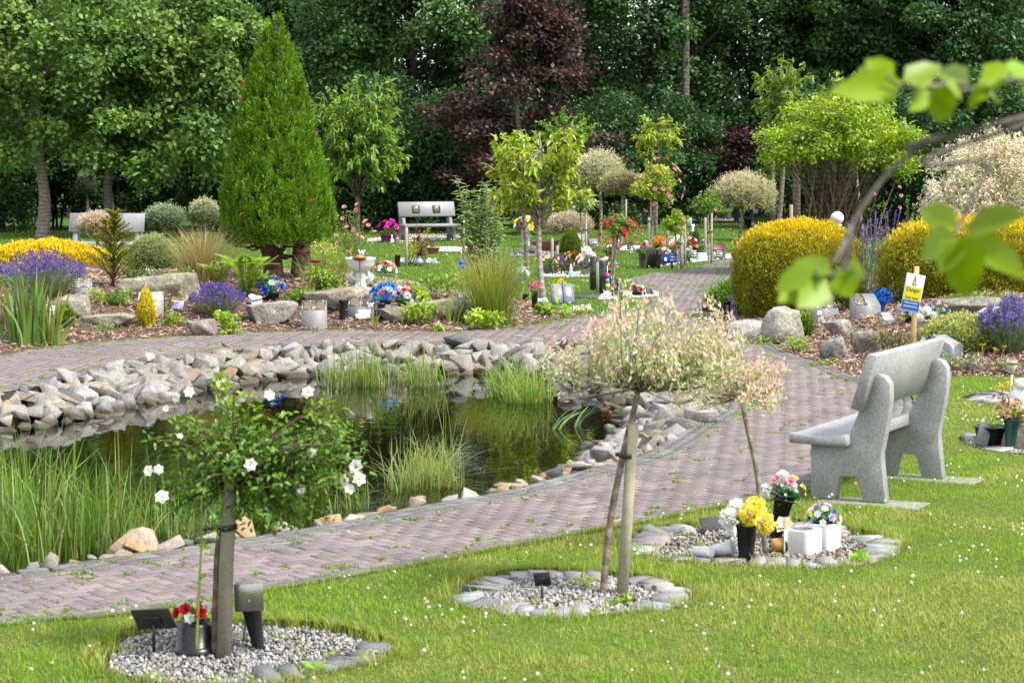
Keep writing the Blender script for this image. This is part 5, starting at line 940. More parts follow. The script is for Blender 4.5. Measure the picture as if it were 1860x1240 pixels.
def rose_std(label, px, cpx, cpy, wx, hx, Y, n, L, cols, fl, fr, fcols, r0=.022, stake=True, tie=(.02, .1, .08)):
    b = np.array([gx(px, Y), Y, tz(gx(px, Y), Y)]); s = ppm(Y); c = np.array([gx(cpx, Y), Y, zz(cpy, Y)]); r = np.array([wx / s, wx / s, hx / s]); t_ = thing('rose_standard', label, 'rose', b, 'rose standards on the lawn'); gb = G(); tube(gb, curve([b - [0, 0, .05], (b + c) / 2 + [0, 0, -.1], c - [0, 0, r[2] * .4]], 4), np.linspace(r0, r0 * .8, 9), 7, (.3, .27, .2)); gb.build('stem', 'bark', t_, sm=True); gl = G(); cen = shell(26, c, r * .8, .4, -.8); gb = G()
    for e in cen: limb(gb, c - [0, 0, r[2] * .6], e, r0 * .3, r0 * .1, 4, 0, .06, (.14, .16, .06), 3)
    gb.build('branches', 'bark', t_); clump_leaves(gl, cen, r[0] * .3, n // 26, L, L * .62, cols, up=.5); gl.build('crown', 'leaf', t_)
    for k in range(fl): gf = G(); d = rdir(1)[0]; d[1] = -abs(d[1]); d[2] = d[2] * .8 + .15; flower(gf, c + unit(d) * r * 1.02, d + [0, 0, .3], fr, fcols, 6, 3); gf.build('flower', 'petal', t_)
    if stake: gs = G(); tube(gs, [b + [.05, .03, -.1], [b[0] + .05, b[1] + .03, c[2] - r[2] * .5]], .022, 8, (.34, .31, .22)); gs.build('stake', 'wood', t_); gs = G(); z = b[2] + (c[2] - b[2]) * .55; lathe(gs, (b[0] + .02, b[1] + .015, z), [(.05, 0), (.055, 0), (.055, .03), (.05, .03)], 10, col=tie); gs.build('tree_tie', 'plastic', t_)
    return t_
rose_std('red flowered rose standard beside the black granite posts', 1108, 1122, 416, 36, 28, 36.6, 1500, .05, RO, 24, .042, [(.62, .03, .08), (.7, .06, .14)]); rose_std('tall pink rose standard with yellow green leaves behind the black leaning stones', 1178, 1190, 338, 50, 48, 46, 2200, .07, [(.26, .34, .05), (.34, .38, .06), (.18, .29, .04)], 18, .055, PKR); rose_std('compact green rose standard beside the blue notice', 1233, 1226, 405, 26, 28, 45, 1100, .06, [(.2, .34, .03), (.26, .38, .04)], 5, .045, PKR)
rose_std('weak rose standard right of the blue notice on the lawn', 1288, 1285, 372, 30, 30, 46.5, 700, .07, [(.13, .24, .04), (.17, .28, .05)], 4, .04, PKR); rose_std('loose grey leaved standard left of the red rose', 1060, 1054, 372, 32, 24, 48, 600, .08, [(.24, .31, .13), (.3, .36, .17)], 3, .04, [(.75, .66, .3), (.8, .75, .6)])

# the white rose tree in front
b = at(405, 1190, .02); Y = b[1]; T1 = thing('rose_tree', 'front white flowered rose tree on a weathered wooden stake', 'rose', b); gs = G(); tube(gs, [b - [0, 0, .1], atY(411, 1030, Y), atY(420, 860, Y)], [.037, .035, .032], 14, (.25, .225, .175)); gs.build('stake', 'wood', T1, sm=True)
gs = G(); p = curve([atY(391, 1188, Y + .03), atY(393, 1100, Y + .03), atY(399, 980, Y + .03), atY(425, 870, Y + .02), atY(440, 830, Y)], 4); tube(gs, p, np.linspace(.022, .016, len(p)), 7, (.22, .16, .12)); gs.build('stem', 'bark', T1, sm=True)
gs = G(); c = atY(416, 957, Y); lathe(gs, c - [0, 0, .012], [(.037, 0), (.043, 0), (.043, .026), (.037, .026)], 16, ry(-.12), (.015, .015, .018)); box(gs, c + [-.085, 0, -.012], (.09, .008, .012), ry(-.1), (.015, .015, .018)); gs.build('tree_tie', 'plastic', T1)
gs = G(); p = curve([atY(356, 1185, Y - .05), atY(361, 1080, Y - .05), atY(366, 980, Y - .05), atY(366, 900, Y - .05)], 4); tube(gs, p, np.linspace(.008, .004, len(p)), 5, (.3, .36, .08)); m = 16; t = U(.1, 1, m); q = np.stack([np.interp(t, np.linspace(0, 1, len(p)), p[:, i]) for i in range(3)], 1); leaves(gs, q, rdir(m) + [0, 0, .2], rdir(m) + [0, 0, 1], .04, .025, pal([(.2, .34, .05)], m, .1), shape=1); gs.build('green_shoot', 'leaf', T1)
gb = G(); gl = G(); fk = atY(425, 868, Y); P = []; D = []
CR_ = [(U(-1, 1), U(0, 1)) for _ in range(30)]
for k in range(125):
    u = np.clip(CR_[k % 30][0] + NR() * .09, -1.05, 1.1); px = 445 + u * 180 + (30 if u > .6 else 0); top = 686 + 80 * u * u; low = 940 - 20 * abs(u) + 15 * max(u, 0); py = top + (low - top) * np.clip(CR_[k % 30][1] + NR() * .12, -.05, 1.05); e = atY(px, py, Y + NR() * .2 * (1 - .4 * u * u)); d = e - fk; pc = curve([fk + NR(size=3) * .02, fk + d * .45 + [0, 0, abs(d[2]) * .1] + NR(size=3) * .03, e], 4); tube(gb, pc, np.linspace(.007, .002, len(pc)), 4, jit((.13, .1, .07), .15)); m = 36; t = U(.4, 1.04, m); q = np.stack([np.interp(t, np.linspace(0, 1, len(pc)), pc[:, i]) for i in range(3)], 1) + NR(size=(m, 3)) * .026; P.append(q); D.append(NR(size=(m, 3)) + [0, 0, -.1] + unit(d) * .5)
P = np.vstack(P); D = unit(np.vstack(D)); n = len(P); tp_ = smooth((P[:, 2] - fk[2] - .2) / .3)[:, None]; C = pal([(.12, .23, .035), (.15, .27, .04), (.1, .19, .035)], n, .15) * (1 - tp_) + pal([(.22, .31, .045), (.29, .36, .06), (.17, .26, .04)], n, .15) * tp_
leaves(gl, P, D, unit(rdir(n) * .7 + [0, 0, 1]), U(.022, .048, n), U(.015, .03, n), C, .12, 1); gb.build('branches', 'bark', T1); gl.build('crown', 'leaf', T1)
for px, py, r_, dy in ((295, 903, .038, -.12), (271, 855, .03, -.1), (288, 852, .026, -.12), (322, 722, .03, 0), (344, 712, .028, 0), (560, 713, .034, 0), (489, 718, .028, 0), (454, 843, .034, -.28), (648, 848, .042, -.1), (652, 870, .036, -.12), (628, 872, .036, -.1), (634, 888, .03, -.1), (566, 822, .026, -.15), (327, 792, .016, -.15), (302, 742, .018, -.05), (548, 890, .03, -.1)):
    gf = G(); p = atY(px, py, Y + min(dy, -.14) - .06); flower(gf, p, (NR() * .5, -.9, .35 + NR() * .2), r_, [(.82, .81, .76), (.78, .77, .7)], 6, 2, (.55, .45, .08) if r_ > .03 else None, .3); gf.build('flower', 'petal', T1)

# yellow yarrow heads
p = g(1592, 628); t_ = thing('yarrow', 'yellow yarrow heads on thin reddish stems in the right rockery', 'plant', p)
gs = G(); m = 220; q = p + NR(size=(m, 3)) * [.2, .14, .04] + [.02, .1, .05]; leaves(gs, q, rdir(m) + [0, 0, .8], rdir(m), .06, .014, pal([(.2, .23, .1), (.26, .28, .13)], m, .12)); gs.build('leaves', 'leaf', t_)
for px, py in ((1580, 575), (1592, 582), (1598, 590), (1602, 600), (1586, 605), (1573, 608), (1590, 618), (1596, 640), (1565, 572), (1602, 578), (1640, 562), (1657, 588), (1642, 578), (1667, 598), (1607, 587)):
    e = atY(px, py, p[1] + NR() * .1); gf = G(); st = np.array([e[0] + NR() * .05, e[1] + .03, tz(e[0], e[1]) - .02]); tube(gf, curve([st, (st + e) / 2, e - [0, 0, .01]], 3), .004, 3, (.3, .17, .11)); gf.build('stem', 'leaf', t_); gf = G(); m = 16; q = e + NR(size=(m, 3)) * [.02, .02, .004]; leaves(gf, q, rdir(m) * [1, 1, .2], rdir(m) * .2 + [0, 0, 1], .022, .018, pal([(.72, .5, .01), (.66, .44, .01)], m, .08)); gf.build('flower_head', 'petal', t_)
p = g(1770, 668); t_ = thing('yarrow', 'yellow yarrow heads behind the right end of the bench', 'plant', p)
for px, py in ((1736, 626), (1743, 660), (1784, 626), (1810, 634), (1808, 631), (1825, 629)):
    e = atY(px, py, p[1] - .2 + NR() * .05); st = np.array([e[0] + (.02 if px < 1790 else -.1), e[1] + .03, tz(e[0], e[1]) - .02]); gf = G(); tube(gf, curve([st, (st + e) / 2, e - [0, 0, .01]], 3), .006, 3, (.42, .26, .17)); gf.build('stem', 'leaf', t_); gf = G(); m = 14; leaves(gf, e + NR(size=(m, 3)) * [.018, .018, .004], rdir(m) * [1, 1, .2], rdir(m) * .2 + [0, 0, 1], .02, .016, pal([(.72, .5, .01), (.66, .44, .01)], m, .08)); gf.build('flower_head', 'petal', t_)

# beech boughs reaching in from a tree outside the frame at the right, close to the camera
t_ = thing('beech_tree', 'blurred green beech boughs hanging in close at the upper right', 'tree', (2.6, 3.9, 0)); gb = G(); tube(gb, curve([(2.6, 3.9, -.1), (2.58, 3.9, 1.2), (2.6, 3.95, 2.6), (2.7, 4, 4.5)], 4), np.linspace(.14, .06, 13), 10, (.2, .19, .17)); gb.build('trunk', 'bark', t_, sm=True)
YB_ = 3.05
def bough(pts, r0, r1, Y=YB_): gb = G(); p = curve([atY(a, b_, Y + k * .02) for k, (a, b_) in enumerate(pts)] + ([np.array([2.58, 3.9, 3.0])] if pts[-1][0] > 1850 else []), 6); tube(gb, p, np.linspace(r1, r0, len(p)), 7, (.2, .17, .15)); gb.build('bough', 'bark', t_, sm=True)
bough([(1612, 140), (1640, 160), (1690, 157), (1760, 150), (1862, 140)], .004, .002); bough([(1535, 430), (1585, 350), (1640, 290), (1720, 245), (1862, 212)], .0042, .003); bough([(1512, 480), (1530, 450), (1540, 425)], .004, .003); bough([(1735, 425), (1750, 395), (1800, 300), (1865, 225)], .004, .002); bough([(1480, 495), (1500, 498), (1530, 488), (1548, 410)], .005, .003)
for bx_, by_, tx, ty, wpx in ((1640, 150, 1512, 165, 66), (1625, 145, 1570, 105, 52), (1650, 152, 1705, 132, 40), (1640, 150, 1720, 108, 52), (1690, 158, 1745, 235, 66), (1685, 160, 1660, 200, 46), (1760, 150, 1690, 112, 50), (1780, 148, 1846, 118, 52), (1770, 155, 1795, 215, 56), (1775, 155, 1835, 178, 48), (1840, 140, 1875, 110, 60), (1850, 142, 1880, 175, 56), (1720, 155, 1760, 175, 40), (1590, 150, 1548, 118, 44),
                              (1740, 412, 1660, 368, 60), (1735, 425, 1658, 470, 80), (1745, 430, 1762, 560, 84), (1750, 425, 1872, 500, 70), (1752, 415, 1868, 378, 66), (1745, 430, 1700, 500, 60), (1500, 498, 1400, 500, 90), (1495, 500, 1415, 545, 84), (1510, 498, 1430, 462, 56), (1525, 490, 1550, 545, 62), (1535, 485, 1562, 500, 50), (1500, 505, 1450, 560, 70), (1478, 490, 1398, 528, 60)):
    gf = G(); a = atY(bx_, by_, YB_ + NR() * .03); e = atY(tx, ty, YB_ + NR() * .06); D = (e - a)[None]; L = np.linalg.norm(D); leaves(gf, a[None], D, np.array([[NR() * .35, -1, .35 + NR() * .3]]), L * .92, wpx / F * YB_ * 1.05, jit((.2, .31, .008), .12), .06, 1); gf.build('leaf', 'leaf', t_)
# ------------------------------------------------------------------ objects
BLK = (.012, .012, .014); DGR = (.05, .055, .062); WHT = (.78, .78, .77); GOLDC = (.5, .36, .14)
def one(name, label, cat, gm, m, loc, sm=False, group=None): return tag(gm.build(name, m, loc=loc, sm=sm), label, cat, group)
def strokes(gm, o, u, v, n, w, h, rows, col, fill=.75, mid=True):
    """rows of small illegible letter marks on a face"""
    o, u, v, n = (np.asarray(a, float) for a in (o, u, v, n))
    for r_ in range(rows):
        y = h * (.5 - (r_ + .5) / rows); lw = w * fill * U(.6, 1); x = -lw / 2 if mid else -w * fill / 2
        while x < lw / 2:
            k = min(w * U(.05, .13), lw / 2 - x)
            if k < w * .02: break
            t = h / rows * .3; c = o + u * (x + k / 2) + v * y + n * .0015; gm.add([c - u * k / 2 - v * t / 2, c + u * k / 2 - v * t / 2, c + u * k / 2 + v * t / 2, c - u * k / 2 + v * t / 2], [(0, 1, 2, 3)], col); x += k + w * .025
def plate_on(t_, o, u, v, w, h, col, frame, rows=5, mat_='metal_plate', letter=None, th=.006):
    """flat plaque with a raised rim and lettering, lying on the plane u, v at o"""
    n = np.cross(u, v); rot = np.stack([u, v, n], 1); gm = G(); box(gm, o, (w, h, th), rot, col, .002); pl = gm.build('plaque', 'dark_granite' if mat_ is None else mat_, t_)
    if frame is not None:
        gf = G(); b_ = min(w, h) * .06
        for a, c, sx, sy in ((0, h / 2 - b_ / 2, w, b_), (0, -h / 2 + b_ / 2, w, b_), (w / 2 - b_ / 2, 0, b_, h - 2 * b_), (-w / 2 + b_ / 2, 0, b_, h - 2 * b_)): box(gf, o + u * a + v * c + n * (th + .0005), (sx, sy, .003), rot, frame)
        gf.build('rim', 'metal', pl)
    if rows:
        gt = G(); strokes(gt, o + n * (th + .001), u, v, n, w, h * .8, rows, letter if letter is not None else (frame if frame is not None else (.6, .6, .6))); gt.build('lettering', 'print', pl, kind='stuff')
M['metal_plate'] = M['plastic']
def desk(label, px, py, wpx, hpx, yaw=0.0, fr=.62, col=(.25, .25, .26), m='granite', plates=((-.25, .44), (.25, .44)), pc=(.06, .045, .035), frame=(.36, .29, .19), rows=4, depth=1.0, p=None, name='memorial_block', letter=None, group='memorial blocks'):
    """memorial block with a sloping top that carries plaques"""
    p = g(px, py) if p is None else p; s = ppm(p[1]); w, h = wpx / s / math.cos(yaw), hpx / s; d = h * depth * .75; rot = rz(yaw); t_ = thing(name, label, 'memorial', p, group); gm = G()
    V = np.array([(-w / 2, 0, -.05), (w / 2, 0, -.05), (w / 2, d, -.05), (-w / 2, d, -.05), (-w / 2, 0, h * fr), (w / 2, 0, h * fr), (w / 2, d, h), (-w / 2, d, h)]); e = .006
    V2 = V.copy(); gm.addm(V @ rot.T + p, [(0, 1, 5, 4), (1, 2, 6, 5), (2, 3, 7, 6), (3, 0, 4, 7), (4, 5, 6, 7)], col); gm.build('block', m, t_)
    u = rot @ [1, 0, 0]; v = rot @ unit([0, d, h * (1 - fr)]); n = np.cross(u, v); sl = math.hypot(d, h * (1 - fr)); c = rot @ np.array([0, d / 2, h * (1 + fr) / 2]) + p
    for x, ww in plates: plate_on(t_, c + u * x * w + n * .001, u, v, ww * w, sl * .84, pc, frame, rows, letter=letter)
    return t_
PG = 'granite book memorials'
desk('pink grey granite block with two bronze plaques on bark chips', 570, 597, 46, 49, .05, .66, (.24, .235, .24)); desk('granite block with twin plaques and a white card leaning on it', 655, 577, 48, 37, -.05, .5, (.24, .235, .24))
desk('pale twin page plaque block behind the yellow cone conifer', 273, 572, 46, 40, .1, .55, (.24, .235, .24), pc=(.45, .41, .34), frame=(.6, .52, .38), letter=(.2, .18, .15)); desk('small twin page block half covered by lavender', 148, 535, 36, 28, .1, .4, (.24, .235, .24), pc=(.13, .12, .13), frame=(.55, .5, .42))
desk('grey block at the left edge behind the iris', 36, 541, 26, 30, -.3, .5, (.24, .235, .24), plates=((0, .8),), pc=(.1, .095, .1)); desk('little white plaque block between iris leaves', 98, 577, 24, 22, 0, .4, (.5, .5, .5), plates=((0, .8),), pc=(.4, .4, .4), letter=(.15, .15, .15))
desk('dark slate book block beside the rushes', 848, 566, 30, 38, .0, .6, (.1, .11, .13), 'dark_granite', pc=(.12, .12, .13), frame=(.5, .46, .38)); desk('small dark leaning plaque on the pale boulder by the rushes', 812, 580, 18, 32, .3, .3, (.06, .065, .075), 'dark_granite', plates=((0, .9),), pc=(.09, .09, .1), letter=(.5, .5, .48))
desk('granite block with two bronze plaques near the tall boulder', 1502, 581, 44, 42, .35, .45, (.24, .235, .24)); desk('granite block with one bronze plaque on its left half', 1578, 577, 46, 42, .28, .5, (.24, .235, .24), plates=((-.25, .44),)); desk('small slate plaque block left of the violet pansies', 1617, 592, 24, 24, .5, .3, (.12, .12, .13), 'dark_granite', plates=((0, .85),), pc=(.2, .2, .21), frame=None, letter=(.5, .5, .5)); desk('dark speckled granite block behind the bench end', 1737, 654, 30, 44, .75, .6, (.1, .12, .14), 'dark_granite', plates=((0, .9),), pc=(.22, .23, .25), frame=None, letter=(.5, .52, .52), depth=1.3)
desk('dark memorial wedge behind the black vase under the golden conifer', 1340, 574, 34, 38, 0, .4, (.03, .035, .045), 'polished_black', plates=((0, .9),), pc=(.06, .07, .1), frame=None, letter=(.55, .58, .62), depth=.6); desk('grey stone block behind the birdbath', 688, 535, 30, 24, 0, .5, (.3, .24, .22), plates=())

# vessels with flowers
def vase(label, p, h, rt, rb, col=BLK, n=16, rot=I3, fl=(), leaf=((.06, .16, .03), (.08, .2, .04)), nl=24, spread=None, name='flower_vase', cat='vase', m='plastic', prof=None, ph=0.0, rise=.5, ll=None, group=None, lead=True):
    """vessel (parts: vase, leaves, each flower); fl = [(count, radius, colours, kind)]"""
    p = np.asarray(p, float); t_ = thing(name, label, cat, p, group); gm = G(); prof = prof or [(rb, 0), (rb * 1.02, h * .02), (rt * .96, h * .93), (rt * 1.04, h * .94), (rt * 1.04, h), (rt * .9, h), (rt * .86, h * .9), (rt * .2, h * .86)]
    lathe(gm, p, prof, n, rot, col, ph=ph); gm.build('vase', m, t_, sm=False); up = rot @ [0, 0, 1.]; top = p + up * h; sp = spread or rt * 1.7; tot = sum(f[0] for f in fl)
    if tot:
        gl = G(); d = unit(rdir(nl) * [1, 1, .6] + up * .5); L = ll or sp * .75; leaves(gl, top + d * sp * .25 - up * .005, d, rdir(nl) * .4 + up, L * U(.7, 1.2, nl), L * .48, pal(leaf, nl, .14), .1, 1); tube(gl, [top - up * h * .15, top + up * sp * .4], [rt * .3, rt * .15], 5, leaf[0]); gl.build('leaves', 'leaf', t_)
        k = 0; idx = rng.permutation(tot)
        for cnt, r_, cols, kind in fl:
            for j in range(cnt):
                f = (idx[k] + .5) / tot; a = idx[k] * 2.4; el = math.acos(1 - 1.05 * f); d = rot @ np.array([math.sin(el) * math.cos(a), math.sin(el) * math.sin(a), math.cos(el)]); q = top + up * sp * rise * .55 + d * sp * [1, 1, .85]; gf = G(); (mum if kind == 'm' else flower)(gf, q, d + [0, -.25, .1], r_, cols); gf.build('flower', 'petal', t_); k += 1
    return t_
WC = [(.8, .8, .77), (.76, .75, .72)]; YC = [(.8, .7, .08), (.84, .78, .3), (.78, .62, .04)]; RC = [(.5, .012, .03), (.58, .02, .05)]; PC = [(.7, .22, .32), (.72, .4, .44)]; VC = [(.28, .14, .5), (.4, .3, .6), (.2, .08, .36)]; BC_ = [(.03, .1, .5), (.06, .2, .62), (.1, .35, .65)]; OC = [(.75, .4, .12), (.7, .28, .1)]; PAS = [(.7, .55, .62), (.6, .68, .72), (.76, .7, .45)]
# --- rose bed
Y = at(405, 1190, .02)[1]
def sign_plate(name, label, cpx, cpy, Y, w, h, foot, yaw, tilt, roll, col, m='plastic', back=True, stemcol=BLK, sw=.018, stem_m='plastic', th=.01):
    c = atY(cpx, cpy, Y); rot = rz(yaw) @ rx(tilt) @ ry(roll); f = at(*foot, .015); t_ = thing(name, label, 'plaque', f, 'plaques on stems'); gm = G(); o = c - rot @ np.array([0, 0, h / 2]); box(gm, o, (w, th, h), rot, col, .002); gm.build('plate', m, t_)
    if back: gm = G(); box(gm, c + rot @ np.array([0, -th * 1.2, -h * .22]), (w * .42, th * 1.6, h * .42), rot, BLK, .002); gm.build('bracket', 'plastic', t_)
    gm = G(); tube(gm, [f - [0, 0, .05], c + rot @ np.array([0, -.008, -h * .1])], sw * .5, 6, stemcol); gm.build('stem', stem_m, t_); return t_
sign_plate('memorial_plaque', 'black plaque on a stem seen from behind, left of the rose pot', 279, 1123, Y - .02, .2, .125, (279, 1189), -.22, .55, -.12, (.03, .03, .03)); sign_plate('memorial_plaque', 'silver plaque seen from behind, right of the wooden stake', 452, 1084, Y + .05, .14, .14, (440, 1160), .05, .12, -.03, (.42, .41, .38), 'metal', False, (.5, .5, .48), .012, 'metal'); sign_plate('memorial_plaque', 'small black plaque on a stem in the middle gravel bed', 985, 1051, at(985, 1088, .015)[1], .095, .075, (985, 1089), -.35, .15, -.12, (.012, .012, .014))
p = at(355, 1186, .015); vase('black octagonal pot of red and white roses in the rose bed', p, .17, .082, .082, BLK, 8, fl=[(6, .036, RC, 'f'), (7, .032, WC, 'f'), (5, .012, WC, 'f')], leaf=((.05, .17, .03), (.08, .22, .03)), spread=.09, prof=[(.112, 0), (.112, .022), (.098, .04), (.09, .045), (.088, .14), (.078, .15), (.07, .17), (.05, .17)], ph=.39, rise=.3)
p = at(470, 1178, .015); vase('empty black cone vase leaning left in the rose bed', p, .245, .038, .02, (.02, .022, .026), 20, ry(-.16) @ rx(.05), prof=[(.027, 0), (.028, .004), (.05, .232), (.055, .235), (.055, .245), (.046, .245), (.03, .05)], m='matt')
# --- bed with planters
p = at(1355, 1017, .02); vase('square black vase of yellow and white chrysanthemums', p, .215, .078, .05, BLK, 4, ry(.02) @ rx(-.04), [(3, .075, YC, 'm'), (3, .07, WC, 'm')], ((.05, .22, .02), (.07, .28, .03)), 14, .11, ph=.5, rise=.2, ll=.09)
p = at(1409, 978, .02); vase('taller square black vase with pink, white and yellow flowers leaning right', p, .26, .085, .045, BLK, 4, ry(.2), [(2, .04, PC, 'f'), (4, .05, WC, 'm'), (3, .035, YC, 'f'), (9, .012, WC, 'f')], ((.03, .11, .04), (.04, .15, .05)), 34, .12, ph=.6, rise=.45, ll=.085)
def cube_planter(label, p, w, h, yaw, fl=None):
    t_ = thing('cube_planter', label, 'planter', p, 'white cube planters'); rot = rz(yaw); gm = G(); n = 24; r_ = w * .36; a = np.arange(n) * 2 * math.pi / n; sq = np.clip(np.c_[np.cos(a), np.sin(a)] * 2, -1, 1) * w / 2
    V = np.vstack([np.c_[sq, np.full(n, 0)], np.c_[sq, np.full(n, h - .004)], np.c_[sq * .975, np.full(n, h)], np.c_[np.cos(a) * r_, np.sin(a) * r_, np.full(n, h)]]); k = np.arange(n); gm.add(V @ rot.T + p, np.concatenate([np.stack([l * n + k, l * n + (k + 1) % n, (l + 1) * n + (k + 1) % n, (l + 1) * n + k], 1) for l in range(3)]), (.55, .55, .55)); gm.build('body', 'ceramic', t_)
    gm = G(); lathe(gm, p + [0, 0, h - .11], [(r_ * .7, 0), (r_ * .72, .004), (r_ * .98, .109), (r_ * 1.05, .1125), (r_ * .9, .1135), (r_ * .62, .02), (r_ * .01, .018)], 24, col=(.14, .14, .16)); gm.build('liner', 'plastic', t_, sm=False); return t_
cube_planter('white cube planter with an empty round hole in its top', at(1458, 1003, .02), .168, .145, -.58); p2 = at(1494, 995, .02); cube_planter('white cube planter standing behind and holding lilac flowers', p2, .17, .155, -.5)
vase('low posy of lilac and white silk flowers in the rear cube planter', p2 + [0, 0, .158], .012, .065, .06, BLK, 12, fl=[(5, .032, [(.5, .42, .6), (.62, .55, .68)], 'f'), (6, .026, WC, 'f'), (2, .028, YC, 'f'), (3, .02, BC_, 'f')], leaf=((.05, .17, .1), (.1, .28, .2), (.04, .12, .05)), nl=26, spread=.1, rise=.1, name='posy', cat='flowers', ll=.07)
gm = G()
for dx, yaw, ln in ((0, .35, .14),): lathe(gm, at(1262, 1001, .05), [(.028, 0), (.034, .002), (.034, ln), (.028, ln + .002)], 20, rz(-.9) @ ry(1.45), (.66, .66, .68))
one('candle_holder', 'white cylinder lying on the gravel left of the square vase', 'ornament', gm, 'ceramic', at(1262, 1001, .02), group='fallen white cylinders'); gm = G(); lathe(gm, at(1297, 1000, .055), [(.008, -.001), (.036, 0), (.04, .003), (.04, .13), (.034, .132)], 22, rz(-.55) @ ry(1.3), (.62, .62, .64)); one('candle_holder', 'larger ribbed white cylinder lying beside the smaller one', 'ornament', gm, 'ceramic', at(1297, 1000, .02), group='fallen white cylinders')
def critter(label, p, h, col, col2=None, yaw=0.0, name='dog_statue', ears=True, cat='statue', m='plaster'):
    t_ = thing(name, label, cat, p); rot = rz(yaw); gm = G(); c2 = col2 or col
    for c, r_, sq in (((0, 0, .36), .3, (.85, 1, 1.15)), ((0, -.22, .3), .15, (.7, .8, 1.9)), ((.17, .05, .2), .18, (.8, 1.2, 1)), ((-.17, .05, .2), .18, (.8, 1.2, 1))): ball(gm, p + rot @ np.array(c) * h, r_ * h, c2, 2, sq, .03, rot)
    for sx in (-1, 1): ball(gm, p + rot @ np.array((sx * .1, -.32, .06)) * h, .08 * h, c2, 1, (1, 1.4, .8), 0, rot)
    gm.build('body', m, t_, sm=True); gm = G(); ball(gm, p + rot @ np.array((0, -.12, .78)) * h, .2 * h, col, 2, (1, 1, 1), .03, rot); ball(gm, p + rot @ np.array((0, -.3, .72)) * h, .1 * h, col, 1, (1, 1.2, .8), 0, rot); ball(gm, p + rot @ np.array((0, -.42, .74)) * h, .035 * h, (.02, .02, .02), 1)
    if ears:
        for sx in (-1, 1): ball(gm, p + rot @ np.array((sx * .17, -.08, .84)) * h, .09 * h, c2, 1, (.5, .8, 1.3), 0, rot)
    for sx in (-1, 1): ball(gm, p + rot @ np.array((sx * .08, -.29, .82)) * h, .022 * h, (.02, .02, .02), 0)
    gm.build('head', m, t_, sm=True); return t_
critter('white curly lamb figure behind the square vase', at(1330, 978, .02), .15, (.7, .7, .7), (.62, .62, .62), .2, 'lamb_statue')
gm = G(); box(gm, at(1302, 962, .03), (.19, .006, .1), rz(.5) @ rx(-.75), (.045, .045, .05), .001); one('memorial_plaque', 'dark slate plaque leaning back left of the lamb figure', 'plaque', gm, 'slate', at(1302, 962, .02))
p = at(1402, 990, .06); t_ = thing('candle_lantern', 'toppled amber candle lantern with a black ring between the vases', 'lantern', at(1402, 1000, .02)); gm = G(); lathe(gm, p, [(.035, 0), (.042, .004), (.042, .075), (.036, .08)], 18, ry(1.5), (.42, .24, .05)); gm.build('candle', 'plastic', t_); gm = G(); lathe(gm, p + [.075, 0, 0], [(.045, 0), (.062, 0), (.062, .014), (.045, .014)], 20, ry(1.5), BLK); gm.build('ring', 'plastic', t_)
gf = G(); flower(gf, at(1424, 985, .02) + [0, 0, .1], (-.2, -.6, .6), .07, [(.76, .72, .55)], 6, 2, None, .5); tube(gf, [at(1424, 988, .0), at(1424, 985, .02) + [0, 0, .1]], .004, 4, (.2, .26, .1)); one('lily', 'single cream lily left of the empty cube planter', 'flower', gf, 'petal', at(1424, 988, .02))

# --- granite benches
def bench(label, o, e, f, sc=1.0, plaques=(), z0=0.0, col=(.33, .33, .34)):
    """o: rear foot of the near support; e: along the bench; f: from back to front"""
    e, f = np.append(unit(e), 0), np.append(unit(f), 0); z = np.array([0, 0, 1.]); o = np.array([o[0], o[1], z0]); t_ = thing('granite_bench', label, 'bench', o, 'granite benches'); B = np.stack([f, e, z], 1)
    def slab(poly, e0, e1, name, bev=.005):
        gm = G(); bm = bmesh.new(); vs = [bm.verts.new((a * sc, e0 * sc, b * sc)) for a, b in poly]; fc = bm.faces.new(vs); r_ = bmesh.ops.extrude_face_region(bm, geom=[fc]); bmesh.ops.translate(bm, verts=[v for v in r_['geom'] if isinstance(v, bmesh.types.BMVert)], vec=(0, (e1 - e0) * sc, 0)); bmesh.ops.recalc_face_normals(bm, faces=bm.faces)
        bmesh.ops.bevel(bm, geom=[x for x in bm.edges if x.calc_face_angle(0) > .6], offset=bev, segments=1, affect='EDGES', clamp_overlap=True); bmesh.ops.triangulate(bm, faces=bm.faces); bm.verts.index_update(); V = np.array([v.co[:] for v in bm.verts]); Fc = np.array([[v.index for v in q.verts] for q in bm.faces]); bm.free(); gm.add(V @ B.T + o, Fc, col); return gm.build(name, 'granite', t_)
    leg = [(0, 0), (.16, 0), (.205, .165), (.335, .165), (.365, 0), (.545, 0), (.545, .383), (.27, .383), (.262, .47), (.2, .62), (.13, .8), (.1, .862), (.06, .885), (.015, .868), (-.02, .82), (-.024, .7), (-.005, .55), (.02, .42), (.036, .34), (.03, .25)]
    slab(leg, -.045, .045, 'support'); slab(leg, 1.255, 1.345, 'support'); slab([(.255, .384), (.67, .384), (.682, .4), (.678, .44), (.655, .455), (.56, .445), (.44, .437), (.34, .446), (.262, .462)], -.13, 1.43, 'seat'); slab([(.16, .628), (.232, .652), (.118, 1.028), (.046, 1.022)], -.13, 1.43, 'backrest', .006)
    for a, w, h in plaques:
        d = unit(np.array([-.114, 0, .376])); u_ = -e; v_ = f * d[0] + z * d[2]; c = o + (f * .18 + e * a + z * .84) * sc + f * .013; plate_on(t_, c, u_, unit(v_), w, h, (.02, .02, .02), None, 3, letter=(.3, .23, .1))
    return t_
o_, o2 = at(1612, 912, LZ + .01), at(1715, 868, LZ + .01); e_ = (o2 - o_)[:2]; f_ = np.array([-e_[1], e_[0]]); bench('big grey granite bench seen from behind on the front lawn', o_, e_, f_, np.linalg.norm(e_) / 1.3, z0=LZ + .012)
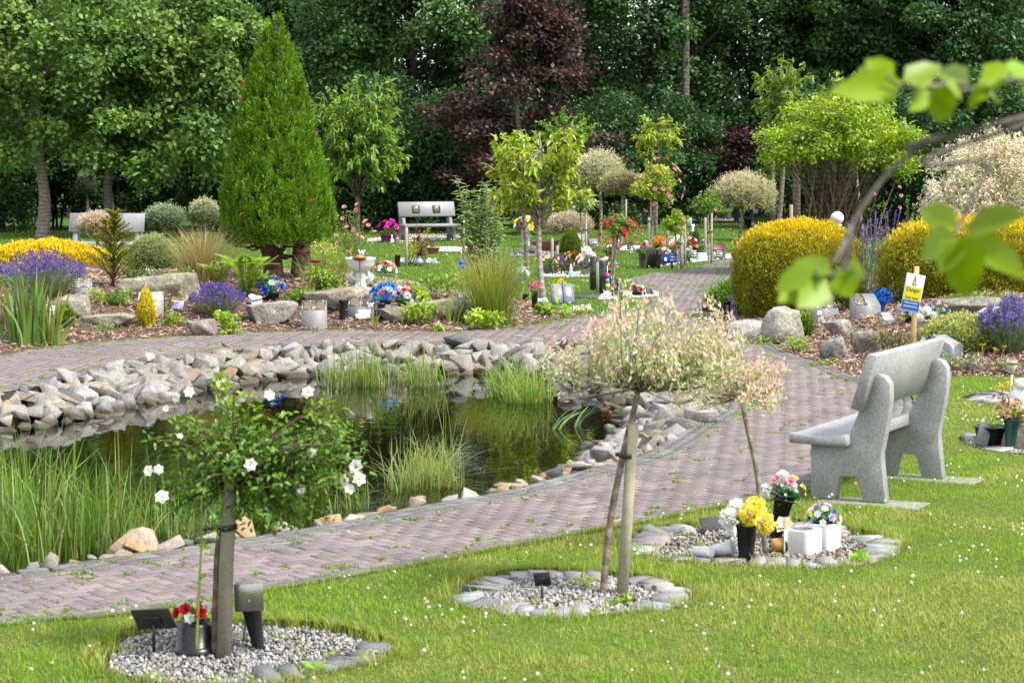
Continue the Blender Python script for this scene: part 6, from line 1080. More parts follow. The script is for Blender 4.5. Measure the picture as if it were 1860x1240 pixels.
for lab, pp, dd in (('concrete slab under the near support of the front bench', o_, 0), ('concrete slab under the far support of the front bench', o2, 1)):
    gm = G(); fu = np.append(unit(f_), 0); c = pp + fu * .1; box(gm, (c[0], c[1], LZ - .03), (.72, .3, .036), rz(math.atan2(f_[1], f_[0])), (.25, .25, .24), .006); one('paving_slab', lab, 'slab', gm, 'plaster', (c[0], c[1], LZ - .03), group='bench footing slabs')
Y = 57.5; bench('distant granite bench with two dark plaques below the dark hedge', (gx(812, Y), Y + .7, 0), (-.93, -.36), (.36, -.93), .95, [(.38, .19, .19), (.95, .19, .19)], col=(.25, .25, .26)); Y = 46.5; bench('granite bench half hidden by the pink willow at the far left', (gx(246, Y), Y + .6, 0), (-1, .12), (-.12, -1), 1.0, [(1.0, .17, .15)], col=(.27, .27, .29))
Y = 56; bench('granite bench at the end of the branch path behind the golden conifer', (gx(1388, Y), Y - .1, 0), (.9, .5), (-.5, .9), 1.0) if False else None
p = np.array([gx(1383, 54), 54, 0]); gm = G(); prism(gm, p + [.25, 0, 0], [(0, 0), (.06, .3), (.02, .42), (.1, .5), (.9, .5), (1.0, .42), (1.0, 0)], .5, rz(-.15), (.4, .4, .42)); one('low_bench', 'low grey stone seat behind the left golden conifer', 'bench', gm, 'granite', p)

# --- danger sign
def text_geo(txt, size, bold=0.0):
    c = bpy.data.curves.new('t', 'FONT'); c.body = txt; c.size = size; c.align_x = 'CENTER'; c.offset = bold; c.resolution_u = 2; o = bpy.data.objects.new('t', c); COL.objects.link(o); dg = bpy.context.evaluated_depsgraph_get(); me = o.evaluated_get(dg).to_mesh(); V = np.array([v.co[:] for v in me.vertices]); Fc = [tuple(q.vertices) for q in me.polygons]; o.evaluated_get(dg).to_mesh_clear(); bpy.data.objects.remove(o); bpy.data.curves.remove(c); return V, Fc
p = g(1657, 640); Y = p[1]; t_ = thing('danger_sign', 'yellow, white and blue danger deep water sign on a wooden post', 'sign', p); gm = G(); top = atY(1664, 484, Y); box(gm, (p[0], p[1], p[2] - .2), (.055, .04, math.hypot(top[2] - p[2], .0) + .2), ry((top[0] - p[0]) / (top[2] - p[2])), (.5, .36, .16), .004); gm.build('post', 'wood', t_)
SW, SH = .205, .42; c = atY(1658, 532, Y - .075); rot = rz(-.3) @ ry(.17); gm = G(); box(gm, c - rot @ np.array([0, 0, SH / 2]), (SW, .006, SH), rot, (.7, .74, .82), .001); bd = gm.build('board', 'print', t_)
def on_board(x0, x1, y0, y1, col, name, k=1):
    gm = G(); q = [c + rot @ np.array([a, -.0032 - .0006 * k, b_]) for a, b_ in ((x0, y0), (x1, y0), (x1, y1), (x0, y1))]; gm.add(q, [(0, 1, 2, 3)], col); gm.build(name, 'print', bd)
on_board(-SW * .47, SW * .47, -SH * .2, SH * .16, (.78, .66, .03), 'yellow_panel'); on_board(-SW * .47, SW * .47, -SH * .465, -SH * .2, (.015, .13, .5), 'blue_panel')
for txt, sz, zc, col, sx in (('Danger', .062, .015, (.02, .02, .015), .82), ('Deep water', .046, -.068, (.02, .02, .015), .66), ('Children should be', .026, -.118, (.8, .82, .85), .76), ('supervised at all times', .026, -.158, (.8, .82, .85), .66)):
    V, Fc = text_geo(txt, sz, .0006); q = np.c_[V[:, 0] * sx, np.full(len(V), -.0058), V[:, 1] + zc]; gm = G(); gm.addm(q @ rot.T + c, Fc, col); gm.build('lettering', 'print', bd)
gm = G(); tri = [(-.026, .085), (.026, .085), (.004, .19), (-.004, .19)]
for sc_, col, k in ((1.0, (.02, .02, .02), 1), (.62, (.75, .64, .04), 2)): gm.add([c + rot @ np.array([a * sc_, -.004 - .0008 * k, .135 + (b_ - .135) * sc_ - (.012 if k == 2 else 0)]) for a, b_ in tri], [(0, 1, 2, 3)], col)
gm.build('warning_symbol', 'print', bd)
# --- small blue notice on the far lawn
p = g(1222, 489); Y = p[1]; t_ = thing('notice', 'small blue notice with white marks on a blue post', 'sign', p); gm = G(); c = atY(1219, 469, Y); tube(gm, [p - [0, 0, .05], c], [.028, .028], 6, (.02, .05, .24)); gm.build('post', 'plastic', t_); gm = G(); rot = ry(-.14); box(gm, c - [0, .03, .09], (.34, .012, .19), rot, (.02, .06, .3), .01); bd = gm.build('board', 'print', t_)
gm = G(); u_ = rot @ [1, 0, 0]; v_ = rot @ [0, 0, 1]; strokes(gm, c - [0, .038, -.02] + u_ * .04, u_, v_, (0, -1, 0), .2, .06, 1, (.7, .72, .78)); strokes(gm, c - [0, .038, .035] + u_ * .04, u_, v_, (0, -1, 0), .22, .05, 1, (.7, .72, .78)); q = c - [0, .038, 0] - u_ * .11; gm.add([q + u_ * math.cos(a) * .035 + v_ * math.sin(a) * .045 for a in np.arange(6) * math.pi / 3], [(0, 1, 2), (0, 2, 3), (0, 3, 4), (0, 4, 5)], (.7, .72, .78)); gm.build('marks', 'print', bd)

# --- left rockery ornaments
p = g(461, 558); gm = G(); a = np.linspace(0, 2 * math.pi, 26)[:-1]; hx = np.c_[16 * np.sin(a) ** 3, 13 * np.cos(a) - 5 * np.cos(2 * a) - 2 * np.cos(3 * a) - np.cos(4 * a)] / 34 * .21; prism(gm, p + [0, .12, .1], hx, .07, rz(.2) @ rx(-1.15) @ ry(.5), (.74, .74, .73)); one('heart_ornament', 'white stone heart lying on the broad boulder', 'ornament', gm, 'plaster', p)
p = g(494, 545); vase('black bowl of bright blue roses under the conifer', p, .1, .11, .08, BLK, 18, fl=[(5, .06, [(.01, .06, .55), (.02, .1, .65)], 'f'), (3, .05, [(.5, .68, .75)], 'f')], leaf=((.04, .14, .07), (.1, .22, .2)), nl=26, spread=.17, name='flower_bowl'); p = g(471, 545); vase('empty black bowl left of the blue roses', p, .07, .085, .05, (.03, .03, .035), 18, name='flower_bowl')
def rod_dish(label, px, py, ty, r_, col=(.2, .06, .035), cup=False):
    p = g(px, py); t_ = thing('garden_dish', label, 'ornament', p, 'rusty dishes on rods'); e = atY(px - (3 if cup else 0), ty, p[1]); gm = G(); tube(gm, [p - [0, 0, .1], e], [.006, .005], 5, (.1, .05, .035)); gm.build('rod', 'rust', t_); gm = G(); lathe(gm, e, [(.01, 0), (r_ * .6, .012), (r_, .045), (r_ * .96, .05), (r_ * .5, .018), (.005, .012)], 16, col=col); gm.build('dish', 'rust', t_)
    if cup: gm = G(); lathe(gm, e + [0, 0, .02], [(.04, 0), (.055, .06), (.05, .06), (.03, .01)], 12, col=(.5, .25, .05)); gm.build('candle_cup', 'ceramic', t_)
rod_dish('rusty dish on a thin rod above the boulder', 573, 548, 478, .095); rod_dish('rusty dish with an amber cup on a thin rod before the birdbath', 656, 545, 474, .11, cup=True)
p = g(655, 537); t_ = thing('birdbath', 'white birdbath bowl held up by a cherub figure', 'birdbath', p); s = ppm(p[1]); zt = zz(468, p[1]) - p[2]; gm = G(); r_ = .205; lathe(gm, p + [0, 0, zt - .2], [(.05, 0), (.12, .02), (r_ * .95, .1), (r_, .17), (r_ * 1.05, .18), (r_ * 1.05, .2), (r_ * .95, .2), (r_ * .85, .12), (.02, .08)], 26, col=(.72, .72, .7)); gm.build('bowl', 'plaster', t_, sm=True)
gm = G(); lathe(gm, p - [0, 0, .05], [(.11, 0), (.11, .1), (.07, .13), (.055, .2)], 16, col=(.7, .7, .68)); hb = zt - .2
sk = [((0, 0, .12), .07), ((0, 0, hb * .5), .085), ((0, -.01, hb * .68), .075), ((.01, -.02, hb * .86), .07)]
for k_, (c_2, r2) in enumerate(sk): ball(gm, p + np.array(c_2), r2, (.7, .7, .68), 2, (1, .9, 1.15), .02)
for sx in (-1, 1): tube(gm, curve([p + [sx * .07, -.01, hb * .68], p + [sx * .13, -.03, hb * .82], p + [sx * .09, 0, hb + .02]], 4), np.linspace(.032, .024, 9), 8, (.7, .7, .68)); tube(gm, curve([p + [sx * .04, -.02, hb * .4], p + [sx * .07, -.07, hb * .22], p + [sx * .05, -.03, .12]], 4), np.linspace(.045, .03, 9), 8, (.7, .7, .68))
for sx in (-1, 1): ball(gm, p + [sx * .12, .05, hb * .7], .07, (.7, .7, .68), 1, (1, .3, 1.3), .02, ry(sx * .5))
gm.build('cherub', 'plaster', t_, sm=True)
p = g(700, 572); vase('dark green pot of bright blue silk flowers with pale blue tips', p, .2, .08, .06, (.01, .05, .04), 16, fl=[(15, .058, BC_, 'f'), (7, .05, [(.35, .55, .75), (.6, .7, .8)], 'f'), (2, .04, [(.55, .1, .3)], 'f')], spread=.19, nl=24, leaf=((.1, .3, .5), (.04, .14, .08)), rise=.6); p = g(733, 572); vase('dark green pot of mixed pink, white, red and violet silk flowers', p, .18, .075, .06, (.01, .05, .04), 16, fl=[(4, .055, WC, 'm'), (4, .05, [(.75, .4, .36), (.76, .5, .48)], 'f'), (3, .045, RC, 'f'), (4, .04, [(.16, .04, .34)], 'f')], spread=.15, nl=30, leaf=((.04, .13, .05), (.05, .16, .06)), rise=.6)
p = g(700, 507); vase('white basket of pink and red flowers behind the birdbath', p, .1, .12, .1, (.6, .6, .58), 16, fl=[(4, .07, [(.72, .36, .45)], 'f'), (3, .06, RC, 'f'), (8, .055, WC, 'f')], spread=.19, rise=.4, m='plaster', name='flower_basket', cat='basket')
p = g(622, 581); vase('tall black memorial vase left of the twin plaque block with card', p, .27, .052, .038, (.012, .014, .02), 18); p = g(690, 583); vase('black memorial vase with pale lettering leaning right', p, .24, .06, .042, BLK, 18, ry(.08)); p = g(608, 570); vase('black cone vase lying on the bark chips beside the boulder', p + [0, 0, .05], .16, .055, .035, (.02, .022, .028), 16, rz(.3) @ ry(-1.2))
gm = G(); p = g(661, 579); box(gm, p + [0, -.03, 0], (.17, .004, .12), rz(-.1) @ rx(-.25), (.76, .76, .76)); box(gm, p + [-.03, -.09, 0], (.15, .004, .08), rz(.15) @ rx(-.6), (.7, .69, .62)); one('card', 'folded white card leaning against the twin plaque granite block', 'card', gm, 'print', p)
def butterfly(label, c, s_, foot, col=(.74, .74, .76)):
    t_ = thing('butterfly_ornament', label, 'ornament', foot, 'white butterfly ornaments'); gm = G()
    for sx in (-1, 1): gm.add(np.array([(0, 0, 0), (sx * .9, .1, .8), (sx * 1.0, .1, .2), (sx * .5, .05, 0), (sx * .7, .1, -.6), (sx * .2, 0, -.5)]) * s_ + c, [(0, 3, 2), (0, 2, 1), (0, 4, 3), (0, 5, 4)], col)
    gm.build('wings', 'print', t_); gm = G(); tube(gm, [c - [0, 0, s_ * .5], c + [0, 0, s_ * .5]], s_ * .1, 5, col); tube(gm, [foot, c], .003, 4, (.2, .2, .2)); gm.build('rod', 'metal', t_)
p = g(657, 520); butterfly('white butterfly on a rod above the birdbath', atY(657, 458, p[1]), .055, p); p = g(673, 585); butterfly('white butterfly on a rod in front of the black vase', atY(673, 553, p[1]), .05, p)
def mug(label, px, py, h, r_, col=(.72, .7, .66)): p = g(px, py); gm = G(); lathe(gm, p, [(r_ * .8, 0), (r_, .01), (r_, h), (r_ * .9, h), (r_ * .85, .02), (.002, .018)], 14, col=col); tube(gm, curve([p + [r_, 0, h * .8], p + [r_ * 1.7, 0, h * .6], p + [r_, 0, h * .2]], 4), .008, 5, col); one('mug', label, 'ornament', gm, 'ceramic', p, group='white mugs by the bouquets')
mug('white painted mug below the blue flowers', 705, 573, .15, .045); mug('white painted mug below the mixed flowers', 718, 573, .13, .042); mug('small white cup right of the two mugs', 731, 574, .07, .05)
p = g(321, 566); t_ = thing('memorial_plaque', 'small lilac plaque with white writing beside the lavender', 'plaque', p, 'plaques on stems'); s = ppm(p[1]); gm = G(); c = atY(321, 553, p[1]); rot = ry(.06) @ rx(-.3); box(gm, c - [0, 0, .07], (.17, .008, .13), rot, (.33, .28, .46), .002); pl = gm.build('plate', 'print', t_); gm = G(); strokes(gm, c - [0, .01, 0] + [0, -.012, 0], rot @ [1, 0, 0], rot @ [0, 0, 1], rot @ [0, -1, 0], .14, .1, 4, (.75, .74, .78)); gm.build('lettering', 'print', pl, kind='stuff'); gm = G(); tube(gm, [p - [0, 0, .05], c], .01, 5, BLK); gm.build('stem', 'plastic', t_)
p = g(300, 566); gm = G(); lathe(gm, p, [(.03, 0), (.035, .01), (.035, .13), (.03, .14), (.036, .145), (.036, .18), (.03, .18)], 12, col=(.17, .09, .06)); one('jar_candle', 'small brown glass candle jar beside the lilac plaque', 'candle', gm, 'plastic', p)
p = g(318, 560); vase('few orange and cream blooms behind the lilac plaque', p, .05, .04, .03, (.2, .14, .08), 10, fl=[(2, .035, OC, 'f'), (2, .03, [(.76, .7, .55)], 'f')], spread=.14, nl=16, rise=.6, name='marigolds', cat='flowers'); p = g(262, 512); vase('white silk flowers on the slate stone beside the sandstone slab', p + [0, .1, 0], .06, .05, .05, WHT, 10, fl=[(6, .05, WC, 'f')], spread=.09, name='flower_pot')
p = g(240, 516); gm = G(); box(gm, p + [0, .2, 0], (.3, .03, .14), rx(-.7), (.3, .31, .33), .004); one('memorial_stone', 'grey slate leaning behind the sandstone slab', 'memorial', gm, 'slate', p)
for px, py, lab in ((752, 556, 'pale green butterfly tile at the end of the long boulder'), (775, 556, 'second pale butterfly tile right of the first')):
    p = g(px, py); gm = G()
    for sx in (-1, 1): ball(gm, p + [sx * .04, 0, .05], .045, (.66, .68, .5), 1, (1, .25, 1.1))
    one('butterfly_tile', lab, 'ornament', gm, 'ceramic', p, True)

# --- right rockery ornaments
p = g(1320, 582); t_ = vase('tall black memorial vase with white lettering below the golden conifer', p, .27, .055, .036, BLK, 18); gm = G(); strokes(gm, p + [0, -.056, .16], (1, 0, 0), (0, -.07, 1), (0, -1, .07), .07, .12, 4, (.7, .7, .72)); gm.build('lettering', 'print', t_.children[0], kind='stuff')
p = g(1600, 566); vase('bright blue silk flowers in a blue pot behind the half plaque block', p, .13, .06, .05, (.01, .1, .4), 14, fl=[(11, .05, [(.01, .1, .45), (.02, .16, .6)], 'f')], leaf=((.01, .1, .35), (.02, .14, .4)), spread=.13, rise=.5); p = g(1677, 612); vase('white urn of white flowers right of the sign post', p, .19, .085, .05, (.62, .62, .62), 16, fl=[(9, .05, WC, 'm')], spread=.12, rise=.3, m='plaster', name='urn', cat='urn')
for px, py, lab, n_ in ((1652, 588, 'lilac pansies in a dark pot behind the sign', 16), (1700, 588, 'pale violet pansies right of the white urn', 18), (1672, 640, 'few lilac blooms at the foot of the sign post', 5)): vase(lab, g(px, py), .08, .08, .06, (.03, .03, .035), 14, fl=[(n_, .028, [(.5, .46, .72), (.36, .28, .62), (.66, .66, .78)], 'f'), (2, .022, YC, 'f')], spread=.16 if n_ > 9 else .07, nl=24, rise=.4, name='pansy_pot', cat='flowers', group='pansy pots in the right rockery')
p = g(1802, 600); vase('bunch of white silk lilies with green leaves left of the right lavender', p, .06, .06, .05, (.05, .06, .05), 12, fl=[(10, .06, [(.7, .73, .74), (.76, .77, .77)], 'f'), (2, .04, [(.65, .4, .3)], 'f')], leaf=((.1, .26, .22), (.16, .24, .14)), spread=.17, nl=30, rise=.3, name='silk_lilies', cat='flowers')
critter('small white and grey terrier figure before the twin plaque block', g(1490, 592), .2, (.62, .61, .58), (.3, .3, .32), -.7, 'dog_statue'); p = g(1455, 584); t_ = thing('solar_lamp', 'round lamp with a brass lid beside the tall boulder', 'lamp', p); gm = G(); lathe(gm, p, [(.055, 0), (.06, .02), (.06, .07)], 16, col=(.5, .5, .5)); gm.build('glass', 'plastic', t_); gm = G(); lathe(gm, p + [0, 0, .0705], [(.05, 0), (.085, .005), (.07, .03), (.02, .04)], 16, ry(.15), (.6, .36, .12)); gm.build('lid', 'metal', t_)
p = g(1515, 600); gm = G(); box(gm, p, (.14, .1, .09), rz(.3), (.3, .3, .28), .02); one('stone_block', 'small rough granite offcut beside the terrier figure', 'stone', gm, 'granite', p)
# --- right edge beds
p = at(1829, 765, .02); Y = at(1838, 745, .02)[1]; b_ = at(1834, 742, .02); t_ = thing('solar_lamp', 'steel solar lamp on a stake at the right edge', 'lamp', b_); gm = G(); tp_ = atY(1838, 678, b_[1]); tube(gm, [b_ - [0, 0, .1], tp_], .012, 8, (.62, .5, .38)); gm.build('stake', 'metal', t_, sm=True); gm = G(); lathe(gm, tp_, [(.02, 0), (.042, .06), (.044, .075), (.04, .085)], 16, col=(.5, .47, .42)); gm.build('lens', 'plastic', t_); gm = G(); lathe(gm, tp_ + [0, 0, .0855], [(.05, 0), (.054, .004), (.054, .03), (.046, .034)], 18, col=(.55, .47, .38)); gm.build('cap', 'metal', t_)
b_ = at(1862, 742, .02); t_ = thing('solar_lamp', 'fallen copper solar lamp pointing left at the right edge', 'lamp', b_); gm = G(); c = b_ + [-.2, 0, .06]; lathe(gm, c, [(.05, 0), (.055, .01), (.055, .03), (.042, .035), (.04, .1), (.03, .11)], 16, ry(1.6), (.6, .35, .22)); gm.build('cap', 'metal', t_); gm = G(); tube(gm, [c + [.1, 0, 0], c + [.45, 0, .0]], .011, 8, (.6, .52, .42)); gm.build('stake', 'metal', t_)
critter('white soft toy dog with a red collar at the right edge', at(1856, 748, .02) + [.02, .25, 0], .3, (.74, .76, .78), (.74, .76, .78), .5, 'soft_toy', cat='toy', m='matt')
p = at(1842, 738, .02) + [-.1, .05, 0]; gf = G()
for k in range(7): mum(gf, p + [NR() * .05, NR() * .03, .17 + NR() * .02], (0, -.3, 1), .028, [(.74, .52, .01)], 20)
t_ = thing('yarrow', 'yellow yarrow head beside the fallen copper lamp', 'plant', p); gf.build('flower_head', 'petal', t_); gf = G(); tube(gf, [p, p + [0, 0, .17]], .006, 4, (.2, .25, .08)); gf.build('stem', 'leaf', t_)
p = at(1836, 815, .02); vase('dark green cone vase of withered cream blooms', p, .25, .063, .04, (.015, .06, .055), 18, fl=[(6, .05, [(.55, .46, .25), (.5, .36, .2)], 'f'), (3, .04, [(.4, .2, .12)], 'f')], leaf=((.3, .32, .1), (.36, .24, .1), (.2, .26, .08)), nl=40, spread=.12, rise=.6, ll=.11); p = at(1812, 815, .02) + [0, .22, 0]; t_ = vase('wide black bowl with a few wilting leaves', p, .16, .15, .11, BLK, 24, name='flower_bowl', fl=[(2, .04, WC, 'f')], leaf=((.3, .36, .1), (.22, .3, .06)), nl=12, spread=.08, rise=.1)
gm = G(); p = at(1781, 810, .03); box(gm, p, (.1, .05, .2), ry(.3) @ rx(-.2), (.2, .2, .2), .01); one('slate_slab', 'upright slate slab left of the black bowl', 'stone', gm, 'slate', p); gm = G(); p = at(1800, 800, .03) + [.02, -.1, .04]; box(gm, p, (.2, .1, .015), ry(-.7), (.19, .2, .19), .003); one('slate_slab', 'thin slate leaning across the front of the black bowl', 'stone', gm, 'slate', p)

# --- memorial lawn: stakes, stones, pots and flowers
def post(label, px, by, ty, r_=.03, Y=None, tx=None, col=(.34, .31, .22), name='wooden_stake', group='wooden stakes on the lawn'):
    p = g(px, by) if Y is None else np.array([gx(px, Y), Y, tz(gx(px, Y), Y)]); e = atY(tx or px, ty, p[1]); gm = G(); tube(gm, [p - [0, 0, .1], (p + e) / 2, e - [0, 0, .008], e], [r_, r_ * .98, r_ * .96, r_ * .8], 10, jit(col, .08)); one(name, label, 'stake' if name == 'wooden_stake' else 'tree trunk', gm, 'wood' if name == 'wooden_stake' else 'bark', p, group=group)
post('short weathered stake beside the dark red maple', 738, 485, 413, .03); post('tall pale stake left of the rear granite bench', 727, 437, 372, .035, tx=727); post('stake behind the lime cherry trunk', 1003, 500, 432, .03); post('stake beside the wheel planter', 1012, 500, 446, .03); post('brown stake right of the grey heart marker', 1066, 455, 395, .03, col=(.4, .26, .14)); post('stake between the bouquets left of the blue notice', 1212, 480, 410, .03); post('front stake just right of the blue notice', 1238, 489, 412, .035); post('stake behind the front stake near the blue notice', 1244, 484, 405, .025); post('stake holding the weak rose standard', 1281, 470, 395, .03); post('thin pale stake behind the left golden conifer', 1437, 455, 372, .04, Y=50); post('pair of thin stakes under the brownish willow, left one', 1130, 445, 362, .025, Y=56); post('pair of thin stakes under the brownish willow, right one', 1137, 445, 362, .025, Y=56); post('slender stake in front of the sparse shrub', 842, 480, 412, .03); post('old grey trunk stake behind the first lime cherry', 1180, 478, 395, .04, col=(.4, .38, .33))
def tomb(label, px, py, wpx, hpx, yaw=0.0, tilt=-.25, col=(.02, .021, .024), m='polished_black', th=.06, base=True, rows=5, letter=(.55, .5, .38), Y=None, name='memorial_stone', group='memorial stones on the lawn', round_=False):
    p = g(px, py) if Y is None else np.array([gx(px, Y), Y, 0]); s = ppm(p[1]); w, h = wpx / s, hpx / s; t_ = thing(name, label, 'memorial', p, group); rot = rz(yaw) @ rx(tilt); gm = G()
    if round_: a = np.linspace(0, math.pi, 9); prism(gm, p + [0, 0, .02], [(-w / 2, 0)] + [(-math.cos(t) * w / 2, h * .6 + math.sin(t) * h * .4) for t in a] + [(w / 2, 0)], th, rot, col)
    else: box(gm, p + [0, 0, .02 if base else -.03], (w, th, h), rot, col, .008)
    gm.build('stone', m, t_)
    if rows: gm = G(); c = p + [0, 0, .02] + rot @ np.array([0, -th / 2 - .002, h * .52]); strokes(gm, c, rot @ [1, 0, 0], rot @ [0, 0, 1], rot @ [0, -1, 0], w, h * .75, rows, letter); gm.build('lettering', 'print', t_, kind='stuff')
    if base: gm = G(); box(gm, p + [0, th * .6, -.03], (w * 1.15, max(.2, th * 3), .07), rz(yaw), col, .006); gm.build('plinth', m, t_)
    return t_
p = g(1024, 557); t_ = thing('book_headstone', 'open book headstone of blue grey slate with gold lettering', 'memorial', p); rot = rz(.22) @ rx(-.5) @ ry(.02)
for sx in (-1, 1): gm = G(); box(gm, p + rot @ np.array([sx * .09, 0, .05]), (.178, .05, .33), rot @ rz(sx * .12), (.13, .15, .18), .012); pg_ = gm.build('page', 'dark_granite', t_); gm = G(); r2 = rot @ rz(sx * .12); strokes(gm, p + rot @ np.array([sx * .09, -.027, .24]), r2 @ [1, 0, 0], r2 @ [0, 0, 1], r2 @ [0, -1, 0], .15, .26 if sx < 0 else .16, 9 if sx < 0 else 6, (.66, .55, .36)); gm.build('lettering', 'print', pg_, kind='stuff')
gm = G(); box(gm, p + [0, .1, -.02], (.34, .2, .09), rz(.22), (.02, .022, .026), .01); gm.build('plinth', 'polished_black', t_); gm = G(); prism(gm, p + [0, .14, .02], [(-.14, 0), (.14, 0), (.14, .26), (-.14, .26)], .03, rot, (.02, .022, .026)); gm.build('rest', 'polished_black', t_)
p = g(971, 562); vase('tall black vase with bright pink tulips left of the book headstone', p, .27, .05, .035, BLK, 16, fl=[(8, .04, [(.6, .1, .22), (.66, .2, .3)], 'f')], leaf=((.08, .2, .08), (.2, .3, .2)), spread=.085, nl=16, rise=1.0); p = g(955, 548); vase('short empty black pot left of the tall black vase', p, .12, .055, .045, BLK, 16); p = g(1016, 530); vase('yellow pansies behind the book headstone', p, .08, .06, .05, (.2, .12, .08), 12, fl=[(9, .04, [(.76, .56, .01)], 'f')], spread=.1, rise=.6); tomb('small white edged plaque leaning between the trunk and the vase', 990, 556, 20, 22, .4, -.7, (.5, .52, .54), 'granite', .03, False, 0)
for px, by, ty, lab in ((1077, 527, 463, 'taller black granite post with a chrome top'), (1094, 534, 470, 'shorter black granite post with a chrome top')):
    p = g(px, by); e = zz(ty, p[1]); t_ = thing('granite_post', lab, 'memorial', p, 'black granite posts'); gm = G(); box(gm, p - [0, 0, .02], (.095, .095, e - p[2] - .03), rz(.2), BLK, .004); gm.build('shaft', 'polished_black', t_); gm = G(); box(gm, [p[0], p[1], e - .049], (.097, .097, .06), rz(.2), (.5, .55, .62), .01); gm.build('cap', 'metal', t_)
p = g(1086, 532); gm = G(); box(gm, p, (.06, .012, .5), I3, (.22, .28, .2), .002); one('glass_panel', 'slim green glass panel between the two black granite posts', 'memorial', gm, 'polished_black', p); p = g(1078, 541); gm = G(); box(gm, p - [0, 0, .02], (.62, .5, .05), rz(-.45), (.1, .09, .09), .006); one('kerb_stone', 'dark stone slab under the black granite posts', 'slab', gm, 'slate', p)
tomb('black granite slab leaning beside the red rose stem', 1118, 541, 14, 42, .9, -.2, th=.05, base=False, rows=0); tomb('second black slab standing right beside the first', 1128, 543, 12, 40, 1.0, -.15, th=.07, base=False, rows=0); tomb('black slanted stone behind the red and white roses at the path corner', 1183, 539, 26, 20, .9, -.7, base=False, rows=0)
p = g(1157, 540); vase('low bowl of red and white silk roses at the path corner', p, .08, .09, .07, BLK, 14, fl=[(7, .04, RC, 'f'), (7, .036, WC, 'f')], leaf=((.03, .18, .1), (.04, .22, .12)), spread=.12, nl=22, rise=.4, name='flower_bowl'); p = g(1138, 544); gm = G(); lathe(gm, p, [(.05, 0), (.05, .05), (.06, .055), (.09, .06), (.07, .08), (.02, .09)], 16, col=(.6, .5, .2)); one('solar_lamp', 'small brass lidded lamp before the black slabs', 'lamp', gm, 'ceramic', p)
def gravel_patch(label, pts, n, cols=((.52, .51, .49), (.46, .45, .42), (.58, .57, .55))):
    poly = px_poly(pts); c = poly.mean(0); gm = sheet(poly, .4, lambda x, y: np.full(len(x), .012)); colour(gm, np.array(cols[0]) * .8); V0_, F_ = ICO[0]; q = scatter(poly, n); V = V0_[None] * U(.015, .035, (n, 1, 1)) * U(.6, 1.2, (n, 1, 3)) + np.c_[q, np.full(n, .02)][:, None]; gm.add(V.reshape(-1, 3), (np.arange(n)[:, None, None] * 6 + F_).reshape(-1, 3), np.repeat(pal(cols, n, .08), 6, axis=0)); o = gm.build('gravel', 'pebble', loc=(c[0], c[1], 0)); o['kind'] = 'stuff'; tag(o, label, 'gravel')
gravel_patch('white gravel strip before the black slabs', [(1085, 546), (1195, 540), (1195, 532), (1100, 532)], 700); gravel_patch('white gravel bed with the terracotta bowl', [(775, 458), (865, 458), (862, 450), (778, 450)], 500); gravel_patch('white gravel row under the memorials right of the notice', [(1195, 486), (1255, 478), (1330, 470), (1325, 463), (1190, 472)], 900); gravel_patch('white gravel under the small figures left of the far rose', [(1100, 456), (1165, 456), (1160, 448), (1100, 448)], 400); gravel_patch('pale gravel row along the far memorials under the maple', [(1255, 404), (1350, 401), (1345, 397), (1258, 399)], 260); gravel_patch('white gravel under the magenta planter', [(665, 440), (760, 440), (755, 434), (668, 434)], 260); gravel_patch('gravel strip under the rear bench', [(735, 433), (835, 433), (832, 427), (738, 427)], 260, ((.4, .38, .35), (.46, .44, .4))); gravel_patch('white gravel beside the small black planter near the book headstone', [(1035, 566), (1075, 566), (1070, 558), (1030, 560)], 160)
gravel_patch('grey slate bed under the hedgehog figure', [(925, 466), (1000, 466), (998, 458), (930, 458)], 300, ((.2, .2, .22), (.26, .26, .28))); gravel_patch('pale gravel under the wheel planter', [(985, 504), (1085, 504), (1080, 496), (990, 496)], 400)
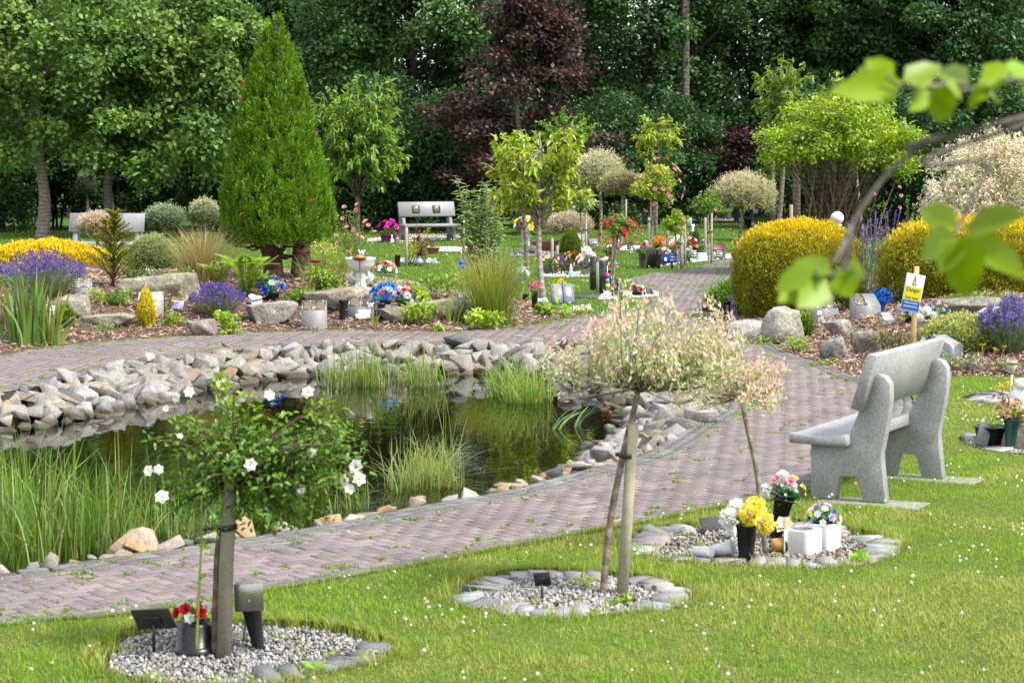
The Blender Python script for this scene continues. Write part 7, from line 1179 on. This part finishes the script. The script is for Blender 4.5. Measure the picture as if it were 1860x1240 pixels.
# wheel planter with pansies
p = g(1020, 501); t_ = thing('wheel_ornament', 'old wooden cart wheel leaning against the flower pots', 'ornament', p); gm = G(); c = p + [0, 0, .21]; a = np.linspace(0, 2 * math.pi, 21); tube(gm, np.c_[c[0] + np.cos(a) * .19, np.full(21, c[1]), c[2] + np.sin(a) * .19], .02, 6, (.09, .06, .045), False); gm.build('rim', 'wood', t_)
for k in range(8): gm = G(); tube(gm, [c, c + [math.cos(k * .785) * .18, 0, math.sin(k * .785) * .18]], .013, 5, (.1, .065, .05)); gm.build('spoke', 'wood', t_)
gm = G(); lathe(gm, c + [0, .04, 0], [(.05, 0), (.05, .08)], 12, rx(1.57), (.09, .06, .045)); gm.build('hub', 'wood', t_)
for px, py, lab, fl, pc_ in ((1005, 498, 'blue and violet pansies in a pot left of the cart wheel', [(10, .05, VC, 'f'), (5, .05, [(.2, .16, .6)], 'f'), (5, .045, [(.6, .68, .78)], 'f')], (.14, .1, .07)), (1040, 496, 'yellow and dark red pansies above the cart wheel', [(7, .05, YC, 'f'), (8, .05, [(.3, .04, .02), (.4, .1, .02)], 'f')], (.14, .1, .07)), (1064, 502, 'purple and white petunias in a round stone pot', [(9, .05, [(.36, .1, .42)], 'f'), (9, .05, WC, 'f')], (.3, .3, .2)), (1060, 490, 'large white chrysanthemums in a pot behind the petunias', [(8, .085, WC, 'm')], (.2, .2, .2)), (992, 500, 'yellow daffodils in a blue grey pot by the stake', [(8, .05, YC, 'f')], (.14, .18, .22)), (1100, 505, 'red and white flowers behind the shorter granite post', [(7, .05, RC, 'f'), (5, .045, WC, 'f')], (.05, .05, .05)), (1108, 470, 'coral red flowers left of the rose stake', [(12, .045, [(.65, .16, .16), (.7, .28, .26)], 'f')], (.1, .1, .1))):
    p = g(px, py); vase(lab, p, .15, .1, .08, pc_, 14, fl=fl, spread=.2, nl=26, leaf=((.06, .15, .03), (.1, .22, .05)), rise=.7, name='flower_pot', cat='flowers', group='flower pots by the cart wheel', m='matt')
def gnome(label, px, py, h, coat=(.2, .5, .5), hat=(.75, .75, .75), Y=None):
    p = g(px, py) if Y is None else np.array([gx(px, Y), Y, 0]); t_ = thing('gnome', label, 'figurine', p); gm = G(); lathe(gm, p, [(h * .22, 0), (h * .26, h * .1), (h * .22, h * .35), (h * .12, h * .5)], 12, col=coat); ball(gm, p + [0, -h * .06, h * .56], h * .13, (.6, .4, .32), 1); ball(gm, p + [0, -h * .1, h * .46], h * .13, (.74, .73, .7), 1, (1, .7, 1.3)); gm.build('body', 'ceramic', t_, sm=True); gm = G(); lathe(gm, p + [0, 0, h * .62], [(h * .15, 0), (h * .1, h * .15), (h * .01, h * .4)], 12, rx(-.1), hat); gm.build('hat', 'ceramic', t_)
gnome('garden gnome with a white hat in front of the petunia pot', 1037, 503, .24); gnome('grey bearded gnome behind the chrome topped posts', 1082, 482, .3, (.3, .3, .32), (.5, .1, .12))
def spinner(label, px, by, tops, r_=.04):
    p = g(px, by); t_ = thing('ball_stack', label, 'ornament', p); gm = G(); tube(gm, [p, p + [0, 0, .42]], .008, 5, (.4, .4, .4)); gm.build('rod', 'metal', t_)
    for k, c in enumerate(tops): gm = G(); ball(gm, p + [0, -.0, .08 + k * .085], r_, c, 2); gm.build('ball', 'plastic', t_, sm=True)
spinner('stack of yellow, blue and red balls behind the shorter granite post', 1103, 528, ((.7, .55, .03), (.05, .35, .6), (.65, .03, .05)), .05); spinner('deep blue glass balls on a rod before the sparse shrub', 838, 492, ((.01, .06, .4), (.02, .08, .45)), .06)
p = g(1059, 462); t_ = thing('heart_marker', 'grey stone heart on a short wooden post', 'memorial', p); gm = G(); tube(gm, [p - [0, 0, .05], p + [0, 0, .3]], .04, 8, (.34, .31, .22)); gm.build('post', 'wood', t_); gm = G(); prism(gm, p + [0, -.06, .42], hx * 1.5, .05, ry(math.pi * 0) , (.27, .28, .3)); gm.build('heart', 'slate', t_)
tomb('dark open book plaque on the far lawn beside the heart marker', 1079, 448, 20, 16, .2, -.7, (.05, .055, .06), rows=3, letter=(.4, .4, .4)); tomb('black wedge stone in the slate bed by the grey cherry trunk', 946, 464, 20, 16, .6, -.8, (.02, .03, .06), rows=0, base=False)
p = g(968, 463); gm = G(); ball(gm, p + [0, 0, .09], .15, (.13, .12, .11), 2, (1.1, .8, .75), .05); one('hedgehog_figure', 'grey hedgehog figure in the slate bed', 'figurine', gm, 'boulder', p); gnome('small white cherub figure right of the hedgehog', 978, 464, .28, (.6, .58, .55), (.6, .58, .55)); p = g(990, 457); gm = G(); lathe(gm, p, [(.28, 0), (.3, .2), (.33, .24), (.28, .24)], 20, col=(.22, .1, .06)); one('planter_tub', 'low brown tub behind the pale cherry trunk', 'planter', gm, 'matt', p); p = g(955, 448); vase('yellow and white bouquet in a white vase behind the cherry trunks', p, .4, .12, .09, (.6, .6, .6), 14, fl=[(4, .1, YC, 'f'), (5, .1, WC, 'f'), (2, .08, [(.4, .05, .25)], 'f')], spread=.25, rise=.5)
critter('silver animal figure on the white gravel behind the red rose', g(1120, 456), .28, (.4, .4, .42), (.3, .3, .31), .6, 'animal_figure', m='metal'); tomb('dark kneeling figure stone right of the silver animal figure', 1146, 455, 12, 14, .5, -.2, (.05, .05, .055), rows=0, base=False, round_=True)
p = g(786, 461); t_ = vase('terracotta bowl on the white gravel with a grey pot in it', p, .14, .16, .1, (.38, .12, .05), 18, name='terracotta_bowl', cat='pot', m='matt'); vase('grey plastic pot standing in the terracotta bowl', p + [.0, .02, .122], .2, .07, .055, (.18, .22, .22), 14, name='plastic_pot', cat='pot'); p = g(706, 440); vase('magenta planter with magenta geraniums on the far lawn', p, .2, .22, .17, (.3, .03, .16), 18, name='planter', cat='planter', fl=[(7, .09, [(.66, .05, .38), (.72, .1, .45)], 'f')], spread=.22, rise=1.2); p = g(722, 485); vase('black cone vase on the lawn by the short stake', p, .24, .06, .045, BLK, 14); p = g(761, 484); gm = G(); lathe(gm, p, [(.08, 0), (.1, .01), (.1, .12), (.06, .16), (.06, .19), (.08, .2)], 16, col=(.36, .38, .38)); one('milk_can', 'little grey milk can by the short stake', 'ornament', gm, 'metal', p)
gravel_patch('dark slate ring round the short stake', [(720, 478), (800, 480), (790, 472), (725, 472)], 200, ((.3, .3, .32), (.4, .4, .42))); p = g(720, 442); gnome('tiny white figure beside the magenta planter', 712, 441, .2, (.7, .7, .72), (.7, .6, .6)); p = g(945, 515); vase('pale blue and white flowers half behind the rushes', p, .12, .09, .07, (.5, .55, .6), 14, fl=[(8, .06, [(.6, .68, .74), (.7, .74, .76)], 'f')], spread=.14, rise=.4, name='flower_pot', cat='flowers')
vase('pink and violet flowers among the sparse shrub stems', g(858, 475), .15, .1, .08, (.4, .4, .4), 12, fl=[(5, .06, VC, 'f'), (5, .06, PC, 'f')], spread=.18, rise=.6, name='flower_pot', cat='flowers')
# group right of the pink rose
tomb('black memorial stone seen from behind leaning right', 1186, 487, 26, 38, .35, .2, rows=0, base=False, th=.09); sign = thing('name_plate', 'small olive plate on a stick before the leaning black stone', 'plaque', g(1180, 487)); p = g(1180, 487); gm = G(); box(gm, p + [0, -.1, .26], (.18, .012, .17), rx(-.2), (.13, .16, .05), .004); gm.build('plate', 'plastic', sign); gm = G(); tube(gm, [p, p + [0, -.09, .3]], .01, 5, (.3, .3, .28)); gm.build('stick', 'metal', sign)
for px, py, lab, fl, h in ((1167, 486, 'white flowers with one red rose left of the black stone', [(6, .05, WC, 'f'), (1, .06, RC, 'f')], .3), (1198, 468, 'orange and peach chrysanthemums behind the black stone', [(10, .07, OC, 'm'), (5, .06, [(.74, .6, .35)], 'm')], .2), (1203, 484, 'pastel silk flowers right of the black stone', [(12, .05, PAS, 'f'), (3, .05, [(.4, .04, .2)], 'f')], .15), (1226, 470, 'white lilies in a vase behind the blue notice', [(9, .075, WC, 'f')], .25), (1251, 470, 'red and pink roses right of the front stake', [(3, .07, RC, 'f'), (6, .05, [(.7, .55, .5)], 'f'), (4, .05, [(.3, .22, .1)], 'f')], .25), (1218, 478, 'dark pink blooms between the stakes', [(5, .06, [(.4, .03, .14)], 'f'), (5, .05, OC, 'f')], .2), (1248, 478, 'white and mauve flowers in front of the black book stone', [(8, .045, [(.7, .66, .7)], 'f')], .12), (1273, 468, 'blue and yellow pansies right of the small cypress', [(6, .05, [(.14, .08, .5)], 'f'), (5, .05, YC, 'f')], .15), (1345, 463, 'yellow daffodils beside the driftwood near the golden conifer', [(9, .065, YC, 'f')], .14), (1168, 470, 'small purple flowers among the far stakes', [(5, .05, VC, 'f')], .12)):
    vase(lab, g(px, py), h, .08, .06, (.12, .12, .1), 12, fl=fl, spread=.18, nl=26, leaf=((.08, .2, .05), (.12, .24, .06)), rise=.6, name='bouquet', cat='flowers', group='bouquets right of the pink rose')
p = g(1263, 468); dome('cypress', 'tiny blue green cypress behind the black book stone', 'shrub', (p[0], p[1], p[2] + .3), (.09, .09, .32), 700, .05, .016, [(.07, .16, .06), (.06, .13, .05)], [(.05, .1, .04)], -.9, .1, pw=1.6, upb=1.5)
tomb('black book stone with white lettering right of the front stake', 1260, 472, 16, 18, .2, -.5, rows=4, letter=(.5, .5, .5)); tomb('black book stone at the end of the gravel row', 1307, 472, 20, 18, .15, -.5, rows=4, letter=(.5, .5, .5)); tomb('rounded pink stone behind the last black book stone', 1307, 466, 22, 24, 0, -.1, (.4, .2, .19), 'granite', .12, False, 0, round_=True); tomb('white square plaque behind the weak rose stem', 1288, 462, 13, 22, .1, -.1, (.66, .66, .66), 'plaster', .03, False, 0); tomb('flat grey stone at the end of the branch path', 1326, 470, 16, 8, .3, -.9, (.3, .31, .33), 'slate', .05, False, 0)
p = g(1275, 474); gm = G(); box(gm, p, (.17, .12, .17), rz(.2), (.72, .72, .7), .01); one('white_planter', 'small white square planter by the black book stone', 'planter', gm, 'ceramic', p); p = g(1296, 472); gm = G(); lathe(gm, p, [(.06, 0), (.065, .1), (.05, .13), (.055, .16)], 14, col=(.4, .4, .38)); one('jar_candle', 'glass candle jar left of the last black book stone', 'candle', gm, 'metal', p); p = g(1337, 472); gm = G(); tube(gm, curve([p, p + [-.04, 0, .15], p + [.0, 0, .3], p + [-.05, 0, .44]], 4), np.linspace(.05, .02, 13), 7, (.16, .12, .08)); one('driftwood', 'twisted driftwood piece at the gravel end by the path', 'ornament', gm, 'bark', p)
tomb('black and gold lettered stone under the green rose standard', 1261, 436, 16, 14, 0, -.15, rows=4, letter=(.5, .38, .16)); p = g(1258, 428); gm = G(); lathe(gm, p, [(.06, 0), (.07, .1), (.03, .2), (.06, .3), (.05, .3)], 12, col=(.7, .7, .68)); one('white_urn', 'little white urn behind the gold lettered stone', 'urn', gm, 'ceramic', p); tomb('grey slab leaning on the far gravel row', 1325, 399, 8, 13, .2, -.3, (.36, .36, .36), 'granite', .06, False, 0); tomb('dark slab left of the grey leaning slab', 1317, 399, 7, 9, 0, -.1, (.1, .13, .11), 'slate', .08, False, 0); tomb('pale grey board stone behind the far lantern', 1252, 410, 10, 16, 0, -.1, (.4, .44, .48), 'granite', .05, False, 0); tomb('oval grey marker on a stick in the far row', 1268, 404, 8, 14, 0, -.05, (.3, .3, .31), 'granite', .05, False, 0, round_=True); tomb('black stone with a small gold mark under the purple maple', 1369, 417, 11, 16, 0, -.05, rows=1, letter=(.5, .4, .15), base=False); vase('black pot beside the black stone under the maple', g(1358, 416), .3, .11, .09, BLK, 14)
sg2 = thing('name_plate', 'pale square marker on a stick above the black stone', 'plaque', g(1372, 412)); p = g(1372, 412); gm = G(); box(gm, p + [0, 0, .38], (.14, .02, .14), ry(.1), (.42, .42, .44), .004); gm.build('plate', 'slate', sg2); gm = G(); tube(gm, [p, p + [0, 0, .39]], .014, 5, BLK); gm.build('stick', 'metal', sg2)
tomb('white picture board leaning near the red flowers', 1415, 411, 12, 14, .1, -.2, (.66, .7, .66), 'print', .03, False, 3, letter=(.2, .35, .2)); vase('red flowers right of the white picture board', g(1427, 415), .2, .1, .08, BLK, 12, fl=[(9, .08, RC, 'f'), (2, .07, YC, 'f')], spread=.22, rise=.4, name='bouquet', cat='flowers'); vase('pale blue bouquet with orange blooms on the far stand', g(1338, 403), .55, .1, .08, (.1, .1, .11), 12, fl=[(7, .1, [(.4, .62, .72), (.7, .75, .78)], 'f'), (3, .08, OC, 'f')], spread=.25, rise=.5, name='bouquet', cat='flowers'); gnome('little house and gnome group in the far row', 1292, 404, .34, (.4, .34, .28), (.34, .28, .22)); post('straight dark trunk behind the clipped round willow', 1245, 420, -20, .13, Y=72, col=(.12, .1, .085), name='tree_trunk', group=None); post('reddish brown trunk left of the vase-shaped shrub', 1447, 425, 180, .09, Y=52, col=(.2, .13, .11), name='tree_trunk', group=None); post('grey trunk among the far memorials', 1404, 413, 250, .07, Y=64, col=(.22, .2, .18), name='tree_trunk', group=None)
p = np.array([gx(1520, 40), 40, 0]); gm = G(); lathe(gm, p, [(.16, 0), (.1, .1), (.06, .5), (.05, 1.0), (.1, 1.05)], 12, col=(.6, .6, .58)); ball(gm, p + [0, 0, 1.16], .12, (.62, .63, .64), 2); one('lamp_globe', 'white globe ornament seen through the stems of the vase-shaped shrub', 'ornament', gm, 'ceramic', p, True)
